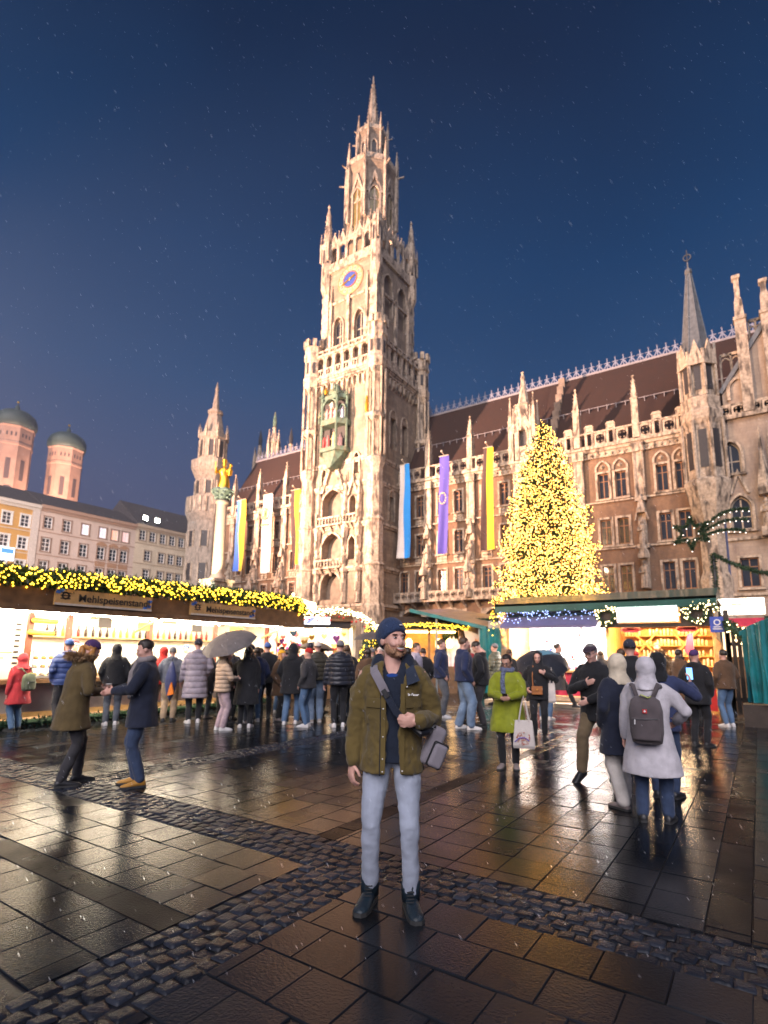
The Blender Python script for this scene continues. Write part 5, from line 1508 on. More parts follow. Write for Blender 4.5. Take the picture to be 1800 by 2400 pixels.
lp(q, 'prices', INK, mb_)
# two lettered boards
for i, (y0, y1) in enumerate(((5.45, 7.6), (8.68, 10.82))):
    q = M(); q.box(-12.0, -11.93, y0, y1, 2.53, 2.86); b_ = lp(q, 'sign_board', WOODL)
    q = M(); q.box(-11.928, -11.922, y0, y1, 2.53, 2.575); lp(q, 'sign_edge', CREAM, b_)
    text('sign_lettering', 'Mehlspeisenstandl', 0.225, INK, b_, (-11.921, (y0 + y1) / 2 + 0.20, 2.695), (pi / 2, 0, pi / 2), 0.003, 0.0, 0.002)
    q = M(); q.ring([(y0 + 0.20 + 0.085 * cos(k * pi / 4), 2.73 + 0.085 * sin(k * pi / 4)) for k in range(8)], [(y0 + 0.20 + 0.05 * cos(k * pi / 4), 2.73 + 0.05 * sin(k * pi / 4)) for k in range(8)], 'x', -11.93, -11.924)
    for k in range(3): q.box(-11.93, -11.924, y0 + 0.10, y0 + 0.30, 2.66 + k * 0.06, 2.68 + k * 0.06)
    lp(q, 'sign_pretzel', INK, b_)
    q = M()
    for yy, zz in ((y0 + 0.05, 2.80), (y0 + 0.11, 2.84), (y1 - 0.06, 2.76), (y1 - 0.17, 2.60), (y1 - 0.08, 2.64)):
        q.prism([(yy - 0.06, zz - 0.02), (yy + 0.03, zz - 0.04), (yy + 0.07, zz + 0.02), (yy - 0.02, zz + 0.04)], 'x', -11.93, -11.924)
    lp(q, 'sign_lozenges', LOZB, b_)
q = M()
for y in (4.6, 6.6, 8.6, 10.6): q.box(-14.2, -14.05, y - 0.7, y + 0.7, 2.42, 2.48); q.box(-13.35, -13.28, y - 0.6, y + 0.6, 2.44, 2.48)
lp(q, 'lamp_tube', TUBE_W)
area('stall_lamp', (-12.35, 7.9, 2.36), (-13.3, 7.9, 0.9), 170, 0.2, 9.0, (1.0, 0.87, 0.68), (0, 1, 0))  # added under the eave to brighten the menu board and the queue
q = M(); q.box(-12.42, -12.28, 3.4, 12.4, 2.375, 2.40); lp(q, 'eave_fill_strip', TUBE_W)  # glowing strip added with the eave light, for the menu board
area('stall_lamp', (-13.35, 7.9, 2.42), (-12.9, 7.9, 0), 60, 0.4, 8.5, (1.0, 0.87, 0.68), (0, 1, 0))
area('stall_lamp', (-14.3, 7.9, 2.45), (-15.4, 7.9, 0.9), 270, 0.5, 8.5, (1.0, 0.88, 0.70), (0, 1, 0))
garland('light_garland', [(-12.05, 2.4, 3.02), (-12.05, 5.2, 3.05), (-12.05, 8.4, 3.10), (-12.05, 11.6, 3.14), (-12.05, 12.75, 3.10), (-12.05, 12.85, 2.82)], 0.21, ls, 300, 0.17, 820, BULBY, 0.018, 300, 0.0, 5, (1, -0.5, 0.15))
garland('light_garland', [(-12.1, 3.4, 3.1), (-12.6, 3.2, 2.7), (-12.9, 3.2, 2.5)], 0.12, ls, 110, 0.10, 70, BULBY, 0.024, 0, 0.05, 6)
garland('base_garland', [(-12.95, 3.0, 0.12), (-12.95, 12.4, 0.12)], 0.11, ls, 90, 0.10, 0, None, seed=8)
q = M()
for y0 in (5.62, 8.45, 10.5):
    q.box(-13.25, -12.95, y0, y0 + 0.66, 1.02, 1.06); q.box(-13.25, -12.95, y0, y0 + 0.66, 1.22, 1.235); q.box(-13.25, -12.95, y0, y0 + 0.66, 1.40, 1.415); q.box(-13.25, -12.95, y0, y0 + 0.66, 1.58, 1.6)
    for yy in (y0, y0 + 0.66): q.box(-12.97, -12.95, yy - 0.01, yy + 0.01, 1.02, 1.6)
lp(q, 'showcase', mat('steel', (0.5, 0.5, 0.5), 0.35, 0.05, metal=0.7))
rg_ = random.Random(21)
GOODS = [mat('pastry_gold', (0.50, 0.28, 0.07), 0.6), mat('pastry_cream', (0.72, 0.6, 0.4), 0.6), mat('jar_white', (0.75, 0.72, 0.68), 0.3), mat('bottle_dark', (0.05, 0.03, 0.02), 0.2), mat('bottle_red', (0.30, 0.03, 0.02), 0.25), mat('tin_yellow', (0.65, 0.42, 0.04), 0.4), mat('box_blue', (0.08, 0.2, 0.5), 0.5)]
bun = M(); bun.ell((0, 0, 0.03), 0.06, 0.06, 0.04, 8, 5); bunm = [bun.mesh('pastry', GOODS[0], True), bun.mesh('pastry', GOODS[1], True)]
for y0 in (5.62, 8.45, 10.5):
    for z in (1.06, 1.235, 1.415):
        for k in range(4):
            o = link_mesh('pastry', bunm[rg_.randrange(2)], None, (-13.06, y0 + 0.1 + k * 0.155, z)); tag(o, 'round pastry on a showcase shelf of the sweets stall', 'pastry', 'pastries in the showcases')
def bottle_mesh(mt): k = M(); k.lathe([(0.04, 0), (0.042, 0.16), (0.018, 0.22), (0.016, 0.29), (0.02, 0.30)], (0, 0, 0), 8); return k.mesh('bottle', mt, True)
bot = [bottle_mesh(GOODS[3]), bottle_mesh(GOODS[4]), bottle_mesh(GOODS[5])]
q = M(); q.box(-15.75, -15.4, 6.6, 12.3, 1.95, 1.98); q.box(-15.75, -15.3, 3.4, 12.3, 0.95, 1.0); lp(q, 'back_shelf', WOODL)
for k in range(26):
    bi = rg_.randrange(3); o = link_mesh('bottle', bot[bi], None, (-15.55, 7.0 + k * 0.2, 1.98)); tag(o, ('dark', 'red', 'yellow')[bi] + ' bottle on the high back shelf of the sweets stall', 'bottle', 'bottles on the back shelf')
bx = M(); bx.box(-0.16, 0.16, -0.26, 0.26, 0, 0.42); bx.box(-0.17, -0.15, -0.24, 0.24, 0.05, 0.36); bxm = bx.mesh('cooking_machine', GOODS[2])
for k, y in enumerate((4.2, 6.8, 7.8, 9.3, 10.2, 11.6)):
    o = link_mesh('cooking_machine', bxm, None, (-15.5, y, 1.0)); tag(o, ('leftmost', 'second', 'third', 'fourth', 'fifth', 'rightmost')[k] + (' white kitchen machine' if k in (0, 5) else ' white kitchen machine from the left') + ' on the back counter of the sweets stall', 'machine', 'machines on the back counter')
for k, (y, z) in enumerate(((5.55, 2.24), (5.5, 1.98))):
    q = M(); q.limb([(-12.95, y, z), (-12.95, y + 0.45, z - 0.01)], [0.055, 0.05], 8); o = lp(q, 'hanging_loaf', GOODS[5], None, True)
for k, (y, z, w, h_) in enumerate(((7.0, 2.15, 0.30, 0.24), (8.0, 2.12, 0.34, 0.2), (9.6, 2.15, 0.3, 0.2), (10.9, 2.1, 0.5, 0.25))):
    q = M(); q.box(-13.08, -13.05, y, y + w, z, z + h_); o = lp(q, 'price_board', mat('slate_board', (0.05, 0.04, 0.035), 0.7) if k % 2 == 0 else mat('amber_board', (0.6, 0.36, 0.05), 0.6))

# ---- middle stall, seen over the crowd
ms = empty('market_stall', (-13.69, 14.58, 0), radians(43.2)); tag(ms, 'colourfully lit sweets stall with arched glowing sign at the crowd', 'stall')
def mp(mb, nm, mt, root=None, smooth=False): return mb.build(nm, mt, root or ms, smooth)
q = M(); q.box(-2.6, 2.0, 0.05, 0.12, 0, 1.05); mp(q, 'counter_front', WOOD)
q = M(); q.box(-2.6, 2.0, -0.15, 0.35, 1.05, 1.1); mp(q, 'counter_top', WOODL)
q = M(); q.box(-2.6, 2.0, 1.9, 2.0, 0, 2.6); q.box(-2.6, -2.5, 0.1, 1.9, 0, 2.6); q.box(1.9, 2.0, 0.1, 1.9, 0, 2.6); q.box(-2.6, 2.0, 0, 2.0, 2.56, 2.62); mp(q, 'inner_wall', INWALL)
q = M(); q.box(-2.7, 1.75, -0.42, -0.34, 2.48, 2.78); mp(q, 'fascia_board', WOODD)
q = M(); q.loft([[(x, -0.5, 2.78), (x, 1.0, 3.25), (x, 2.4, 2.7), (x, 2.4, 2.62), (x, -0.5, 2.72)] for x in (-2.8, 1.85)]); mp(q, 'roof', WOOD)
q = M()
for i in range(3): q.box(-2.3 + i * 1.4, -1.3 + i * 1.4, 0.9, 1.0, 2.44, 2.52)
mp(q, 'lamp_tube', TUBE_W)
area('stall_lamp', (-13.69 - 0.55, 14.58 + 0.6, 2.5), (-14.4, 15.4, 1.0), 150, 3.6, 0.5, (1.0, 0.76, 0.5), (0.73, 0.68, 0))
cs = M(); cs.prism([(-0.95, 3.12), (0.55, 3.12), (0.5, 3.36), (0.2, 3.42), (-0.1, 3.55), (-0.3, 3.59), (-0.5, 3.55), (-0.75, 3.40), (-0.98, 3.32)], 'y', -0.52, -0.44)
cso = mp(cs, 'arched_sign', mat('arched_sign_glow', (1, 0.85, 0.5), 0.5, 0, emit=2.6, ecol=(1.0, 0.72, 0.34)))
q = M()
for i, (x, h_) in enumerate(((-0.42, .13), (-0.36, .08), (-0.28, .08), (-0.2, .08), (-0.1, .08))): q.box(x - 0.02, x + 0.02, -0.535, -0.525, 3.28, 3.28 + h_)
mp(q, 'sign_lettering', mat('sign_brown', (0.35, 0.16, 0.05), 0.7), cso)
q = M(); q.ell((-0.3, -0.48, 3.64), 0.05, 0.05, 0.05, 8, 6); mp(q, 'sign_lamp', BULBW, cso)
q = M(); q.box(0.12, 1.02, -0.50, -0.43, 2.60, 2.86); so_ = mp(q, 'lit_sign', mat('screen_white', (0.9, 0.92, 1), 0.4, 0, emit=1.3, ecol=(0.92, 0.94, 1.0)))
q = M(); q.prism([(0.14, 2.62), (0.30, 2.62), (0.52, 2.84), (0.34, 2.84)], 'y', -0.512, -0.505); q.prism([(0.68, 2.62), (0.76, 2.62), (0.86, 2.84), (0.80, 2.84)], 'y', -0.512, -0.505)
mp(q, 'sign_print', mat('sign_violet', (0.25, 0.3, 0.75), 0.5, 0, emit=0.5, ecol=(0.35, 0.4, 1.0)), so_)
q = M(); q.box(-0.95, -0.60, -0.92, -0.88, 2.52, 3.18); q.box(-0.8, -0.75, -0.9, -0.87, 0, 2.52); bo = q.build('notice_board', mat('notice_grey', (0.40, 0.33, 0.29), 0.6)); bo.location = ms.location; bo.rotation_euler = ms.rotation_euler
tag(bo, 'tall grey notice board on a post before the middle stall', 'notice board')
q = M()
for i, w in enumerate((0.05, 0.16, 0.12, 0.2)): q.box(-0.775 - w / 2, -0.775 + w / 2, -0.925, -0.921, 2.95 - i * 0.09, 2.97 - i * 0.09)
q.build('notice_lines', INK, bo)
garland('light_garland', [(-2.9, -0.5, 2.88), (-1.6, -0.5, 2.86), (0, -0.5, 2.96), (1.4, -0.5, 3.12), (2.1, -0.45, 2.92), (2.75, -0.4, 2.5)], 0.12, ms, 120, 0.10, 420, BULBW, 0.022, 0, 0.03, 12, (0, -1, 0.2))
q = M()
for i in range(34):
    t = i / 33; x = -2.6 + 5.0 * t; q.ell((x, -0.56, 2.80 + 0.1 * sin(i * 2.3) + (0.15 * max(0, (x - 0.5) / 1.5) if x < 1.6 else -0.3 * (x - 1.7))), 0.04, 0.04, 0.04, 6, 4)
stuff(mp(q, 'red_baubles', mat('bauble_red', (0.5, 0.03, 0.02), 0.25)))
# goods: hearts, bags, tins glowing under the lamps
GC = [(0.55, 0.05, 0.40), (0.35, 0.1, 0.6), (0.7, 0.6, 0.65), (0.2, 0.4, 0.7), (0.65, 0.4, 0.1), (0.6, 0.08, 0.08), (0.75, 0.7, 0.6)]
hm = []
for i, c in enumerate(GC):
    k = M(); k.prism([(0, -0.1), (0.09, 0.0), (0.09, 0.06), (0.045, 0.09), (0, 0.055), (-0.045, 0.09), (-0.09, 0.06), (-0.09, 0.0)], 'y', -0.02, 0.02); hm.append(k.mesh('gingerbread_heart', mat('heart_%d' % i, c, 0.5)))
for i in range(70):
    x = -2.3 + rg_.random() * 4.1; hi = rg_.randrange(7); o = link_mesh('gingerbread_heart', hm[hi], None, ms.matrix_basis @ Vector((x, 0.3 + rg_.random() * 0.9, 1.45 + rg_.random() * 0.85)), (0, 0, radians(43.2) + rg_.uniform(-0.3, 0.3)), rg_.uniform(0.9, 1.5))
    tag(o, ('magenta', 'violet', 'pale pink', 'light blue', 'golden', 'red', 'white')[hi] + ' gingerbread heart hanging in the middle stall', 'gingerbread', 'hearts in the middle stall')
# cone of lights at the stall corner
lc = empty('light_cone', ms.matrix_basis @ Vector((2.45, -0.5, 0))); tag(lc, 'cone shaped bush wrapped in yellow lights at the middle stall corner', 'bush')
q = M(); r3 = random.Random(31); nb_ = M()
for i in range(420):
    z = r3.uniform(0.5, 2.55); R = 0.12 + 0.42 * (2.6 - z) / 2.0; R = min(R, 0.5); a = r3.uniform(0, 2 * pi); p = Vector((R * cos(a), R * sin(a), z))
    needles(q, p * 0.96, Vector((cos(a), sin(a), 0.1)), 5, 0.12, 0.6, r3)
    if i < 230: nb_.octa(p * 1.02, 0.026)
q.lathe([(0.3, 0), (0.45, 0.5), (0.4, 1.4), (0.08, 2.5)], (0, 0, 0), 8)
stuff(q.build('foliage', NEEDLE2, lc)); stuff(nb_.build('light_bulbs', BULBY, lc))

# ---- small lantern hut behind the man's shoulder
lh = empty('market_stall', (-12.0, 20.6, 0), radians(30)); tag(lh, 'small amber lit hut with garland roof behind the smiling man', 'stall')
q = M(); q.box(-1.3, 1.5, 0.5, 0.6, 0, 2.8); q.box(-1.3, -1.2, -0.5, 0.5, 0, 2.8); q.box(1.4, 1.5, -0.5, 0.5, 0, 2.8); mp(q, 'inner_wall', WOODL, lh)
q = M(); q.box(-1.4, 1.6, -0.6, -0.5, 0, 1.1); q.box(-1.4, -1.3, -0.6, -0.5, 1.1, 2.7); q.box(0.1, 0.2, -0.6, -0.5, 1.1, 2.7); q.box(1.5, 1.6, -0.6, -0.5, 1.1, 2.7); mp(q, 'front_frame', WOOD, lh)
q = M(); q.loft([[(x, -0.9, 2.7), (x, 0.0, 3.2), (x, 0.9, 2.7), (x, 0.9, 2.62), (x, -0.9, 2.62)] for x in (-1.6, 1.8)]); mp(q, 'roof', WOODD, lh)
q = M(); q.box(-1.1, 1.3, -0.1, 0.0, 2.5, 2.58); mp(q, 'lamp_tube', TUBE_A, lh)
for x in (-0.7, 0.55, 1.0):
    k = M(); k.lathe([(0.10, 0), (0.14, 0.05), (0.14, 0.3), (0.05, 0.4)], (x, -0.62, 1.85), 6); mp(k, 'lantern', mat('lantern_glow', (1, 0.8, 0.5), 0.5, 0, emit=4.0, ecol=(1.0, 0.62, 0.22)), lh)
garland('light_garland', [(-1.6, -0.95, 2.72), (0, -0.95, 2.80), (1.8, -0.95, 2.70)], 0.10, lh, 110, 0.09, 110, BULBY, 0.024, 0, 0.03, 14, (0, -1, 0.2))
q = M()
for i in range(9):
    t = i / 8; q.add([(1.9 + 0.05 * sin(t * 9), -1.1 - 0.9 * t, 2.85 - 0.1 * t), (2.7 - 0.9 * (1 - t) * 0 + 0.05 * sin(t * 7), -1.1 - 0.9 * t, 2.9)], [])
fl = M(); fl.loft([[(1.55, -1.0, 2.7), (2.75, -1.0, 3.0), (2.75, -0.97, 3.0), (1.55, -0.97, 2.7)], [(1.75, -1.05, 1.9), (2.7, -1.05, 2.2), (2.7, -1.02, 2.2), (1.75, -1.02, 1.9)], [(2.3, -1.0, 0.9), (2.65, -1.0, 1.4), (2.65, -0.97, 1.4), (2.3, -0.97, 0.9)]])
mp(fl, 'canvas_flap', mat('white_canvas', (0.62, 0.55, 0.50), 0.8, 0.1, 3), lh, True)

# ---- teal tarpaulin stall
TEAL = mat('teal_tarpaulin', (0.0, 0.13, 0.15), 0.35, 0.35, 3.0, 0.5, 6.0)
PLAS = mat('clear_plastic', (0.6, 0.62, 0.6), 0.2, 0.2, 4.0, 0.6, 6.0, alpha=0.45)
ts = empty('market_stall', (-10.6, 20.0, 0)); tag(ts, 'closed stall with sloping teal tarpaulin roof and green fir wall', 'stall')
q = M(); q.loft([[(-12.4, 19.9, 3.38), (-8.85, 19.9, 2.55), (-8.85, 19.9, 2.70), (-12.4, 19.9, 3.52)], [(-12.4, 20.0, 3.38), (-8.85, 20.0, 2.55), (-8.85, 20.0, 2.70), (-12.4, 20.0, 3.52)]]); part(q, 'roof_edge', TEAL, ts)
q = M(); q.loft([[(-12.4, 20.0, 3.46), (-8.85, 20.0, 2.66), (-8.85, 20.0, 2.62), (-12.4, 20.0, 3.42)], [(-12.2, 23.2, 3.75), (-7.9, 23.2, 3.05), (-7.9, 23.2, 3.0), (-12.2, 23.2, 3.7)]]); part(q, 'roof', mat('wet_tan_canvas', (0.24, 0.17, 0.11), 0.35, 0.3, 2.0, 0.4, 5), ts)
for x in (-11.15, -9.2):
    q = M(); q.tube([(x, 20.05, 0), (x, 20.05, 2.62 if x > -10 else 3.1)], 0.045, 6); part(q, 'post', mat('galvanised', (0.4, 0.45, 0.45), 0.4, metal=0.5), ts)
q = M(); q.box(-11.5, -8.9, 21.2, 21.3, 0, 3.1); part(q, 'fir_wall_board', mat('dark_green', (0.02, 0.04, 0.02), 0.9), ts)
r3 = random.Random(41); q = M()
for i in range(1500): needles(q, Vector((r3.uniform(-11.5, -8.9), 21.18, r3.uniform(0.9, 3.1))), Vector((0, -1, 0)), 3, 0.16, 0.9, r3)
stuff(part(q, 'fir_wall', NEEDLE2, ts))
def curtain(x0, y0, x1, y1, z0, z1, folds, amp, n=40, ztop=None):
    q = M(); d = Vector((x1 - x0, y1 - y0, 0)); nn = Vector((-d.y, d.x, 0)).normalized(); vs_ = []; fs_ = []
    for i in range(n + 1):
        t = i / n
        for j in range(9):
            u = j / 8; p = Vector((x0, y0, 0)) + d * t + nn * amp * (sin(t * folds) + 0.5 * sin(t * folds * 2.3 + u * 3)) * (0.35 + 0.65 * (1 - u)) + d * 0.03 * sin(u * 7 + t * 9)
            vs_.append((p.x, p.y, z0 + ((ztop(t) if ztop else z1) - z0) * u))
    for i in range(n):
        for j in range(8): a = i * 9 + j; fs_.append((a, a + 9, a + 10, a + 1))
    q.add(vs_, fs_); return q
q = curtain(-9.15, 19.95, -8.15, 19.6, 0.15, 2.6, 22, 0.09); part(q, 'tarpaulin', TEAL, ts, True)
q = curtain(-8.75, 19.88, -7.85, 19.7, 1.8, 2.85, 12, 0.08); part(q, 'plastic_sheet', PLAS, ts, True)
for i, (x, w, c, lab) in enumerate(((-10.72, 0.62, (0.66, 0.62, 0.64), 'jagged white cut-out panel before the fir wall'), (-9.85, 0.62, (0.60, 0.25, 0.09), 'jagged orange cut-out panel before the fir wall'))):
    pts = [(-w / 2, 1.1), (w / 2, 1.1)] + [(w / 2 - w * k / 8, 2.2 + (0.18 if k % 2 == 0 else 0.0) - 0.12 * abs(k - 4) / 4 * (k % 3)) for k in range(9)]
    q = M(); q.prism(pts, 'y', -0.03, 0.03); q.box(-0.06, 0.06, -0.02, 0.02, 0, 1.1); o = q.build('cutout_panel', mat('cutout_%d' % i, c, 0.6), loc=(x, 20.75, 0)); tag(o, lab, 'panel')

# ---- right stall: ornaments and candles
RS = -0.95
rs = empty('market_stall', (-4.2, 18.9, 0)); tag(rs, 'wide green roofed stall with bright ornaments, candles and a white lit sign', 'stall')
GREENR = mat('green_roof_board', (0.012, 0.075, 0.062), 0.35, 0.2, 2.0, coat=0.3)
q = M(); q.box(-7.75, -0.88, 18.2, 18.3, 3.06, 3.36); part(q, 'fascia_board', GREENR, rs)
q = M(); q.loft([[(x, 18.2, 3.36), (x, 19.8, 3.75), (x, 21.4, 3.36), (x, 21.4, 3.28), (x, 18.2, 3.28)] for x in (-7.75, -0.88)]); part(q, 'roof', GREENR, rs)
q = M(); q.box(-7.6, -1.0, 20.9, 21.0, 0, 3.2); q.box(-7.6, -7.5, 18.9, 20.9, 0, 3.2); q.box(-1.1, -1.0, 18.9, 20.9, 0, 3.2); q.box(-4.15, -4.05, 18.9, 20.9, 0, 3.2); part(q, 'inner_wall', WOODL, rs)
q = M(); q.box(-7.5, -1.1, 18.9, 20.9, 3.1, 3.16); part(q, 'ceiling', INWALL, rs)
AWN = mat('awning_blue', (0.10, 0.095, 0.20), 0.5, 0.15, 3.0, 0.3, 20)
q = M(); q.loft([[(x, 18.75, 3.04), (x, 17.9, 2.56), (x, 17.9, 2.48), (x, 18.75, 2.98)] for x in (-7.45, -4.2)]); part(q, 'awning', AWN, rs)
q = M(); q.box(-7.6, -4.2, 18.72, 18.8, 2.92, 3.1); part(q, 'awning_bar', mat('pink_grey', (0.28, 0.2, 0.22), 0.6), rs)
q = M(); q.box(-4.2, -1.0, 18.35, 18.45, 2.48, 2.60); q.box(-4.2, -3.65, 18.42, 18.5, 2.60, 3.06); q.box(-1.88, -1.0, 18.42, 18.5, 2.60, 3.06); part(q, 'beam', WOODD, rs)
q = M(); q.box(-3.64, -1.90, 18.22, 18.40, 2.62, 3.13); sgn = part(q, 'lit_sign', mat('sign_box', (0.5, 0.5, 0.5), 0.5), rs)
q = M(); q.box(-3.62, -1.92, 18.20, 18.215, 2.64, 3.11); part(q, 'sign_face', mat('white_sign_face', (1, 1, 1), 0.5, 0, emit=3.2, ecol=(1.0, 0.98, 0.93)), sgn)
q = M(); q.box(-3.60, -1.94, 18.19, 18.197, 2.64, 2.665); part(q, 'sign_rim', mat('sign_green_rim', (0.2, 0.45, 0.2), 0.5), sgn)
# counters, skirts, steps
q = M(); q.box(-7.5, -4.1, 18.2, 18.9, 1.05, 1.12); q.box(-4.1, -1.1, 18.4, 18.9, 1.0, 1.06); part(q, 'counter_top', WOODL, rs)
RED = mat('red_velvet', (0.42, 0.012, 0.055), 0.7, 0.25, 4.0, sheen=0.5)
part(curtain(-7.5, 18.35, -4.1, 18.35, 0.3, 1.05, 60, 0.03), 'skirt_cloth', RED, rs, True)
q = M(); q.box(-4.05, -1.1, 18.55, 18.62, 0.05, 1.0); part(q, 'counter_front', mat('red_board', (0.55, 0.02, 0.02), 0.6), rs)
area('stall_lamp', (-2.6, 18.45, 2.44), (-2.6, 18.0, 0), 170, 2.6, 0.2, (1.0, 0.66, 0.36))  # added under the front eave to brighten the red counter front
q = M(); q.box(-7.7, -3.9, 17.9, 18.4, 0.16, 0.28); q.box(-7.8, -3.6, 17.3, 18.4, 0.0, 0.12); part(q, 'wooden_step', mat('pale_wood', (0.42, 0.33, 0.24), 0.5, 0.2), rs)
q = M(); q.box(-7.4, -4.2, 20.8, 20.85, 1.1, 3.0); part(q, 'display_wall', mat('display_white', (0.85, 0.83, 0.84), 0.5, 0.03), rs)
q = M(); q.box(-7.3, -4.3, 18.95, 19.05, 2.9, 2.98); q.box(-7.3, -4.3, 20.2, 20.3, 3.0, 3.06); part(q, 'lamp_tube', TUBE_C, rs)
q = M(); q.box(-3.9, -1.2, 19.0, 19.08, 2.85, 2.92); part(q, 'lamp_tube', TUBE_A, rs)
area('stall_lamp', (-5.8, 19.3, 2.98), (-5.8, 20.2, 1.0), 330, 3.0, 0.5, (1.0, 0.93, 0.90))
area('stall_lamp', (-2.6, 19.1, 2.9), (-2.6, 20.2, 1.0), 170, 2.6, 0.4, (1.0, 0.60, 0.24))
area('stall_lamp', (-5.8, 18.85, 2.45), (-5.8, 17.4, 0.0), 70, 3.0, 0.3, (1.0, 0.92, 0.88))
# ornaments on the bright side
OC = [(0.5, 0.04, 0.05), (0.06, 0.1, 0.5), (0.75, 0.7, 0.68), (0.1, 0.3, 0.5), (0.65, 0.45, 0.1), (0.1, 0.08, 0.08)]
om = []
for i, c in enumerate(OC):
    k = M(); k.lathe([(0.01, -0.05), (0.045, -0.03), (0.05, 0.0), (0.04, 0.035), (0.012, 0.05), (0.012, 0.07)], (0, 0, 0), 8); om.append(k.mesh('ornament', mat('ornament_%d' % i, c, 0.25), True))
for i in range(95):
    up_ = i < 60
    oi_ = rg_.randrange(6) if not up_ or rg_.random() < 0.35 else 2; o = link_mesh('ornament', om[oi_], None, (rg_.uniform(-7.2, -4.3), rg_.uniform(20.5, 20.75) if up_ else rg_.uniform(18.3, 18.8), rg_.uniform(1.35, 2.8) if up_ else 1.18), None, rg_.uniform(0.8, 1.6))
    tag(o, ('red', 'dark blue', 'white', 'teal blue', 'gold', 'black')[oi_] + (' glass ornament hung on the bright display wall of the green roofed stall' if up_ else ' glass ornament on the counter of the green roofed stall'), 'ornament', 'ornaments in the bright half')
# candle shelves
q = M()
for z in (1.30, 1.62, 1.96, 2.30, 2.62): q.box(-3.9, -1.2, 20.55, 20.85, z - 0.03, z)
for x in (-3.2, -2.0):
    q.obox((x, 20.5, 2.0), 0.05, 0.04, 1.2, Matrix.Rotation(0.75, 3, 'Y')); q.obox((x, 20.48, 2.0), 0.05, 0.04, 1.2, Matrix.Rotation(-0.75, 3, 'Y'))
part(q, 'candle_shelf', WOODL, rs)
kc = M(); kc.lathe([(0.035, 0), (0.035, 0.15), (0.028, 0.16), (0.03, 0.19), (0.005, 0.2)], (0, 0, 0), 8); kcm = kc.mesh('candle', mat('candle_wax', (0.85, 0.75, 0.55), 0.4), True)
for z in (1.30, 1.62, 1.96, 2.30):
    for k in range(24):
        if rg_.random() < 0.8:
            o = link_mesh('candle', kcm, None, (-3.85 + k * 0.112, 20.62, z), None, rg_.uniform(0.8, 1.2)); tag(o, 'pale candle on the amber shelves of the green roofed stall', 'candle', 'candles on the amber shelves')
q = M(); r3 = random.Random(44)
for i in range(60): q.ell((r3.uniform(-3.9, -1.2), r3.uniform(18.5, 18.85), 1.1), 0.05, 0.05, r3.uniform(0.05, 0.14), 6, 5)
stuff(part(q, 'counter_goods', GOODS[1], rs))
for x, c in ((-3.35, RED), (-1.75, RED)):
    q = M(); q.lathe([(0.05, 0.12), (0.28, 0.06), (0.32, 0), (0.2, -0.08)], (x, 18.8, 2.42), 10, 0, 0.4); part(q, 'red_bow', c, rs)
q = M(); q.loft([[(-1.75, 18.7, 2.25), (-1.6, 18.7, 2.3), (-1.6, 18.75, 2.3), (-1.75, 18.75, 2.25)], [(-1.85, 18.7, 1.75), (-1.6, 18.7, 1.8), (-1.6, 18.78, 1.8), (-1.85, 18.78, 1.75)], [(-1.7, 18.7, 1.55), (-1.55, 18.7, 1.6), (-1.55, 18.76, 1.6), (-1.7, 18.76, 1.55)]]); part(q, 'hanging_stocking', RED, rs)
for k in range(5):
    q = M(); q.tube([(-1.02 + 0.04 * k, 18.2 - 0.05 * k, 2.2 - 0.05 * k), (-1.0 + 0.05 * k, 18.22 - 0.04 * k, 1.5), (-0.98 + 0.04 * k, 18.2, 0.75)], [0.03, 0.055, 0.02], 6); part(q, 'wooden_spoon', WOODL, rs)
def wreath(x, z, seed):
    e = empty('wreath', (x, 18.3, z)); r_ = random.Random(seed); q = M(); b = M()
    for i in range(220):
        a = r_.uniform(0, 2 * pi); p = Vector((0.25 * cos(a), r_.uniform(-0.07, 0.05), 0.25 * sin(a)))
        needles(q, p, Vector((r_.gauss(0, 1), -0.6, r_.gauss(0, 1))), 4, 0.12, 0.7, r_)
        if i % 6 == 0: b.octa(p * 1.05 + Vector((r_.gauss(0, 0.05), -0.08, r_.gauss(0, 0.05))), 0.02)
    q.tube([(0.25 * cos(k * pi / 6), 0, 0.25 * sin(k * pi / 6)) for k in range(13)], 0.07, 6)
    stuff(q.build('fir_sprays', NEEDLE2, e)); stuff(b.build('light_bulbs', BULBW, e)); return e
tag(wreath(-3.98, 2.86, 51), 'lit fir wreath left of the white sign', 'wreath', 'wreaths on the green roofed stall')
tag(wreath(-1.42, 2.86, 52), 'dense fir wreath right of the white sign', 'wreath', 'wreaths on the green roofed stall')
garland('light_garland', [(-1.88, 18.3, 3.08), (-1.4, 18.25, 3.06), (-1.0, 18.22, 3.16), (-0.9, 18.2, 2.9)], 0.07, rs, 120, 0.09, 46, BULBW, 0.02, 0, 0.05, 53)
garland('light_garland', [(-4.35, 18.3, 3.05), (-3.9, 18.25, 3.15), (-3.6, 18.25, 3.05)], 0.06, rs, 120, 0.08, 26, BULBW, 0.02, 0, 0.05, 54)
q = M(); r3 = random.Random(61); q2 = M()
for i in range(110):
    x = -7.6 + 3.4 * (r3.random() ** 1.4); dz = r3.uniform(0.02, 0.42) * (1 if x < -6.6 else 0.8); q.octa((x, 18.1, 3.10 - dz), 0.013)
for i in range(40): q2.octa((-7.9 + r3.uniform(-0.25, 0.3), 18.6 + r3.uniform(-0.2, 0.2), 2.95 + r3.gauss(0, 0.2)), 0.022)
stuff(part(q, 'icicle_lights', BULBB, rs)); stuff(part(q2, 'light_bulbs', BULBY, rs))
q = M(); q.box(-1.08, -0.72, 17.95, 17.98, 2.28, 2.72); o = q.build('blue_sign', mat('blue_sign', (0.05, 0.09, 0.42), 0.4)); tag(o, 'small square blue sign at the end of the green roof', 'sign')
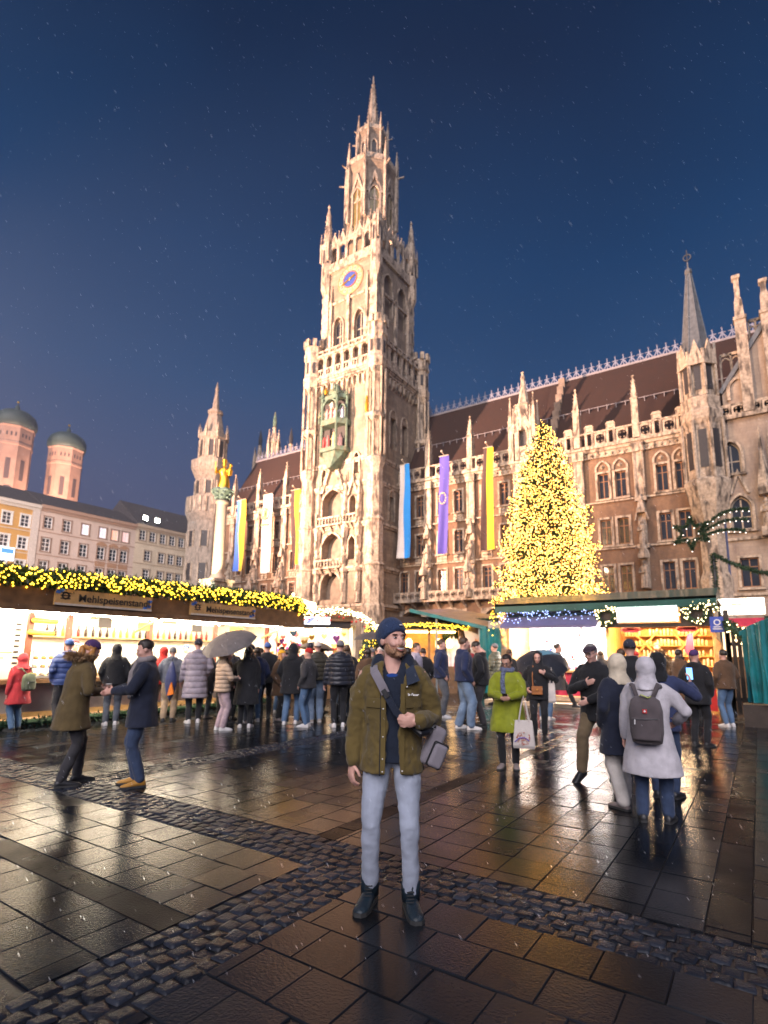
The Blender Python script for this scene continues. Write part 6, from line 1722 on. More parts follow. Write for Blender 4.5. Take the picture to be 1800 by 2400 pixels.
q = M(); q.ring([(-0.90 + 0.09 * cos(k * pi / 6), 2.56 + 0.09 * sin(k * pi / 6)) for k in range(12)], [(-0.90 + 0.06 * cos(k * pi / 6), 2.56 + 0.06 * sin(k * pi / 6)) for k in range(12)], 'y', 17.94, 17.948); q.box(-1.02, -0.78, 17.94, 17.948, 2.36, 2.39); q.box(-1.0, -0.8, 17.94, 17.948, 2.42, 2.445); q.build('sign_print', WHITE, o)

# ---- far right: dark slatted stall side, teal covered booth, lit sign beyond
ds = empty('slatted_booth', (-0.2, 18.0, 0)); tag(ds, 'dark slatted wooden booth side with fir garland right of the green roofed stall', 'stall')
for k in range(9):
    q = M(); q.box(-0.72 + k * 0.13, -0.62 + k * 0.13, 17.9 - 0.03 * k, 17.95 - 0.03 * k, 0.05, 2.35 - 0.02 * (k % 3)); part(q, 'slat', WOODD, ds)
q = M(); q.box(-0.72, 0.45, 17.98, 18.02, 0.4, 0.5); q.box(-0.72, 0.45, 17.98, 18.02, 1.9, 2.0); q.box(-0.74, -0.62, 17.9, 18.1, 0, 2.9); part(q, 'rail', WOODD, ds)
garland('fir_garland', [(-0.7, 17.85, 2.6), (-0.3, 17.8, 2.1), (0.1, 17.7, 1.75)], 0.16, ds, 120, 0.14, 30, BULBW, 0.018, 0, 0.05, 71)
bb = empty('covered_booth', (0.6, 15.5, 0)); tag(bb, 'booth wrapped in shiny teal tarpaulin at the right edge', 'stall')
q = curtain(-0.30, 15.6, 0.25, 15.2, 0.55, 2.35, 16, 0.06, ztop=lambda t: 2.25 + 0.25 * t); part(q, 'tarpaulin', TEAL, bb, True)
q = M(); q.loft([[(-0.35, 15.6, 2.2), (0.9, 15.4, 2.75), (2.2, 15.6, 2.6), (2.2, 15.6, 2.5), (0.9, 15.4, 2.65), (-0.35, 15.6, 2.1)], [(-0.35, 17.6, 2.3), (0.9, 17.4, 2.85), (2.2, 17.6, 2.7), (2.2, 17.6, 2.6), (0.9, 17.4, 2.75), (-0.35, 17.6, 2.2)]]); part(q, 'roof', TEAL, bb)
q = M(); q.tube([(0.13, 15.55, 0), (0.13, 15.55, 2.3)], 0.04, 6); part(q, 'post', MATS['galvanised'], bb)
q = M(); q.box(0.2, 2.2, 16.2, 16.3, 0, 2.6); part(q, 'fir_wall_board', MATS['dark_green'], bb)
q = M(); q.box(-0.4, 1.2, 15.4, 16.0, 0.0, 0.5); part(q, 'plinth', WOODD, bb)
s2 = empty('market_stall', (0.6, 24.0, 0)); tag(s2, 'partly hidden stall under a bright white sign beyond the slatted booth', 'stall')
q = M(); q.box(-1.25, 0.35, 23.9, 24.0, 3.15, 3.75); part(q, 'sign_box', mat('white_sign_face2', (1, 0.97, 0.9), 0.5, 0, emit=2.4, ecol=(1.0, 0.90, 0.72)), s2)
q = M(); q.box(-0.7, -0.2, 23.88, 23.895, 3.5, 3.56); part(q, 'sign_print', mat('sign_tan', (0.6, 0.45, 0.25), 0.6), s2)
q = M(); q.box(-1.4, 3.0, 24.2, 26, 0, 3.0); part(q, 'body', WOOD, s2)
q = M(); q.box(-1.2, 2.4, 23.95, 24.1, 1.6, 2.6); part(q, 'lit_window', mat('stall_glow', (1, 0.7, 0.4), 0.6, 0, emit=1.2, ecol=(1.0, 0.66, 0.36)), s2)
q = M(); q.box(-1.5, 3.0, 23.6, 24.2, 2.7, 3.0); part(q, 'awning', RED, s2)
garland('light_garland', [(-1.4, 23.6, 2.7), (0, 23.55, 2.55), (2, 23.6, 2.7)], 0.10, s2, 90, 0.10, 60, BULBW, 0.03, 0, 0.05, 75)

# ---- star decoration on its pole
sd = empty('star_decoration', (-1.02, 21.6, 0)); tag(sd, 'green garland shooting star with small white bulbs on a wrapped pole', 'decoration')
q = M(); q.tube([(-1.02, 21.6, 0), (-1.02, 21.6, 5.1)], 0.06, 7); part(q, 'pole', IRON, sd)
def gline(nm, pts, r, seed, nb): 
    return garland(nm, pts, r, sd, 200, 0.09, 0, None, seed=seed)
gline('garland', [(-1.02, 21.6, 2.9), (-1.02, 21.6, 5.15)], 0.10, 81, 0)
SC = (-1.62, 5.88)
pts = []
for k in range(13):
    r_ = 0.62 if k % 2 == 0 else 0.24; a = pi / 2 + k * pi / 6; pts.append((SC[0] + r_ * cos(a), 21.3, SC[1] + r_ * sin(a)))
gline('star_outline', pts, 0.035, 82, 0)
for i, (dz, x1, b) in enumerate(((0.62, 0.15, 0.5), (0.28, 0.10, 0.35), (-0.10, 0.0, 0.22))):
    gline('star_tail', [(SC[0] + 0.35 + (x1 - SC[0] - 0.35) * t, 21.3, SC[1] + 0.1 - 0.12 * i + (dz - 0.1 + 0.12 * i) * t + b * sin(t * pi) * 0.5) for t in [k / 8 for k in range(9)]], 0.04, 83 + i, 0)
q = M()
for p in pts[:-1]: q.octa((p[0], p[1] - 0.06, p[2] - 0.06), 0.026)
for i, (dz, x1, b) in enumerate(((0.62, 0.15, 0.5), (0.28, 0.10, 0.35), (-0.10, 0.0, 0.22))):
    for k in range(2, 9):
        t = k / 8; q.octa((SC[0] + 0.35 + (x1 - SC[0] - 0.35) * t, 21.24, SC[1] + 0.1 - 0.12 * i + (dz - 0.1 + 0.12 * i) * t + b * sin(t * pi) * 0.5 - 0.09), 0.026)
stuff(part(q, 'light_bulbs', mat('small_white_bulb', (1, 0.9, 0.8), 0.4, 0, emit=1.3, ecol=(1.0, 0.85, 0.75), sample=False), sd))
gline('rope_garland', [(-1.02, 21.6, 5.1), (-0.5, 21.6, 4.75), (0.1, 21.6, 4.45), (0.8, 21.6, 4.25), (1.6, 21.6, 4.15)], 0.075, 88, 0)
# ================================================================== people
def interp(tab, z):
    if z <= tab[0][0]: return tab[0][1:]
    for a, b in zip(tab, tab[1:]):
        if z <= b[0]:
            t = (z - a[0]) / (b[0] - a[0]); t = t * t * (3 - 2 * t)
            return tuple(p + (q - p) * t for p, q in zip(a[1:], b[1:]))
    return tab[-1][1:]
TORSO = [(0.25, .215, .165), (0.6, .200, .155), (0.85, .186, .140), (0.95, .180, .135), (1.08, .168, .126), (1.22, .184, .132), (1.34, .196, .128), (1.41, .178, .112), (1.455, .125, .092), (1.50, .078, .078), (1.535, .070, .074)]

def ik(S, T, a, b, hint):
    S, T = Vector(S), Vector(T); d = T - S; L = d.length
    if L > (a + b) * 0.995: T = S + d * ((a + b) * 0.995 / L); d = T - S; L = d.length
    u = d / L; h = Vector(hint); h = h - u * h.dot(u)
    h = h.normalized() if h.length > 1e-5 else u.orthogonal().normalized()
    x = (a * a - b * b + L * L) / (2 * L); y = sqrt(max(0, a * a - x * x))
    return S + u * x + h * y, T

def hand(mb, w, d, nrm, side, curl=0.5, s=1.0, fr=0.0095):
    """palm and five fingers; d: direction of the hand, nrm: palm side normal, side: direction of the thumb"""
    d = Vector(d).normalized(); side = Vector(side); side = (side - d * side.dot(d)).normalized(); nrm = d.cross(side).normalized() * (1 if Vector(nrm).dot(d.cross(side)) > 0 else -1)
    rot = Matrix((side, d, nrm)).transposed()
    w = Vector(w)
    mb.ell(w + d * 0.048 * s, 0.042 * s, 0.055 * s, 0.017 * s, 10, 7, rot)
    mb.limb([w - d * 0.03 * s, w + d * 0.015 * s], [0.027 * s, 0.028 * s], 8)
    for k, (off, L) in enumerate(((0.030, 0.070), (0.010, 0.080), (-0.010, 0.075), (-0.029, 0.058))):
        b = w + d * (0.092 - 0.006 * abs(k - 1.2)) * s + side * off * s
        a1 = curl * 0.8; a2 = curl * 2.0; a3 = curl * 2.9
        p1 = b + (d * cos(a1) + nrm * sin(a1)) * L * 0.45 * s
        p2 = p1 + (d * cos(a2) + nrm * sin(a2)) * L * 0.32 * s
        p3 = p2 + (d * cos(a3) + nrm * sin(a3)) * L * 0.25 * s
        mb.limb([b, p1, p2, p3], [fr * s * 1.08, fr * s, fr * s * 0.95, fr * s * 0.8], 7)
    b = w + d * 0.030 * s + side * 0.036 * s
    if curl > 0.8:
        p1 = b + (d * 0.75 + side * 0.2 + nrm * 0.6).normalized() * 0.034 * s; p2 = p1 + (d * 0.5 - side * 0.55 + nrm * 0.5).normalized() * 0.03 * s
    else:
        p1 = b + (d * 0.6 + side * 0.7 + nrm * 0.35).normalized() * 0.036 * s
        p2 = p1 + (d * 0.9 + side * 0.25 + nrm * 0.5 * (0.4 + curl)).normalized() * 0.03 * s
    mb.limb([b, p1, p2], [fr * 1.35 * s, fr * 1.15 * s, fr * 0.9 * s], 7)

def head_geo(mb, c, R, s=1.0, fine=False, smile=False):
    def E(p, rx, ry, rz): mb.ell(c + R @ (Vector(p) * s), rx * s, ry * s, rz * s, 14, 10, R)
    E((0, -.014, .030), .076, .094, .088); E((0, .020, -.018), .064, .072, .086); E((0, .026, -.074), .051, .056, .040); E((0, .064, -.098), .024, .022, .019)
    E((0, .076, .032), .048, .018, .012)
    for sx in (-1, 1):
        E((sx * .038, .060, -.026), .023, .024, .024); E((sx * .078, -.010, -.006), .011, .022, .031)
        if smile: E((sx * .036, .074, -.036), .016, .016, .014)
    mb.tube([c + R @ (Vector(p) * s) for p in ((0, .080, .026), (0, .094, .000), (0, .108, -.028))], [.008 * s, .011 * s, .0145 * s], 8)
    E((0, .100, -.034), .018, .014, .011)
    if not smile: E((0, .092, -.060), .026, .011, .009); E((0, .089, -.073), .021, .011, .008)
    mb.tube([c + R @ (Vector(p) * s) for p in ((0, -.022, -.03), (0, -.022, -.10), (0, -.035, -.21))], [.056 * s, .052 * s, .060 * s], 12)

def shell(mb, c, R, s, ctr, rad, fn, n=24, m=16):
    ctr = Vector(ctr)
    mb.ell(c + R @ (ctr * s), rad[0] * s, rad[1] * s, rad[2] * s, n, m, R, lambda d, p: p * fn(d))

def sm(a, b, x):
    t = min(1, max(0, (x - a) / (b - a))); return t * t * (3 - 2 * t)

EYEW = mat('eye_white', (0.48, 0.43, 0.41), 0.2, 0); EYED = mat('eye_dark', (0.03, 0.02, 0.018), 0.2, 0); LIP = mat('lips', (0.42, 0.13, 0.11), 0.5, 0)
PEOPLE = {}
def person(label, x, y, H, rel, coat, legs, shoe, coat_len=0.84, bulk=1.0, flare=0.0, legw=1.0, hat=None, hatm=None, hood=None, hair=None, hairm=None, face=False, smile=False,
           rh=(.26, .04, .82), lh=(-.26, .04, .82), rhint=(.5, -.6, -.3), lhint=(-.5, -.6, -.3), feet=((.10, .03), (-.10, -.03)), lift=(0, 0), lean=0.0, hyaw=0.0, hpitch=0.0, vox=0.016,
           skin=None, curl=0.45, glove=None, wr=0.020, wsize=0.12, group='people on the square', extra=None, no_coat=False, sleeve=1.0, scarf=None, hdir=(None, None), torso_side=0.0, foot_splay=10):
    s = H / 1.75
    yaw = atan2(-x, y) + radians(rel)
    SK = skin or SKIN
    bd = M()
    LR = Matrix.Rotation(-radians(lean), 3, 'X') @ Matrix.Rotation(radians(torso_side), 3, 'Y')
    def B(p):
        p = Vector(p)
        if p.z > 0.95: p = Vector((0, 0, .95)) + LR @ (p - Vector((0, 0, .95)))
        elif p.z > 0.80: p = p + (Vector((0, 0, .95)) + LR @ (p - Vector((0, 0, .95))) - p) * ((p.z - 0.80) / 0.15) * 0.5
        return p
    hc = B((0, .02, 1.63)); HR = LR @ Matrix.Rotation(radians(hyaw), 3, 'Z') @ Matrix.Rotation(-radians(hpitch), 3, 'X')
    hc = hc + LR @ Vector((0, 0.03 * sin(radians(hpitch)), 0))
    head_geo(bd, hc, HR, 1.0, False, smile)
    bd.limb([B((0, 0, .95)), B((0, 0, 1.2)), B((0, -.01, 1.46))], [.12, .12, .07], 10)
    # legs
    leg = M(); ank = []
    for i, sx in enumerate((1, -1)):
        hip = Vector((sx * .09, 0, .91)); f = feet[i]; an = Vector((f[0], f[1], .085 + lift[i]))
        kn, an = ik(hip, an, .43, .42, (sx * 0.12, 1, 0)); ank.append(an)
        bd.limb([hip, kn, an, an + Vector((0, .05, -.05))], [.075, .05, .034, .024], 9)
        w = legw
        mid = kn.lerp(an, .5) + Vector((0, -.012, 0))
        leg.limb([hip + Vector((0, 0, .02)), hip.lerp(kn, .5), kn, mid, an + Vector((0, -.005, .012))], [.102 * (0.6 + 0.4 * w), .090 * (0.35 + .65 * w), .070 * w, .066 * w, .060 * w], 12)
    leg.ell((0, -.005, .93), .168, .128, .11, 14, 9)
    # arms
    ct = M(); wrists = []
    for i, (sx, T, hint) in enumerate(((1, rh, rhint), (-1, lh, lhint))):
        S = B((sx * .180, 0, 1.40)); el, T2 = ik(S, T, .29, .265, hint)
        bd.limb([S, el, T2], [.05, .042, .03], 9)
        dr = (T2 - el).normalized()
        sl = sleeve * (0.7 + 0.3 * bulk)
        ct.limb([B((sx * .155, 0, 1.40)), S.lerp(el, .35) + Vector((sx * .01, 0, 0)), el, el.lerp(T2, .5), T2 - dr * .005], [.078 * sl, .076 * sl, .066 * sl, .062 * sl, .050 * sl], 12)
        hd = hdir[i] or dr
        side = Vector((-sx * 0.55, 0.8, 0.1)) if T[2] < 1.0 else Vector((0, 0.15, 1))
        nrm = Vector((-sx, 0, 0)) if T[2] < 1.0 else Vector((-sx, 0.2, 0))
        if glove is None: hand(bd, T2, hd, nrm, side, curl[i] if isinstance(curl, tuple) else curl, 1.0, 0.010 if vox < 0.012 else 0.0115)
        wrists.append((T2, dr, el, S))
    root = bd.build('person', SK)
    root.location = (x, y, 0); root.rotation_euler = (0, 0, yaw); root.scale = (s, s, s)
    remesh(root, vox, 1)
    tag(root, label, 'person', group)
    # trousers
    o = leg.build('trousers', legs, root); remesh(o, max(.012, vox), 3, .022, .085)
    # shoes
    for i, an in enumerate(ank):
        sh = M(); sp = radians(foot_splay) * (1 if i == 0 else -1) * -1
        secs = []
        for yy, w_, h_ in ((-.075, .026, .05), (-.065, .036, .085), (-.02, .040, .10), (.04, .042, .085), (.10, .047, .060), (.15, .046, .048), (.185, .036, .038), (.20, .018, .028)):
            secs.append([(w_ * cos(a) * (1 if sin(a) > -.5 else 1.02), yy, .002 + max(0, h_ / 2 + h_ / 2 * sin(a))) for a in [2 * pi * k / 12 for k in range(12)]])
        sh.loft(secs)
        pit = -0.5 if lift[i] > 0.03 else 0.0
        R3 = Matrix.Rotation(sp, 4, 'Z') @ Matrix.Rotation(pit, 4, 'X')
        ob = sh.build('shoe', shoe, root, True); ob.matrix_local = Matrix.Translation((an.x, an.y, max(0, an.z - .085))) @ R3
        so = M(); so.loft([[(w_ * 1.04, yy, 0.0), (w_ * 1.04, yy, .022), (-w_ * 1.04, yy, .022), (-w_ * 1.04, yy, 0.0)] for yy, w_ in ((-.082, .028), (-.05, .041), (.04, .043), (.12, .050), (.18, .042), (.207, .02))])
        so.build('sole', mat('sole_dark', (0.03, 0.03, 0.03), 0.7) if shoe.name not in ('shoe_white', 'shoe_cream') else mat('sole_white', (0.6, 0.58, 0.56), 0.6), ob)
    # coat
    if not no_coat:
        secs = []
        zs = [coat_len + (1.52 - coat_len) * k / 15 for k in range(16)]
        for z in zs:
            rx, ry = interp(TORSO, z)
            bk = 1 + (bulk - 1) * min(1, max(0.0, (1.50 - z) / .1))
            fl = max(0, .98 - z) * flare
            secs.append([B(((rx * bk + .012 + fl) * cos(a), (ry * bk + .014 + fl * .8) * sin(a) - .004, z)) for a in [2 * pi * k / 20 for k in range(20)]])
        ct.loft(secs)
        if hood == 'down':
            ct.ell(B((0, -.085, 1.46)), .13, .07, .075, 12, 8)
            ct.tube([B((.10 * cos(a), .075 * sin(a) - .01, 1.475 - .02 * sin(a))) for a in [2 * pi * k / 12 for k in range(13)]], .032, 8)
        elif hood != 'up':
            ct.tube([B((.072 * cos(a), .068 * sin(a) - .008, 1.505)) for a in [2 * pi * k / 12 for k in range(13)]], .022, 8)
        o = ct.build('coat', coat, root); remesh(o, max(.014, vox), 3, wr, wsize)
    if hood == 'up':
        hm_ = M()
        shell(hm_, hc, HR, 1.0, (0, -.022, .008), (.108, .125, .140), lambda d: 1 - .42 * sm(.50, .68, d.y) * sm(-.95, -.5, d.z) if d.y > .3 else 1.0)
        hm_.tube([hc + HR @ Vector((0, -.034, -.03)), hc + HR @ Vector((0, -.032, -.10)), B((0, -.02, 1.45)), B((0, -.02, 1.40))], [.098, .100, .135, .16], 16)
        o = hm_.build('hood', hatm or coat, root); remesh(o, .013, 2, .02, .07)
    if hat == 'beanie':
        hm_ = M(); shell(hm_, hc, HR, 1.0, (0, -.016, .036), (.086, .106, .098), lambda d: (1.02 if d.z > -.12 + .30 * d.y + .12 else 1.05) - .30 * sm(.10, -.02, d.z - .28 * d.y + .10), 26, 20)
        hm_.build('beanie', hatm, root, True)
    elif hat == 'cap':
        hm_ = M(); shell(hm_, hc, HR, 1.0, (0, -.005, .052), (.088, .112, .066), lambda d: 1 - .3 * sm(.0, -.15, d.z), 24, 16)
        hm_.ell(hc + HR @ Vector((0, .092, .055)), .062, .045, .010, 14, 6, HR @ Matrix.Rotation(-.25, 3, 'X')); hm_.build('flat_cap', hatm, root, True)
    elif hat == 'santa':
        hm_ = M(); shell(hm_, hc, HR, 1.0, (0, -.016, .05), (.088, .106, .12), lambda d: 1 - .3 * sm(.05, -.08, d.z)); hm_.build('santa_hat', hatm, root, True)
        hb2 = M(); hb2.tube([hc + HR @ Vector((.088 * cos(a), .105 * sin(a) - .014, .05)) for a in [2 * pi * k / 14 for k in range(15)]], .022, 8); hb2.build('fur_band', WHITE, root, True)
    if hair:
        hm_ = M()
        if hair in ('short', 'fringe'):
            lo = .42 if hair == 'short' else .22
            shell(hm_, hc, HR, 1.0, (0, -.018, .036), (.085, .103, .098), lambda d: (1.0 + .03 * sin(d.x * 23 + d.z * 17) * sin(d.y * 19)) - .30 * max(sm(.30, .55, d.y) * sm(lo + .12, lo - .06, d.z), sm(-.38, -.60, d.z)), 30, 22)
        elif hair in ('long', 'bun'):
            shell(hm_, hc, HR, 1.0, (0, -.018, .034), (.086, .105, .098), lambda d: (1.0 + .015 * sin(d.x * 23 + d.z * 17)) - .30 * max(sm(.38, .60, d.y) * sm(.62, .40, d.z), sm(-.6, -.8, d.z)), 30, 22)
            if hair == 'long':
                for sx in (-1, 1):
                    hm_.limb([hc + HR @ Vector((sx * .070, .0, .0)), hc + HR @ Vector((sx * .082, .03, -.12)), hc + HR @ Vector((sx * .075, .07, -.26)), hc + HR @ Vector((sx * .06, .09, -.40))], [.030, .036, .034, .014], 8)
                hm_.ell(hc + HR @ Vector((0, -.06, -.12)), .085, .045, .14, 12, 8)
            else: hm_.ell(hc + HR @ Vector((0, -.115, .03)), .042, .04, .042, 10, 8)
        hm_.build('hair', hairm, root, True)
    if face:
        for sx in (-1, 1):
            e = M(); e.ell(hc + HR @ Vector((sx * .031, .0845, .008)), .0140, .0070, .0052 if smile else .0060, 10, 7, HR); eo = e.build('eye', EYEW, root, True)
            e = M(); e.ell(hc + HR @ Vector((sx * .031, .0900, .008)), .0072, .003, .0052 if smile else .0060, 8, 6, HR); e.build('iris', EYED, eo, True)
            e = M(); e.ell(hc + HR @ Vector((sx * .034, .0885, .028)), .021, .007, .0048, 8, 6, HR); e.build('eyebrow', hairm or EYED, root, True)
        e = M(); e.ell(hc + HR @ Vector((0, .099, -.066)), .023, .008, .006 if not smile else .010, 10, 6, HR); e.build('mouth', LIP, root, True)
    if scarf:
        sc2 = M(); sc2.tube([B((.088 * cos(a), .082 * sin(a), 1.51 + .012 * sin(2 * a))) for a in [2 * pi * k / 14 for k in range(15)]], .042, 9)
        sc2.limb([B((.045, .10, 1.48)), B((.055, .16, 1.34)), B((.045, .165, 1.18)), B((.05, .16, 1.05))], [.04, .04, .042, .035], 8)
        o = sc2.build('scarf', scarf, root); remesh(o, .014, 2, .012, .05)
    PEOPLE[label] = dict(o=root, hc=hc, HR=HR, B=B, w=wrists, s=s, yaw=yaw)
    return root

def wl(lab, p):
    """local point of a person to world"""
    o = PEOPLE[lab]['o']; s = PEOPLE[lab]['s']
    return Matrix.Translation(o.location) @ Matrix.Rotation(PEOPLE[lab]['yaw'], 4, 'Z') @ (Vector(p) * s)
def prop_on(ob, lab):
    o = PEOPLE[lab]['o']; ob.location = o.location; ob.rotation_euler = o.rotation_euler; ob.scale = o.scale
    return ob

SH_B = mat('shoe_black', (0.02, 0.02, 0.022), 0.4, 0.2); SH_W = mat('shoe_white', (0.66, 0.63, 0.62), 0.5, 0.08); SH_T = mat('shoe_tan', (0.42, 0.20, 0.03), 0.6, 0.15); SH_G = mat('shoe_grey', (0.22, 0.18, 0.17), 0.6, 0.15); SH_C = mat('shoe_cream', (0.50, 0.42, 0.36), 0.6, 0.1)
JEANS = cloth('jeans', (0.085, 0.15, 0.26)); JEANSL = cloth('light_jeans', (0.23, 0.31, 0.44)); JEANSD = cloth('dark_jeans', (0.035, 0.055, 0.11)); GREYT = cloth('grey_trousers', (0.25, 0.23, 0.24)); BLACKT = cloth('black_trousers', (0.015, 0.015, 0.018)); TANT = cloth('tan_trousers', (0.16, 0.115, 0.065)); BEIGET = cloth('beige_trousers', (0.42, 0.30, 0.19)); PINKT = cloth('pink_trousers', (0.46, 0.34, 0.36)); WHITET = cloth('white_trousers', (0.60, 0.55, 0.50)); CHAR = cloth('charcoal', (0.04, 0.038, 0.042)); DGREY = cloth('washed_grey_jeans', (0.09, 0.10, 0.12))
BLK = cloth('black_wool', (0.014, 0.014, 0.017)); NAVY = cloth('navy_wool', (0.014, 0.018, 0.036)); NAVYJ = cloth('navy_jacket', (0.016, 0.026, 0.075)); OLIVEP = cloth('olive_parka', (0.105, 0.072, 0.028)); REDP = cloth('red_coat', (0.36, 0.025, 0.035)); REDJ = cloth('red_jacket', (0.42, 0.018, 0.016)); BLUEP = cloth('blue_puffer', (0.045, 0.075, 0.22), 0.5, wave=3.2); LILAC = cloth('lilac_puffer', (0.34, 0.29, 0.33), 0.6, wave=2.6); BEIGEP = cloth('beige_puffer', (0.50, 0.36, 0.25), 0.6, wave=3.4); GREENP = cloth('lime_green_coat', (0.24, 0.27, 0.012), 0.65); OLIVEB = cloth('olive_puffer', (0.10, 0.105, 0.075), 0.55, wave=3.0); DOLIVE = cloth('dark_olive_puffer', (0.055, 0.048, 0.033), 0.5, wave=3.2); BPUFF = cloth('black_puffer', (0.022, 0.024, 0.034), 0.28, wave=3.4); GREYC = cloth('pale_grey_coat', (0.52, 0.49, 0.52)); CREAMH = cloth('cream_hood', (0.62, 0.53, 0.40)); BROWNC = cloth('brown_coat', (0.10, 0.055, 0.03)); LILACH = cloth('lilac_hoodie', (0.42, 0.37, 0.45)); VENDG = cloth('vendor_grey', (0.35, 0.36, 0.38)); FURC = mat('fur_trim', (0.36, 0.22, 0.11), 0.9, 0.4, 40, 0.9, 90)
H_BR = mat('hair_brown', (0.07, 0.038, 0.02), 0.5, 0.35, 30, 0.6, 60); H_DK = mat('hair_dark', (0.022, 0.014, 0.01), 0.45, 0.35, 30, 0.6, 60); H_BL = mat('hair_blond', (0.45, 0.20, 0.05), 0.5, 0.35, 30, 0.6, 60); H_GR = mat('hair_grey', (0.2, 0.19, 0.18), 0.6, 0.3, 30)
PURPLE = cloth('purple_knit', (0.065, 0.028, 0.11)); GREYK = cloth('grey_knit', (0.16, 0.15, 0.16)); WHITEK = cloth('white_knit', (0.62, 0.55, 0.48)); BLUEK = cloth('blue_knit', (0.06, 0.12, 0.33)); YELK = cloth('yellow_knit', (0.70, 0.36, 0.02)); DARKK = cloth('dark_knit', (0.03, 0.03, 0.045)); SCARFG = cloth('grey_scarf', (0.24, 0.21, 0.21)); SCARFB = cloth('patterned_scarf', (0.12, 0.14, 0.22), var=0.85, sc_=55.0)
POCK = dict(rh=(.20, .10, .93), lh=(-.20, .10, .93))
HOLD = dict(rh=(.06, .30, 1.13), lh=(-.06, .30, 1.13), rhint=(.8, -.3, -.6), lhint=(-.8, -.3, -.6))
P = person
# --- left couple
P('woman in olive fur hooded parka and purple beanie facing the man in navy', -7.14, 3.62, 1.74, -80, OLIVEP, CHAR, SH_B, .66, 1.16, .12, 1.0, 'beanie', PURPLE, 'down', 'long', H_BL, True, rh=(.10, .27, 1.10), lh=(-.07, .28, 1.12), rhint=(.8, -.4, -.6), lhint=(-.8, -.3, -.6), lean=9, hpitch=22, vox=.012, feet=((.10, -.06), (-.10, .14)))
P('man in navy coat with grey scarf looking at his hands', -6.44, 4.10, 1.74, 88, NAVY, JEANSD, SH_T, .70, 1.10, .08, 1.02, None, None, None, 'short', H_DK, True, rh=(.07, .36, 1.12), lh=(-.08, .33, 1.13), rhint=(.8, -.2, -.7), lhint=(-.8, -.2, -.7), hpitch=20, vox=.012, scarf=SCARFG, curl=.15)
# --- queue at the sweets stall
P('small person in a red coat with a green backpack at the left edge', -12.70, 5.32, 1.53, 40, REDP, JEANS, SH_B, .60, 1.15, .12, 1.15, None, None, 'up')
P('person in a blue puffer jacket with a light blue beanie at the counter', -12.15, 5.94, 1.84, 20, BLUEP, CHAR, SH_B, .86, 1.25, .0, 1.0, 'beanie', BLUEK, 'down', 'short', H_DK, **POCK)
P('person in a black hooded top and grey jeans seen from behind', -12.07, 6.94, 1.75, 0, BLK, DGREY, SH_W, .88, 1.18, .0, 1.05, None, None, 'up', **POCK)
P('person in a bright red jacket and grey trousers', -12.23, 8.22, 1.71, 8, REDJ, GREYT, SH_W, .84, 1.2, .0, .95, None, REDJ, 'up', **POCK)
P('person in grey top and beige trousers beside the red jacket', -11.70, 8.10, 1.71, -10, cloth('slate_top', (0.14, 0.15, 0.18)), BEIGET, SH_B, .90, 1.08, .0, 1.15, None, None, 'down', 'short', H_GR, **POCK)
P('tall person in a long lilac grey coat and dark beanie', -10.95, 8.24, 1.90, 5, LILAC, BLACKT, SH_W, .52, 1.18, .05, 1.0, 'beanie', DARKK, 'down', 'short', H_DK, rh=(.20, .12, .95), lh=(-.30, .12, .80))
P('person in a dark coat half hidden behind the lilac grey coat', -10.8, 9.1, 1.78, -20, CHAR, BLACKT, SH_B, .75, 1.15, .0, 1.0, None, None, None, 'short', H_DK, **POCK)
P('person in a royal blue beanie standing behind the grey umbrella', -10.4, 9.9, 1.85, 10, BLK, BLACKT, SH_B, .8, 1.15, .0, 1.0, 'beanie', BLUEK, None, 'short', H_DK, **POCK)
P('woman in a hooded beige puffer jacket and pink trousers', -9.50, 7.83, 1.62, -75, BEIGEP, PINKT, SH_W, .84, 1.2, .0, 1.12, None, None, 'up', 'long', H_BR, True, **HOLD)
P('person in a long black coat under the grey umbrella', -9.42, 8.41, 1.72, -8, BLK, BLACKT, SH_W, .50, 1.18, .08, 1.0, None, None, 'down', 'long', H_DK, rh=(.24, .10, .85), lh=(-.12, .25, 1.28), lhint=(-.8, -.2, -.6))
P('woman with a yellow beanie and brown coat in the crowd', -9.7, 9.7, 1.66, -120, BROWNC, BLACKT, SH_G, .62, 1.15, .05, 1.0, 'beanie', YELK, None, 'long', H_BL, True, **POCK)
P('person in a black fur edged hood and blue jeans', -9.05, 9.42, 1.80, -20, BLK, JEANS, SH_W, .66, 1.2, .05, 1.1, None, None, 'up', feet=((.10, .12), (-.11, -.08)), **POCK)
P('tall person in a dark coat with a dark beanie behind the blue jeans', -9.6, 10.6, 1.86, 0, CHAR, BLACKT, SH_B, .70, 1.15, .0, 1.0, 'beanie', DARKK, None, 'short', H_DK, **POCK)
P('person in a white beanie, dark olive jacket and wide light jeans', -8.85, 10.04, 1.87, 12, DOLIVE, JEANSL, SH_C, .90, 1.22, .0, 1.28, 'beanie', WHITEK, 'down', 'short', H_BR, rh=(.26, .08, .88), lh=(-.26, .10, .90))
P('bearded looking person in black talking right of the white beanie', -8.9, 11.0, 1.78, -70, BLK, BLACKT, SH_B, .7, 1.15, .0, 1.0, None, None, None, 'short', H_DK, True, **POCK)
P('person in a shiny black puffer jacket and grey beanie seen from behind', -7.90, 9.73, 1.88, 5, BPUFF, BLACKT, SH_W, .84, 1.28, .0, .95, 'beanie', GREYK, 'down', 'short', H_DK, rh=(.30, .05, .84), lh=(-.30, .05, .84))
P('person in a pale knitted hat just left of the smiling man', -7.6, 10.9, 1.75, 150, cloth('mauve', (0.2, 0.16, 0.19)), BLACKT, SH_B, .8, 1.1, .0, 1.0, 'beanie', WHITEK, None, 'short', H_BR, True, **POCK)
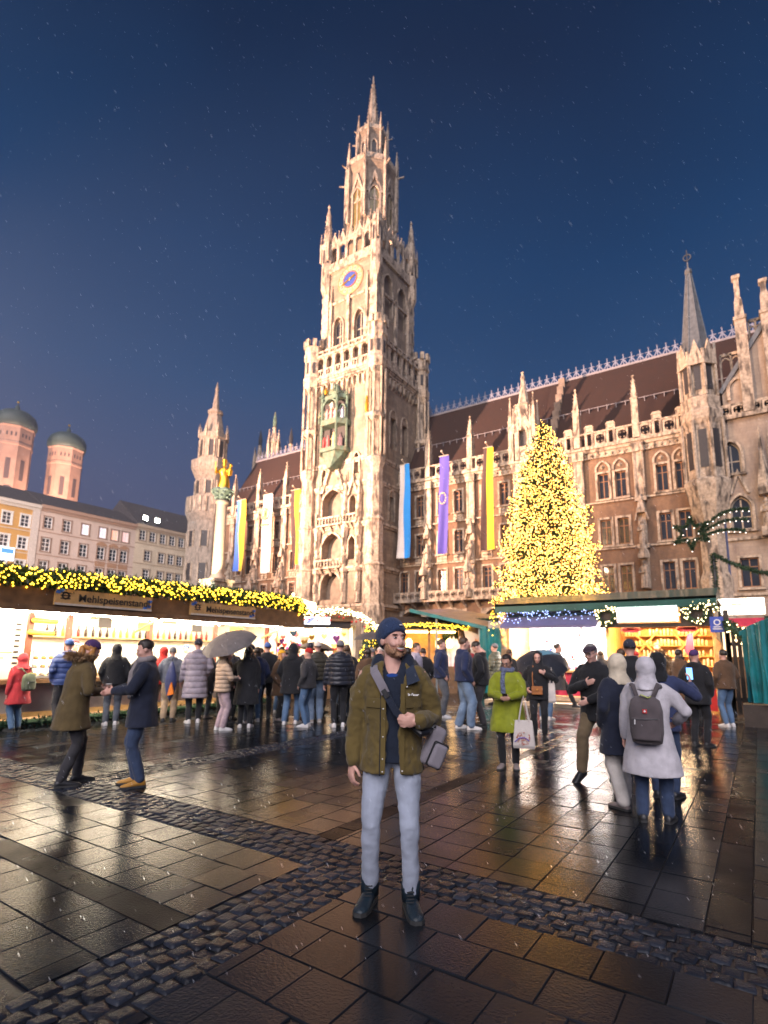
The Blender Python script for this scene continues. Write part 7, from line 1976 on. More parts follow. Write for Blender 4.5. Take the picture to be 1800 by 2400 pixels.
for i, (cx_, cy2, hh, rl, cl, lb) in enumerate(((-11.4, 10.6, 1.72, 30, BLK, 'person in black deep in the crowd below the second lettered board'), (-10.1, 11.6, 1.76, -30, BROWNC, 'person in a brown coat deep in the crowd below the glowing sign'), (-8.6, 12.2, 1.80, 20, CHAR, 'person in charcoal deep in the crowd under the round umbrella'), (-11.9, 12.0, 1.70, -60, NAVY, 'person in navy deep in the crowd near the end of the garland'), (-9.4, 12.9, 1.74, 160, BLK, 'person in black facing the camera deep in the crowd'), (-7.9, 12.6, 1.77, 100, NAVYJ, 'person in dark blue deep in the crowd near the light cone'))):
    P(lb, cx_, cy2, hh, rl, cl, BLACKT, SH_B, .75, 1.15, .0, 1.0, None, None, None, ('short', 'long', 'short', 'short', 'short', 'short')[i], (H_DK, H_BR, H_DK, H_GR, H_BR, H_DK)[i], rl > 90, vox=.02, **POCK)
CROWD = [(-11.6, 9.6, 1.70, 15, CHAR, 'beanie', WHITEK, 'white knitted hat near the first post'), (-10.9, 10.9, 1.76, -25, NAVYJ, None, H_BR, 'bare brown head behind the lilac grey coat'), (-10.2, 10.4, 1.68, 40, REDP, None, H_DK, 'dark red coat in the thick of the crowd'), (-9.9, 12.4, 1.78, 10, BPUFF, 'beanie', DARKK, 'black puffer near the grey notice board'), (-9.1, 11.4, 1.72, -15, GREYC, None, H_BR, 'pale coat half seen behind the blue jeans'), (-8.3, 11.5, 1.74, 25, OLIVEB, 'beanie', GREYK, 'olive puffer half seen left of the shiny black jacket'), (-8.0, 13.6, 1.76, -10, BLK, None, H_DK, 'black coat before the cone of lights'), (-10.7, 13.2, 1.72, 60, BROWNC, 'beanie', REDJ, 'brown coat and red hat by the middle counter'), (-9.0, 14.4, 1.75, 0, NAVY, None, H_GR, 'navy coat and grey hair by the middle counter'), (-7.3, 14.8, 1.78, 30, CHAR, 'beanie', BLUEK, 'charcoal coat and blue hat far behind the smiling man'), (-6.2, 15.6, 1.76, -40, BLK, None, H_BR, 'black coat far behind the navy jackets'), (-12.1, 10.9, 1.66, 80, BEIGEP, None, H_BL, 'beige jacket and fair hair near the far end of the sweets counter'), (-11.2, 12.3, 1.74, 5, BLUEP, 'beanie', WHITEK, 'blue puffer and white hat at the far end of the sweets stall'), (-6.9, 11.0, 1.74, 15, CHAR, None, H_DK, 'charcoal coat just left of the navy jacket and faded jeans'), (-3.0, 17.4, 1.72, 10, NAVY, 'beanie', REDJ, 'navy coat and red hat at the candle counter'), (-6.3, 17.6, 1.70, 0, BROWNC, None, H_BR, 'brown coat before the bright ornaments'),
 (-11.9, 7.5, 1.68, 12, BLK, 'beanie', GREYK, 'black coat and grey hat left of the red jacket'), (-11.5, 8.9, 1.74, -35, CHAR, None, H_DK, 'charcoal coat between red jacket and lilac grey coat'), (-10.45, 8.7, 1.64, -70, BROWNC, None, H_BR, 'brown coat just right of the lilac grey coat'), (-10.0, 9.2, 1.72, 20, NAVYJ, None, H_DK, 'navy jacket behind the beige puffer'), (-9.9, 8.9, 1.78, 50, BLK, 'beanie', DARKK, 'black coat and black hat behind the grey umbrella'), (-8.4, 10.6, 1.80, -5, BLK, None, H_BR, 'black coat between white beanie and shiny puffer'), (-8.45, 9.3, 1.70, 60, CHAR, 'beanie', REDJ, 'charcoal coat and small red hat left of the white beanie'), (-7.4, 10.1, 1.72, 30, BROWNC, None, H_DK, 'brown coat right behind the shiny black puffer'), (-6.5, 13.4, 1.78, 10, BLK, None, H_BR, 'black coat behind the baggy jeans'), (-4.6, 13.9, 1.74, -20, NAVY, 'beanie', GREYK, 'navy coat beyond the bowed head'), (-2.4, 12.2, 1.74, 15, CHAR, None, H_BR, 'charcoal coat beyond the flat cap'), (-1.0, 11.6, 1.72, -25, BLK, 'beanie', PURPLE, 'black coat and purple hat beyond the lit phone'), (-0.7, 15.2, 1.76, 40, BROWNC, None, H_DK, 'brown coat near the slatted booth')]
for i, (cx_, cy2, hh, rl, cl, ht_, hm2, lb) in enumerate(CROWD):
    P('crowd person, ' + lb, cx_, cy2, hh, rl, cl, (BLACKT, JEANS, DGREY)[i % 3], (SH_B, SH_W, SH_G)[i % 3], (.75, .85, .6)[i % 3], 1.15 + .03 * (i % 3), .03, 1.0, ht_, hm2 if ht_ else None, (None, 'down')[i % 2], None if ht_ else ('short', 'long')[i % 2], None if ht_ else hm2, vox=.022, **POCK)
# --- young men by the teal stall
P('young man in a lilac hoodie behind the smiling man', -7.45, 12.3, 1.88, -110, LILACH, DGREY, SH_W, .88, 1.1, .0, 1.1, None, None, 'down', 'fringe', H_BR, True, **POCK)
P('young man in a navy jacket and faded black jeans', -6.95, 12.74, 1.98, -100, NAVYJ, DGREY, SH_W, .88, 1.2, .0, 1.2, None, None, 'down', 'fringe', H_BR, True, feet=((.12, .06), (-.12, -.02)), **POCK)
P('person in a dark red jacket between the two navy jackets', -6.75, 13.8, 1.94, 20, REDP, GREYT, SH_W, .9, 1.15, .0, 1.0, None, None, 'up', **POCK)
P('young man in a navy jacket and baggy blue jeans', -5.50, 11.12, 1.97, -75, NAVYJ, cloth('baggy_jeans', (0.15, 0.22, 0.33), var=0.35, sc_=5), SH_W, .90, 1.22, .0, 1.38, None, None, 'down', 'fringe', H_BR, True, feet=((.13, .10), (-.10, -.08)), **POCK)
P('young man in black with his head bowed', -5.35, 11.75, 1.90, 80, BLK, cloth('faded_black', (0.04, 0.036, 0.04)), SH_B, .84, 1.2, .0, 1.15, None, None, 'down', 'fringe', H_DK, True, hpitch=38, lean=6, **POCK)
# --- middle right
P('woman in a lime green coat and glasses looking at her phone', -3.12, 7.74, 1.60, 172, GREENP, BLACKT, SH_G, .56, 1.24, .10, .95, None, None, 'down', 'bun', H_DK, True, rh=(.05, .30, 1.10), lh=(-.07, .30, 1.10), rhint=(.9, -.4, -.5), lhint=(-.9, -.4, -.5), hpitch=24, hyaw=-14, vox=.011, skin=SKIN2, wr=.026, wsize=.16, scarf=SCARFB)
P('hooded person in black carrying a tan bag under an umbrella', -3.70, 10.78, 1.66, 178, BLK, BLACKT, SH_B, .78, 1.15, .0, 1.0, None, None, 'up', None, None, True, rh=(.22, .16, 1.0), lh=(-.16, .18, 1.30), lhint=(-.8, -.2, -.7), hpitch=14, vox=.013)
P('man in a long dark coat striding past the bright ornaments', -5.10, 16.7, 1.94, -88, CHAR, BLACKT, SH_B, .52, 1.12, .12, 1.0, None, None, None, 'short', H_DK, feet=((.09, .42), (-.09, -.38)), lift=(.02, .04), **POCK)
P('man in an olive grey puffer coat and beanie by the teal tarpaulin', -7.35, 17.2, 1.96, 60, OLIVEB, BLACKT, SH_B, .55, 1.25, .0, 1.0, 'beanie', GREYK, 'down', 'short', H_DK, **POCK)
P('smiling older man in black with a flat cap and tan trousers', -1.86, 7.78, 1.76, 150, BLK, TANT, SH_B, .74, 1.24, .03, 1.15, 'cap', cloth('cap_purple', (0.045, 0.028, 0.042)), None, 'short', H_GR, True, True, rh=(.02, .25, 1.22), lh=(-.05, .27, 1.02), rhint=(.9, -.1, -.6), lhint=(-.9, -.1, -.6), lean=8, hpitch=8, hyaw=4, feet=((.10, .30), (-.12, -.18)), lift=(.05, .0), vox=.011, curl=.2)
P('person in a cream hood, dark coat and white trousers', -1.34, 6.55, 1.61, 40, NAVY, WHITET, SH_G, .60, 1.2, .06, 1.28, None, CREAMH, 'up', feet=((.11, .12), (-.10, -.10)), vox=.012, **POCK)
P('person in a pale grey hooded coat with a backpack seen from behind', -0.98, 6.15, 1.58, -6, GREYC, JEANSD, SH_B, .50, 1.16, .14, 1.1, None, None, 'up', feet=((.13, .05), (-.12, -.02)), vox=.011, wr=.02, wsize=.18, rh=(.26, .20, 1.05), rhint=(.9, -.4, -.5), lh=(-.28, .10, .84))
P('tall person in a dark navy beanie beyond the cream hood', -1.62, 8.9, 1.84, 10, BLK, JEANSD, SH_B, .7, 1.15, .0, 1.0, 'beanie', DARKK, None, 'short', H_DK, **POCK)
P('person with a fur edged hood holding up a lit phone', -1.02, 7.25, 1.63, -15, cloth('blue_coat', (0.03, 0.04, 0.10)), JEANSD, SH_B, .8, 1.15, .0, 1.0, None, cloth('black_beret', (0.01, 0.01, 0.012)), 'up', rh=(.30, .28, 1.36), rhint=(.8, -.2, -.7), lh=(-.22, .1, .9), hdir=(Vector((0, .1, 1)), None), vox=.013)
P('person in a dark coat leaning close, left of the pair at the candle stall', -1.80, 16.6, 1.78, -40, BROWNC, BLACKT, SH_B, .5, 1.18, .06, 1.0, None, None, None, 'long', H_DK, **POCK)
P('hooded person in a long dark coat, right of the pair at the candle stall', -1.38, 16.4, 1.74, 60, cloth('dark_brown', (0.035, 0.027, 0.022)), BLACKT, SH_B, .45, 1.22, .06, 1.0, None, None, 'up', lean=6, **POCK)
P('person with brown hair at the post between the two lit halves', -4.05, 17.6, 1.75, 0, CHAR, BLACKT, SH_B, .7, 1.15, .0, 1.0, None, None, None, 'long', H_BR, **POCK)
# --- stall keepers
P('stall keeper in grey jacket and beanie among the candles', -2.72, 19.5, 2.02, 176, VENDG, BLACKT, SH_B, .85, 1.2, .0, 1.0, 'beanie', GREYK, None, 'short', H_DK, True, group='stall keepers', **HOLD)
P('stall keeper in a santa hat behind the sweets counter', -14.2, 7.1, 1.84, 170, cloth('white_apron', (0.6, 0.57, 0.52)), BLACKT, SH_B, .85, 1.1, .0, 1.0, 'santa', REDJ, None, 'short', H_DK, True, group='stall keepers', **HOLD)
P('stall keeper in white bending over the sweets counter', -14.1, 8.9, 1.75, 165, MATS['cloth_white_apron'], BLACKT, SH_B, .85, 1.1, .0, 1.0, None, None, None, 'short', H_DK, True, group='stall keepers', lean=14, **HOLD)
P('stall keeper with a blue cap behind the sweets counter', -14.1, 10.2, 1.80, 165, MATS['cloth_white_apron'], BLACKT, SH_B, .85, 1.1, .0, 1.0, 'beanie', BLUEK, None, 'short', H_DK, True, group='stall keepers', **HOLD)
# ================================================================== the smiling man in front
MAN = 'smiling bearded man in olive jacket, navy beanie and pale jeans in front'
BEARD = mat('beard_hair', (0.40, 0.215, 0.12), 0.7, 0.45, 90, 0.9, 220); MJEAN = cloth('faded_grey_blue_denim', (0.34, 0.375, 0.455), var=0.22, sc_=7, bs=260); OLIVE = cloth('olive_twill', (0.125, 0.088, 0.026), var=0.12, bs=320); HOODN = cloth('navy_fleece', (0.010, 0.016, 0.032)); BNAVY = cloth('navy_knit', (0.022, 0.040, 0.095), var=0.45, sc_=110, bs=140, bump=0.6); BOOT = mat('teal_black_boot', (0.008, 0.018, 0.028), 0.5, 0.4, 20, 0.5, 60)
man = P(MAN, -2.125, 3.20, 1.815, 177, OLIVE, MJEAN, BOOT, hat=None, face=True, smile=True, hairm=mat('eyebrow_hair', (0.10, 0.05, 0.028), 0.7), rh=(.262, .03, .80), rhint=(.45, -.8, 0), lh=(-.165, .225, 1.135), lhint=(-.40, -.45, -.80),
        hdir=(None, Vector((.85, .30, -.02))), feet=((.135, -.02), (-.125, .055)), hyaw=33, hpitch=-6, vox=.0062, curl=(.5, 1.0), no_coat=True, legw=.85, group='person in front', foot_splay=14)
pm = PEOPLE[MAN]; B = pm['B']; hc = pm['hc']; HR = pm['HR']
for m_ in man.modifiers:
    if m_.type == 'SMOOTH': m_.iterations = 2
# left hand: a closed fist on the strap (rebuilt body detail comes with the arm above)
jk = M(); secs = []
for k in range(17):
    z = .80 + (1.50 - .80) * k / 16
    rx, ry = interp(TORSO, z); f_ = min(1, max(0, (1.50 - z) / .09))
    rx = rx * (1 - .01 * f_) + .018; ry = ry * (1 + .08 * f_) + .024; rx += max(0, .95 - z) * .04
    g = .040 + (.040 * sm(1.15, 1.46, z)) + .012 * sm(1.0, .8, z); xo = -.012
    a0 = math.asin(min(.9, (g - xo) / rx)); a1 = math.asin(min(.9, (g + xo) / rx))
    N = 26; st = pi / 2 + a0; en = pi / 2 - a1 + 2 * pi
    outer = [Vector((rx * cos(st + (en - st) * i / N), ry * sin(st + (en - st) * i / N), z)) for i in range(N + 1)]
    inner = [Vector(((rx - .022) * cos(st + (en - st) * i / N), (ry - .022) * sin(st + (en - st) * i / N), z)) for i in range(N, -1, -1)]
    secs.append([B(p) for p in outer + inner])
jk.loft(secs)
for i, sx in enumerate((1, -1)):
    T2, dr, el, S_ = pm['w'][i]
    jk.limb([B((sx * .150, 0, 1.395)), S_.lerp(el, .4) + Vector((sx * .012, 0, 0)), el, el.lerp(T2, .5), T2 - dr * .012], [.076, .073, .065, .060, .050], 16)
    jk.tube([T2 - dr * .05, T2 - dr * .004], [.054, .053], 14)
jacket = jk.build('jacket', OLIVE, man); remesh(jacket, .0085, 2, .034, .075)
hd_ = M(); hs = []
for k in range(12):
    z = .865 + .60 * k / 11; rx, ry = interp(TORSO, z); hs.append([B(((rx * 1.0 + .004) * cos(a), (ry * 1.06 + .008) * sin(a), z - .075 * (k / 11) ** 3 * max(0, sin(a)))) for a in [2 * pi * j / 24 for j in range(24)]])
hd_.loft(hs)
for off, rr_ in ((0, .040), (.022, .034)):
    hd_.tube([B(((.098 + off) * cos(a), (.088 + off) * sin(a) - .012, 1.478 + .030 * cos(2 * a) - .105 * max(0, sin(a)) ** 1.5 - off * 1.2)) for a in [2 * pi * j / 20 for j in range(21)]], rr_, 10)
hd_.ell(B((0, -.12, 1.46)), .115, .06, .085, 14, 9)
o = hd_.build('hoodie', HOODN, man); remesh(o, .010, 3, .014, .07)
q = M(); q.ell(B((0, .078, 1.395)), .05, .02, .022, 12, 8); q.build('t_shirt', cloth('blue_cotton', (0.01, 0.05, 0.24)), man, True)
for sx in (-1, 1):
    q = M(); q.loft([[B((sx * .075 - .012, .125, 1.44)), B((sx * .125 - .012, .10, 1.475)), B((sx * .125 - .012, .092, 1.475)), B((sx * .075 - .012, .115, 1.44))], [B((sx * .088 - .012, .172, 1.345)), B((sx * .168 - .012, .150, 1.375)), B((sx * .168 - .012, .140, 1.375)), B((sx * .088 - .012, .162, 1.345))]])
    o = q.build('collar_lining', cloth('navy_lining', (0.025, 0.035, 0.06)), man)
    if sx > 0: bpy.data.objects.remove(o)
def front(x, z, off=0.0):
    rx, ry = interp(TORSO, z); f_ = min(1, max(0, (1.50 - z) / .09)); rx = rx * (1 - .01 * f_) + .018; ry = ry * (1 + .08 * f_) + .024
    return B((x, ry * sqrt(max(0, 1 - (x / rx) ** 2)) + off, z))
def strip(name, pts, w, t, mt, parent, off=.004):
    q = M(); secs = []
    for i, (x, z) in enumerate(pts):
        x2, z2 = pts[min(i + 1, len(pts) - 1)]; x1, z1 = pts[max(i - 1, 0)]
        d = Vector((x2 - x1, 0, z2 - z1)).normalized(); nn = Vector((-d.z, 0, d.x)) * w / 2
        a = front(x - nn.x, z - nn.z, off); b = front(x + nn.x, z + nn.z, off)
        secs.append([a, b, b + Vector((0, t, 0)), a + Vector((0, t, 0))])
    q.loft(secs); return q.build(name, mt, parent)
strip('placket', [(.050, .815 + .045 * k) for k in range(12)], .030, .006, OLIVE, jacket, .010)
strip('zip', [(.068, .80 + .045 * k) for k in range(12)], .006, .008, cloth('zip_navy', (0.012, 0.014, 0.02)), jacket, .010)
strip('placket', [(-.072, .815 + .045 * k) for k in range(13)], .026, .006, OLIVE, jacket, .010)
for sx in (1, -1):
    strip('pocket_flap', [(sx * .128 - .012, 1.205), (sx * .128 - .012, 1.262)], .095, .007, OLIVE, jacket, .012)
    strip('pocket', [(sx * .128 - .012, 1.10), (sx * .128 - .012, 1.20)], .100, .003, OLIVE, jacket, .008)
strip('yoke_seam', [(-.19, 1.318), (-.085, 1.335)], .012, .004, OLIVE, jacket, .010)
for x_, z_ in ((.05, 1.20), (.05, 1.03), (.05, .90), (.05, .825), (-.072, .83), (-.10, 1.335)):
    q = M(); p = front(x_, z_, .018); q.ell(p, .0055, .003, .0055, 8, 5); q.build('snap_button', mat('snap_metal', (0.6, 0.58, 0.55), 0.3, 0, metal=0.8), jacket)
lp_ = front(-.122, 1.288, .020)
text('chest_lettering', 'Eddie Bauer', .021, mat('thread_white', (0.8, 0.78, 0.75), 0.7), jacket, lp_, (pi / 2, 0, pi - .25), .0012, .35, .0006)
# beanie: slouching back, rim from forehead to nape
bn = M(); rad = (.0925, .119, .114); ctr = Vector((0, -.026, .046))
def bfn(d):
    py = ctr.y + d.y * rad[1]; pz = ctr.z + d.z * rad[2]
    k = pz - (-.012 + .72 * py)
    return (1.0 + .10 * sm(-.2, -.9, d.y) * sm(.6, -.2, d.z) + .008 * sin(atan2(d.x, d.y) * 34)) - .26 * sm(.012, -.016, k)
shell(bn, hc, HR, 1.0, ctr, rad, bfn, 72, 36)
bo_ = bn.build('beanie', BNAVY, man, True)
q = M(); p0 = hc + HR @ Vector((-.012, .092, .092)); q.obox(p0, .022, .004, .010, HR @ Matrix.Rotation(.75, 3, 'X')); q.build('beanie_label', mat('label_white', (0.6, 0.6, 0.62), 0.6), bo_)
# beard and smile
bd_ = M()
def E2(p, rx, ry, rz): bd_.ell(hc + HR @ Vector(p), rx, ry, rz, 14, 10, HR)
E2((0, .027, -.079), .0555, .0575, .0425); E2((0, .066, -.102), .029, .024, .020)
for sx in (-1, 1):
    E2((sx * .052, .018, -.052), .0165, .036, .042); E2((sx * .040, .058, -.078), .020, .026, .024); bd_.tube([hc + HR @ Vector(p) for p in ((sx * .002, .103, -.048), (sx * .018, .097, -.050), (sx * .030, .082, -.062), (sx * .030, .078, -.078))], [.005, .006, .006, .005], 7)
bo2 = bd_.build('beard', BEARD, man); remesh(bo2, .0045, 2, .003, .012)
q = M(); q.tube([hc + HR @ Vector(p) for p in ((-.027, .090, -.058), (-.015, .0985, -.064), (0, .1015, -.067), (.015, .0985, -.064), (.027, .090, -.058))], [.002, .0052, .006, .0052, .002], 8); q.build('teeth', mat('teeth', (0.62, 0.58, 0.53), 0.3, 0), man, True)
q = M(); q.tube([hc + HR @ Vector(p) for p in ((-.028, .088, -.058), (-.016, .096, -.073), (0, .0985, -.0775), (.016, .096, -.073), (.028, .088, -.058))], [.003, .005, .0058, .005, .003], 8); q.build('lower_lip', mat('lip_pink', (0.50, 0.20, 0.17), 0.45, 0), man, True)
for ch_ in list(man.children):
    if ch_.name.startswith('mouth'): bpy.data.objects.remove(ch_)
for sx, an in ((1, (.135, -.02)), (-1, (-.125, .055))):
    q = M(); q.lathe([(.056, .05), (.058, .11), (.060, .165), (.056, .17)], (an[0], an[1] - .012, 0), 14); q.build('boot_shaft', BOOT, man, True)
    for k in range(4): 
        q = M(); q.tube([(an[0] - .022, an[1] + .050 + .016 * k, .118 - .012 * k), (an[0] + .022, an[1] + .052 + .016 * k, .116 - .012 * k)], .004, 5); q.build('lace', mat('lace_black', (0.012, 0.014, 0.016), 0.7), man)
# ---- sling bag
bag = empty('sling_bag'); prop_on(bag, MAN); tag(bag, 'grey sling bag on the smiling man hip with its strap across his chest', 'bag')
GBAG = cloth('grey_bag_fabric', (0.22, 0.20, 0.225), var=0.12, bs=300)
def strap(name, pts, w, mt):
    q = M(); secs = []
    for i, (x, z, of) in enumerate(pts):
        x2, z2, _ = pts[min(i + 1, len(pts) - 1)]; x1, z1, _ = pts[max(i - 1, 0)]
        d = Vector((x2 - x1, 0, z2 - z1)).normalized(); nn = Vector((-d.z, 0, d.x)) * w / 2
        a = front(x - nn.x, z - nn.z, of); b = front(x + nn.x, z + nn.z, of)
        secs.append([a, b, b + Vector((0, .008, 0)), a + Vector((0, .008, 0))])
    q.loft(secs); return q.build(name, mt, bag)
strap('shoulder_pad', [(.125, 1.465, .012), (.115, 1.43, .022), (.085, 1.385, .024), (.055, 1.335, .026), (.035, 1.295, .026)], .055, GBAG)
strap('strap', [(.036, 1.298, .028), (.005, 1.245, .030), (-.03, 1.19, .032), (-.065, 1.15, .036), (-.115, 1.11, .040)], .042, cloth('strap_navy', (0.014, 0.02, 0.036)))
q = M(); p = front(.036, 1.296, .04); q.obox(p, .056, .012, .030, Matrix.Rotation(-.98, 3, 'Y')); q.build('buckle', mat('buckle_black', (0.012, 0.012, 0.014), 0.4), bag)
q = M(); q.tube([front(-.12, 1.10, .04), Vector((-.185, .20, 1.055)), Vector((-.225, .15, 1.06)), Vector((-.245, .10, 1.07))], [.014, .02, .022, .02], 8); q.build('strap_end', mat('buckle_black', (0.012, 0.012, 0.014), 0.4), bag)
RB = Matrix.Rotation(-.42, 3, 'Y') @ Matrix.Rotation(.25, 3, 'Z')
q = M(); q.obox((-.262, .05, .965), .10, .09, .25, RB); o = q.build('bag_body', GBAG, bag); bevel(o, .03, 4)
q = M(); q.obox((-.292, .105, .91), .092, .045, .15, RB); o = q.build('front_pocket', GBAG, bag); bevel(o, .022, 4)
q = M(); q.obox((-.290, .098, .913), .104, .026, .162, RB); o = q.build('pocket_zip', mat('buckle_black', (0.012, 0.012, 0.014), 0.4), bag); bevel(o, .012, 3)
q = M(); q.obox((-.232, .065, 1.075), .11, .09, .025, Matrix.Rotation(.35, 3, 'Y')); o = q.build('bag_flap', mat('buckle_black', (0.012, 0.012, 0.014), 0.4), bag); bevel(o, .01, 2)

# ================================================================== umbrellas, bags, phones
def umbrella(lab, c, tilt_axis, tilt, r, mt, mt2=None, shaft=0.75, group='umbrellas'):
    e = empty('umbrella', c); tag(e, lab, 'umbrella', group)
    e.rotation_mode = 'QUATERNION'; e.rotation_quaternion = Matrix.Rotation(tilt, 3, Vector(tilt_axis)).to_quaternion()
    for k in range(8):
        q = M(); vs_ = []; fs_ = []
        for i in range(7):
            t = i / 6
            for j in range(4):
                a = 2 * pi * (k + j / 3) / 8; sag = 1 - .055 * sin(j / 3 * pi) * t
                vs_.append((r * sin(t * 1.25) / sin(1.25) * cos(a) * sag, r * sin(t * 1.25) / sin(1.25) * sin(a) * sag, .33 * r * (cos(t * 1.25) - cos(1.25)) / (1 - cos(1.25)) * 1.25))
        for i in range(6):
            for j in range(3): a = i * 4 + j; fs_.append((a, a + 1, a + 5, a + 4))
        q.add(vs_, fs_); q.build('panel', mt2 if (mt2 and k in (1, 2)) else mt, e, True)
        q = M(); a = 2 * pi * k / 8; q.tube([(r * sin(t * 1.25) / sin(1.25) * cos(a), r * sin(t * 1.25) / sin(1.25) * sin(a), .33 * r * (cos(t * 1.25) - cos(1.25)) / (1 - cos(1.25)) * 1.25 - .006) for t in (0, .35, .7, 1)], .004, 4); q.build('rib', IRON, e)
    q = M(); q.tube([(0, 0, .45 * r + .05), (0, 0, -shaft)], .008, 6); q.build('shaft', IRON, e)
    q = M(); q.limb([(0, 0, -shaft), (0, 0, -shaft - .1)], [.016, .016], 8); q.build('handle', WOODD, e)
    return e
umbrella('grey umbrella tilted over the long black coat', (-9.62, 8.05, 1.76), (1.41, .13, 0), .50, .60, cloth('umbrella_grey', (0.13, 0.115, 0.115), 0.6))
umbrella('dark round umbrella above the crowd before the middle stall', (-8.72, 12.1, 1.98), (1, 0, 0), .06, .50, cloth('umbrella_dark', (0.07, 0.06, 0.065), 0.5))
umbrella('low brown umbrella deep in the crowd below the grey notice board', (-10.1, 11.4, 1.70), (1, 0, 0), -.1, .48, cloth('umbrella_brown', (0.12, 0.09, 0.065), 0.6))
umbrella('black umbrella with a pale blue panel behind the hooded person', (-3.80, 11.35, 1.40), (1, .35, 0), .55, .55, cloth('umbrella_black', (0.016, 0.018, 0.026), 0.45), cloth('umbrella_blue', (0.10, 0.26, 0.36), 0.5))
# folded golf umbrella
gu = empty('folded_umbrella', (-11.28, 7.82, 0)); tag(gu, 'folded navy umbrella with an orange panel held by the lilac grey coat', 'umbrella', 'umbrellas')
q = M(); q.loft([[(w * cos(a), w * .55 * sin(a) * (1 + .15 * sin(5 * a)), z) for a in [2 * pi * k / 14 for k in range(14)]] for z, w in ((.52, .02), (.62, .10), (.85, .17), (1.05, .16), (1.25, .09), (1.38, .03))]); q.build('navy_canopy', cloth('umbrella_navy', (0.025, 0.035, 0.12), 0.6), gu, True)
q = M(); q.prism([(.02, .62), (.24, .66), (.13, .92), (.08, .80)], 'y', -.09, -.06); q.build('orange_panel', cloth('umbrella_orange', (0.70, 0.18, 0.01)), gu)
q = M(); q.tube([(0, 0, .45), (0, 0, 1.5)], .009, 6); q.build('shaft', IRON, gu)
# tote of the green coat
def tote(lab, person_, x, y, z0, w, h, hl, print_=True, d=.05):
    e = empty('tote_bag'); prop_on(e, person_); tag(e, lab, 'bag', 'bags people carry')
    q = M(); q.loft([[(x - w / 2 * k, y - d * f, z), (x + w / 2 * k, y - d * f, z), (x + w / 2 * k, y + d * f, z), (x - w / 2 * k, y + d * f, z)] for z, k, f in ((z0, 1.0, .6), (z0 + .05, 1.03, 1.0), (z0 + h * .6, .92, .8), (z0 + h, .82, .25))])
    o = q.build('bag', cloth('tote_canvas', (0.60, 0.54, 0.50), var=0.08), e); bevel(o, .012, 2)
    for yy in (-d * .5, d * .5):
        q = M(); q.tube([(x - w * .25, y + yy, z0 + h - .01), (x - w * .14, y + yy * .6, z0 + h + hl * .6), (x - w * .02, y, z0 + h + hl), (x + w * .10, y + yy * .6, z0 + h + hl * .6), (x + w * .22, y + yy, z0 + h - .01)], .011, 6); q.build('handle', MATS['cloth_tote_canvas'], e)
    if print_:
        r_ = random.Random(77); q = M()
        for _ in range(70):
            a = r_.uniform(0, 2 * pi); rr2 = w * .34 * sqrt(r_.random()); zz = z0 + h * .36 + rr2 * sin(a) * .9
            q.obox((x + rr2 * cos(a), y + d * 1.03 + .006, zz), .012, .003, .014, r_.uniform(0, 1))
        q.build('print', mat('print_red', (0.45, 0.15, 0.10), 0.7), e)
        q = M(); q.tube([(x + w * .42, y + d * 1.05 + .006, z0 + h * .24), (x + w * .2, y + d * 1.05 + .006, z0 + h * .38), (x - w * .05, y + d * 1.05 + .006, z0 + h * .40), (x - w * .25, y + d * 1.05 + .006, z0 + h * .30)], .008, 5); q.build('print_line', mat('print_violet', (0.16, 0.12, 0.45), 0.7), e)
    return e
GL = 'woman in a lime green coat and glasses looking at her phone'
tote('white tote bag with a red dotted print on the lime green coat arm', GL, -.26, .20, .34, .32, .42, .36)
HU_ = 'hooded person in black carrying a tan bag under an umbrella'
tote('slim cream tote bag hanging from the hooded person shoulder', HU_, -.27, .06, .72, .15, .40, .32, False)
tb_ = empty('shoulder_bag'); prop_on(tb_, HU_); tag(tb_, 'tan leather shoulder bag of the hooded person in black', 'bag', 'bags people carry')
q = M(); q.obox((.02, .20, .97), .22, .07, .17); o = q.build('bag', mat('tan_leather', (0.36, 0.13, 0.035), 0.45, 0.15, 12), tb_); bevel(o, .015, 3)
q = M(); q.obox((.02, .242, 1.01), .215, .012, .09); q.build('flap', MATS['tan_leather'], tb_); q = M(); q.tube([(.10, .19, 1.05), (.11, .165, 1.25), (.09, .08, 1.47)], .011, 6); q.build('strap', MATS['tan_leather'], tb_); q = M(); q.ell((.02, .252, .985), .010, .006, .010, 8, 5); q.build('clasp', GOLD, tb_)
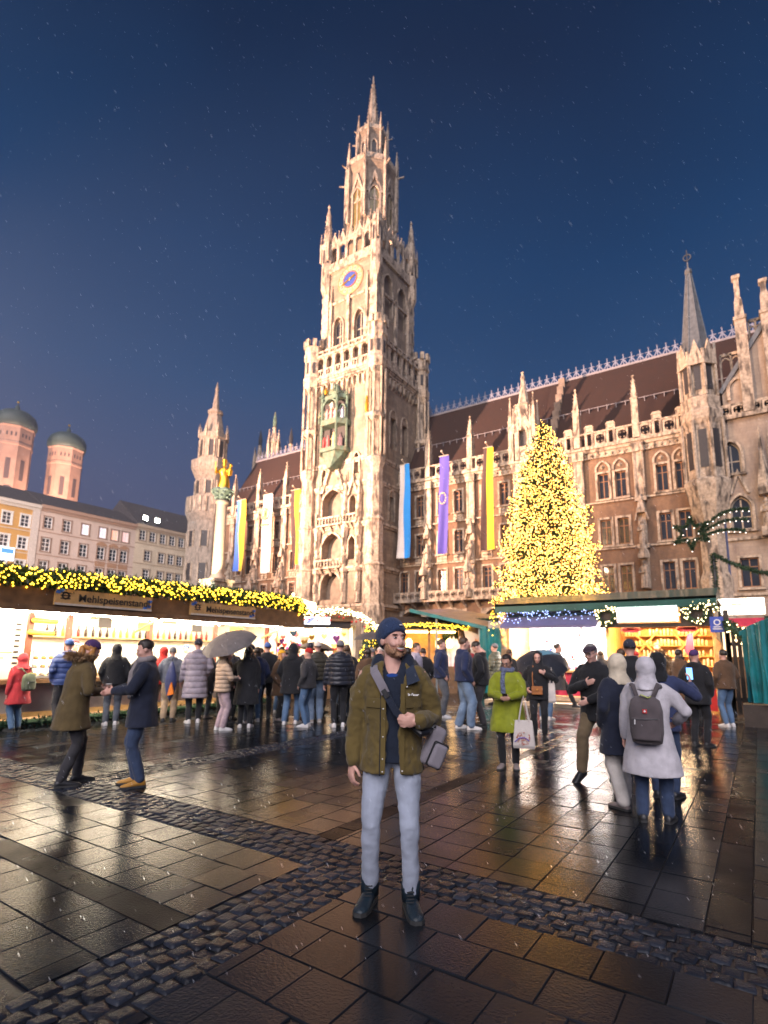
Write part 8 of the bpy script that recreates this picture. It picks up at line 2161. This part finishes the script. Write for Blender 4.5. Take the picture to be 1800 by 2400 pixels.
def backpack(lab, person_, w, h, z0, y, d, mt, emblem=False):
    e = empty('backpack'); prop_on(e, person_); tag(e, lab, 'backpack', 'bags people carry')
    def sec(z, kw, kd): return [(w / 2 * kw * (abs(cos(a)) ** .5) * (1 if cos(a) > 0 else -1), y - d / 2 + d / 2 * kd * (abs(sin(a)) ** .6) * (1 if sin(a) > 0 else -1), z) for a in [2 * pi * k / 20 for k in range(20)]]
    q = M(); q.loft([sec(z0, .55, .5), sec(z0 + .02, .86, .8), sec(z0 + h * .25, .98, 1.0), sec(z0 + h * .7, 1.0, .92), sec(z0 + h * .92, .86, .7), sec(z0 + h, .55, .4)]); q.build('pack', mt, e, True)
    q = M(); q.loft([[(xx * w * .40, y - d * (1.02 + .10 * (1 - abs(xx) ** 3)), z) for xx in (-1, -.5, 0, .5, 1)] + [(xx * w * .40, y - d * .9, z) for xx in (1, .5, 0, -.5, -1)] for z in (z0 + h * .10, z0 + h * .14, z0 + h * .50, z0 + h * .55)]); q.build('front_pocket', mt, e, True)
    q = M(); q.tube([(-w * .36, y - d * 1.08, z0 + h * .52), (0, y - d * 1.14, z0 + h * .53), (w * .36, y - d * 1.08, z0 + h * .55)], .006, 5); q.build('zip', IRON, e)
    q = M(); q.tube([(-w * .30, y - d * 1.12, z0 + h * .52), (-w * .31, y - d * 1.13, z0 + h * .42)], .007, 5); q.build('zip_pull', WHITE, e)
    for sx in (-1, 1):
        q = M(); q.tube([(sx * w * .22, y - d * .5, z0 + h * .96), (sx * .13, y + .02, z0 + h + .12), (sx * .15, y + .12, z0 + h + .10)], [.028, .032, .03], 8, .5); q.build('strap', mt, e, True)
    q = M(); q.tube([(-.05, y - d * .6, z0 + h), (-.03, y - d * .9, z0 + h + .02), (.04, y - d * .9, z0 + h - .01), (.06, y - d * .6, z0 + h)], .007, 6); q.build('grab_loop', mat('loop_lime', (0.45, 0.5, 0.12), 0.6), e)
    if emblem:
        q = M(); q.box(-.022, .022, y - d * 1.06, y - d * 1.03, z0 + h * .66, z0 + h * .74); b2 = q.build('emblem', mat('emblem_red', (0.55, 0.03, 0.03), 0.5), e)
        q = M(); q.box(-.012, .012, y - d * 1.068, y - d * 1.061, z0 + h * .69, z0 + h * .71); q.box(-.004, .004, y - d * 1.070, y - d * 1.0615, z0 + h * .672, z0 + h * .728); q.build('emblem_cross', WHITE, b2)
    return e
backpack('dark grey backpack with a small red emblem on the pale grey coat', 'person in a pale grey hooded coat with a backpack seen from behind', .34, .50, .84, -.17, .16, cloth('backpack_grey', (0.095, 0.078, 0.082), var=.15, bs=300), True)
backpack('olive green backpack on the small red coat', 'small person in a red coat with a green backpack at the left edge', .30, .40, .90, -.18, .16, cloth('backpack_green', (0.10, 0.115, 0.075)))
def phone(lab, person_, p, rot, lit=False):
    q = M(); q.obox((0, 0, 0), .075, .009, .155); o = q.build('phone', mat('phone_black', (0.015, 0.015, 0.018), 0.25)); s = PEOPLE[person_]['s']
    o.location = wl(person_, p); o.rotation_euler = (rot[0], rot[1], PEOPLE[person_]['yaw'] + rot[2]); o.scale = (s, s, s); tag(o, lab, 'phone', 'phones in hands')
    q = M(); q.obox((0, -.0055, 0), .069, .002, .148); q.build('screen', mat('screen_lit', (0.2, 0.45, 0.9), 0.3, 0, emit=1.6, ecol=(0.15, 0.42, 1.0)) if lit else mat('screen_dim', (0.02, 0.02, 0.025), 0.15), o)
phone('dark phone in the hands of the woman in lime green', GL, (-.01, .36, 1.115), (-.9, 0, 0))
phone('blue glowing phone held up beside the pale grey hood', 'person with a fur edged hood holding up a lit phone', (.30, .30, 1.50), (0.1, 0, 0), True)
for lab, r_ in ((GL, .0205), ('smiling older man in black with a flat cap and tan trousers', .019)):
    d_ = PEOPLE[lab]; q = M()
    for sx in (-1, 1):
        q.tube([d_['hc'] + d_['HR'] @ Vector((sx * .031 + r_ * 1.15 * cos(a), .100, .006 + r_ * sin(a))) for a in [2 * pi * k / 12 for k in range(13)]], .0028, 5)
        q.tube([d_['hc'] + d_['HR'] @ Vector((sx * .055, .098, .010)), d_['hc'] + d_['HR'] @ Vector((sx * .078, -.01, .012))], .0025, 4)
    q.tube([d_['hc'] + d_['HR'] @ Vector((-.010, .102, .010)), d_['hc'] + d_['HR'] @ Vector((.010, .102, .010))], .0025, 4)
    q.build('glasses', IRON, d_['o'])
# fur trims
def fur(lab, c, rx, ry, tilt, n, L, mt, tube=.03, arc=(0, 2 * pi)):
    d_ = PEOPLE[lab]; q = M(); r_ = random.Random(5)
    for i in range(n):
        a = arc[0] + (arc[1] - arc[0]) * r_.random(); p = Vector((rx * cos(a), ry * sin(a), tilt * sin(a))); v = Vector((r_.gauss(0, 1), r_.gauss(0, 1), r_.gauss(0, 1))).normalized()
        needles(q, d_['hc'] + d_['HR'] @ (Vector(c) + p) + v * tube * r_.random(), v + p.normalized() * .5, 3, L, .5, r_)
    stuff(q.build('fur_trim', mt, d_['o']))
fur('woman in olive fur hooded parka and purple beanie facing the man in navy', (0, -.06, -.135), .15, .11, .05, 700, .05, FURC, .05)
fur('person with a fur edged hood holding up a lit phone', (0, .06, .0), .10, .02, .13, 350, .05, FURC, .03)
fur('person in a black fur edged hood and blue jeans', (0, .05, .0), .10, .02, .13, 260, .05, FURC, .03)
# paper cup in the mittens of the woman in olive
q = M(); q.lathe([(.030, 0), (.038, .10), (.040, .102), (.034, .10)], (0, 0, 0), 12); o = q.build('paper_cup', mat('paper_cup', (0.62, 0.42, 0.36), 0.6), loc=wl('woman in olive fur hooded parka and purple beanie facing the man in navy', (.01, .37, 1.08)), smooth=True)
tag(o, 'pale pink cup between the hands of the woman in olive', 'cup')
q = M(); q.lathe([(.033, .102), (.041, .106), (.036, .115), (.01, .116)], (0, 0, 0), 12); q.build('cup_lid', WHITE, o, True)

# ================================================================== sleet in the air
r_ = random.Random(99); q = M()
fw = CAM_M @ Vector((0, 0, -1))
for i in range(5200):
    d = 1.6 + 14 * r_.random() ** 1.3
    px, py = r_.uniform(-100, 1900), r_.uniform(-100, 2300)
    v = CAM_M @ Vector(((px - 930) / 1275, -(py - 1312) / 1275, -1)); p = cam.location + v * d
    if p.z < 0.3: continue
    s = r_.uniform(.0006, .0012) * (0.7 + d * 0.10)
    ax = Vector((.45 + r_.gauss(0, .08), .25, -.85)).normalized() * s * r_.uniform(6.0, 12.0); u = ax.orthogonal().normalized() * s * .5; w = ax.cross(u).normalized() * s * .5
    q.add([p - ax, p + u, p + w, p - u, p - w, p + ax], [(0, 1, 2), (0, 2, 3), (0, 3, 4), (0, 4, 1), (5, 2, 1), (5, 3, 2), (5, 4, 3), (5, 1, 4)])
sl = stuff(q.build('sleet', mat('sleet', (0.8, 0.82, 0.88), 0.3, 0, spec=0.6)))
tag(sl, 'fine wind driven sleet drops filling the night air', 'sleet', kind='stuff')
# ================================================================== wet night air
hz = M(); hz.box(-330, 60, -60, 170, -1.1, 100)
hm_ = bpy.data.materials.new('haze_air'); hm_.use_nodes = True
nt = hm_.node_tree; nt.nodes.clear()
no = nt.nodes.new('ShaderNodeOutputMaterial'); pv = nt.nodes.new('ShaderNodeVolumePrincipled')
pv.inputs['Color'].default_value = (0.62, 0.76, 1.0, 1); pv.inputs['Density'].default_value = 0.00085; pv.inputs['Anisotropy'].default_value = 0.65
nt.links.new(pv.outputs[0], no.inputs['Volume'])
haze = hz.build('haze', hm_); tag(haze, 'thin damp night haze over the whole square', 'haze', kind='stuff')
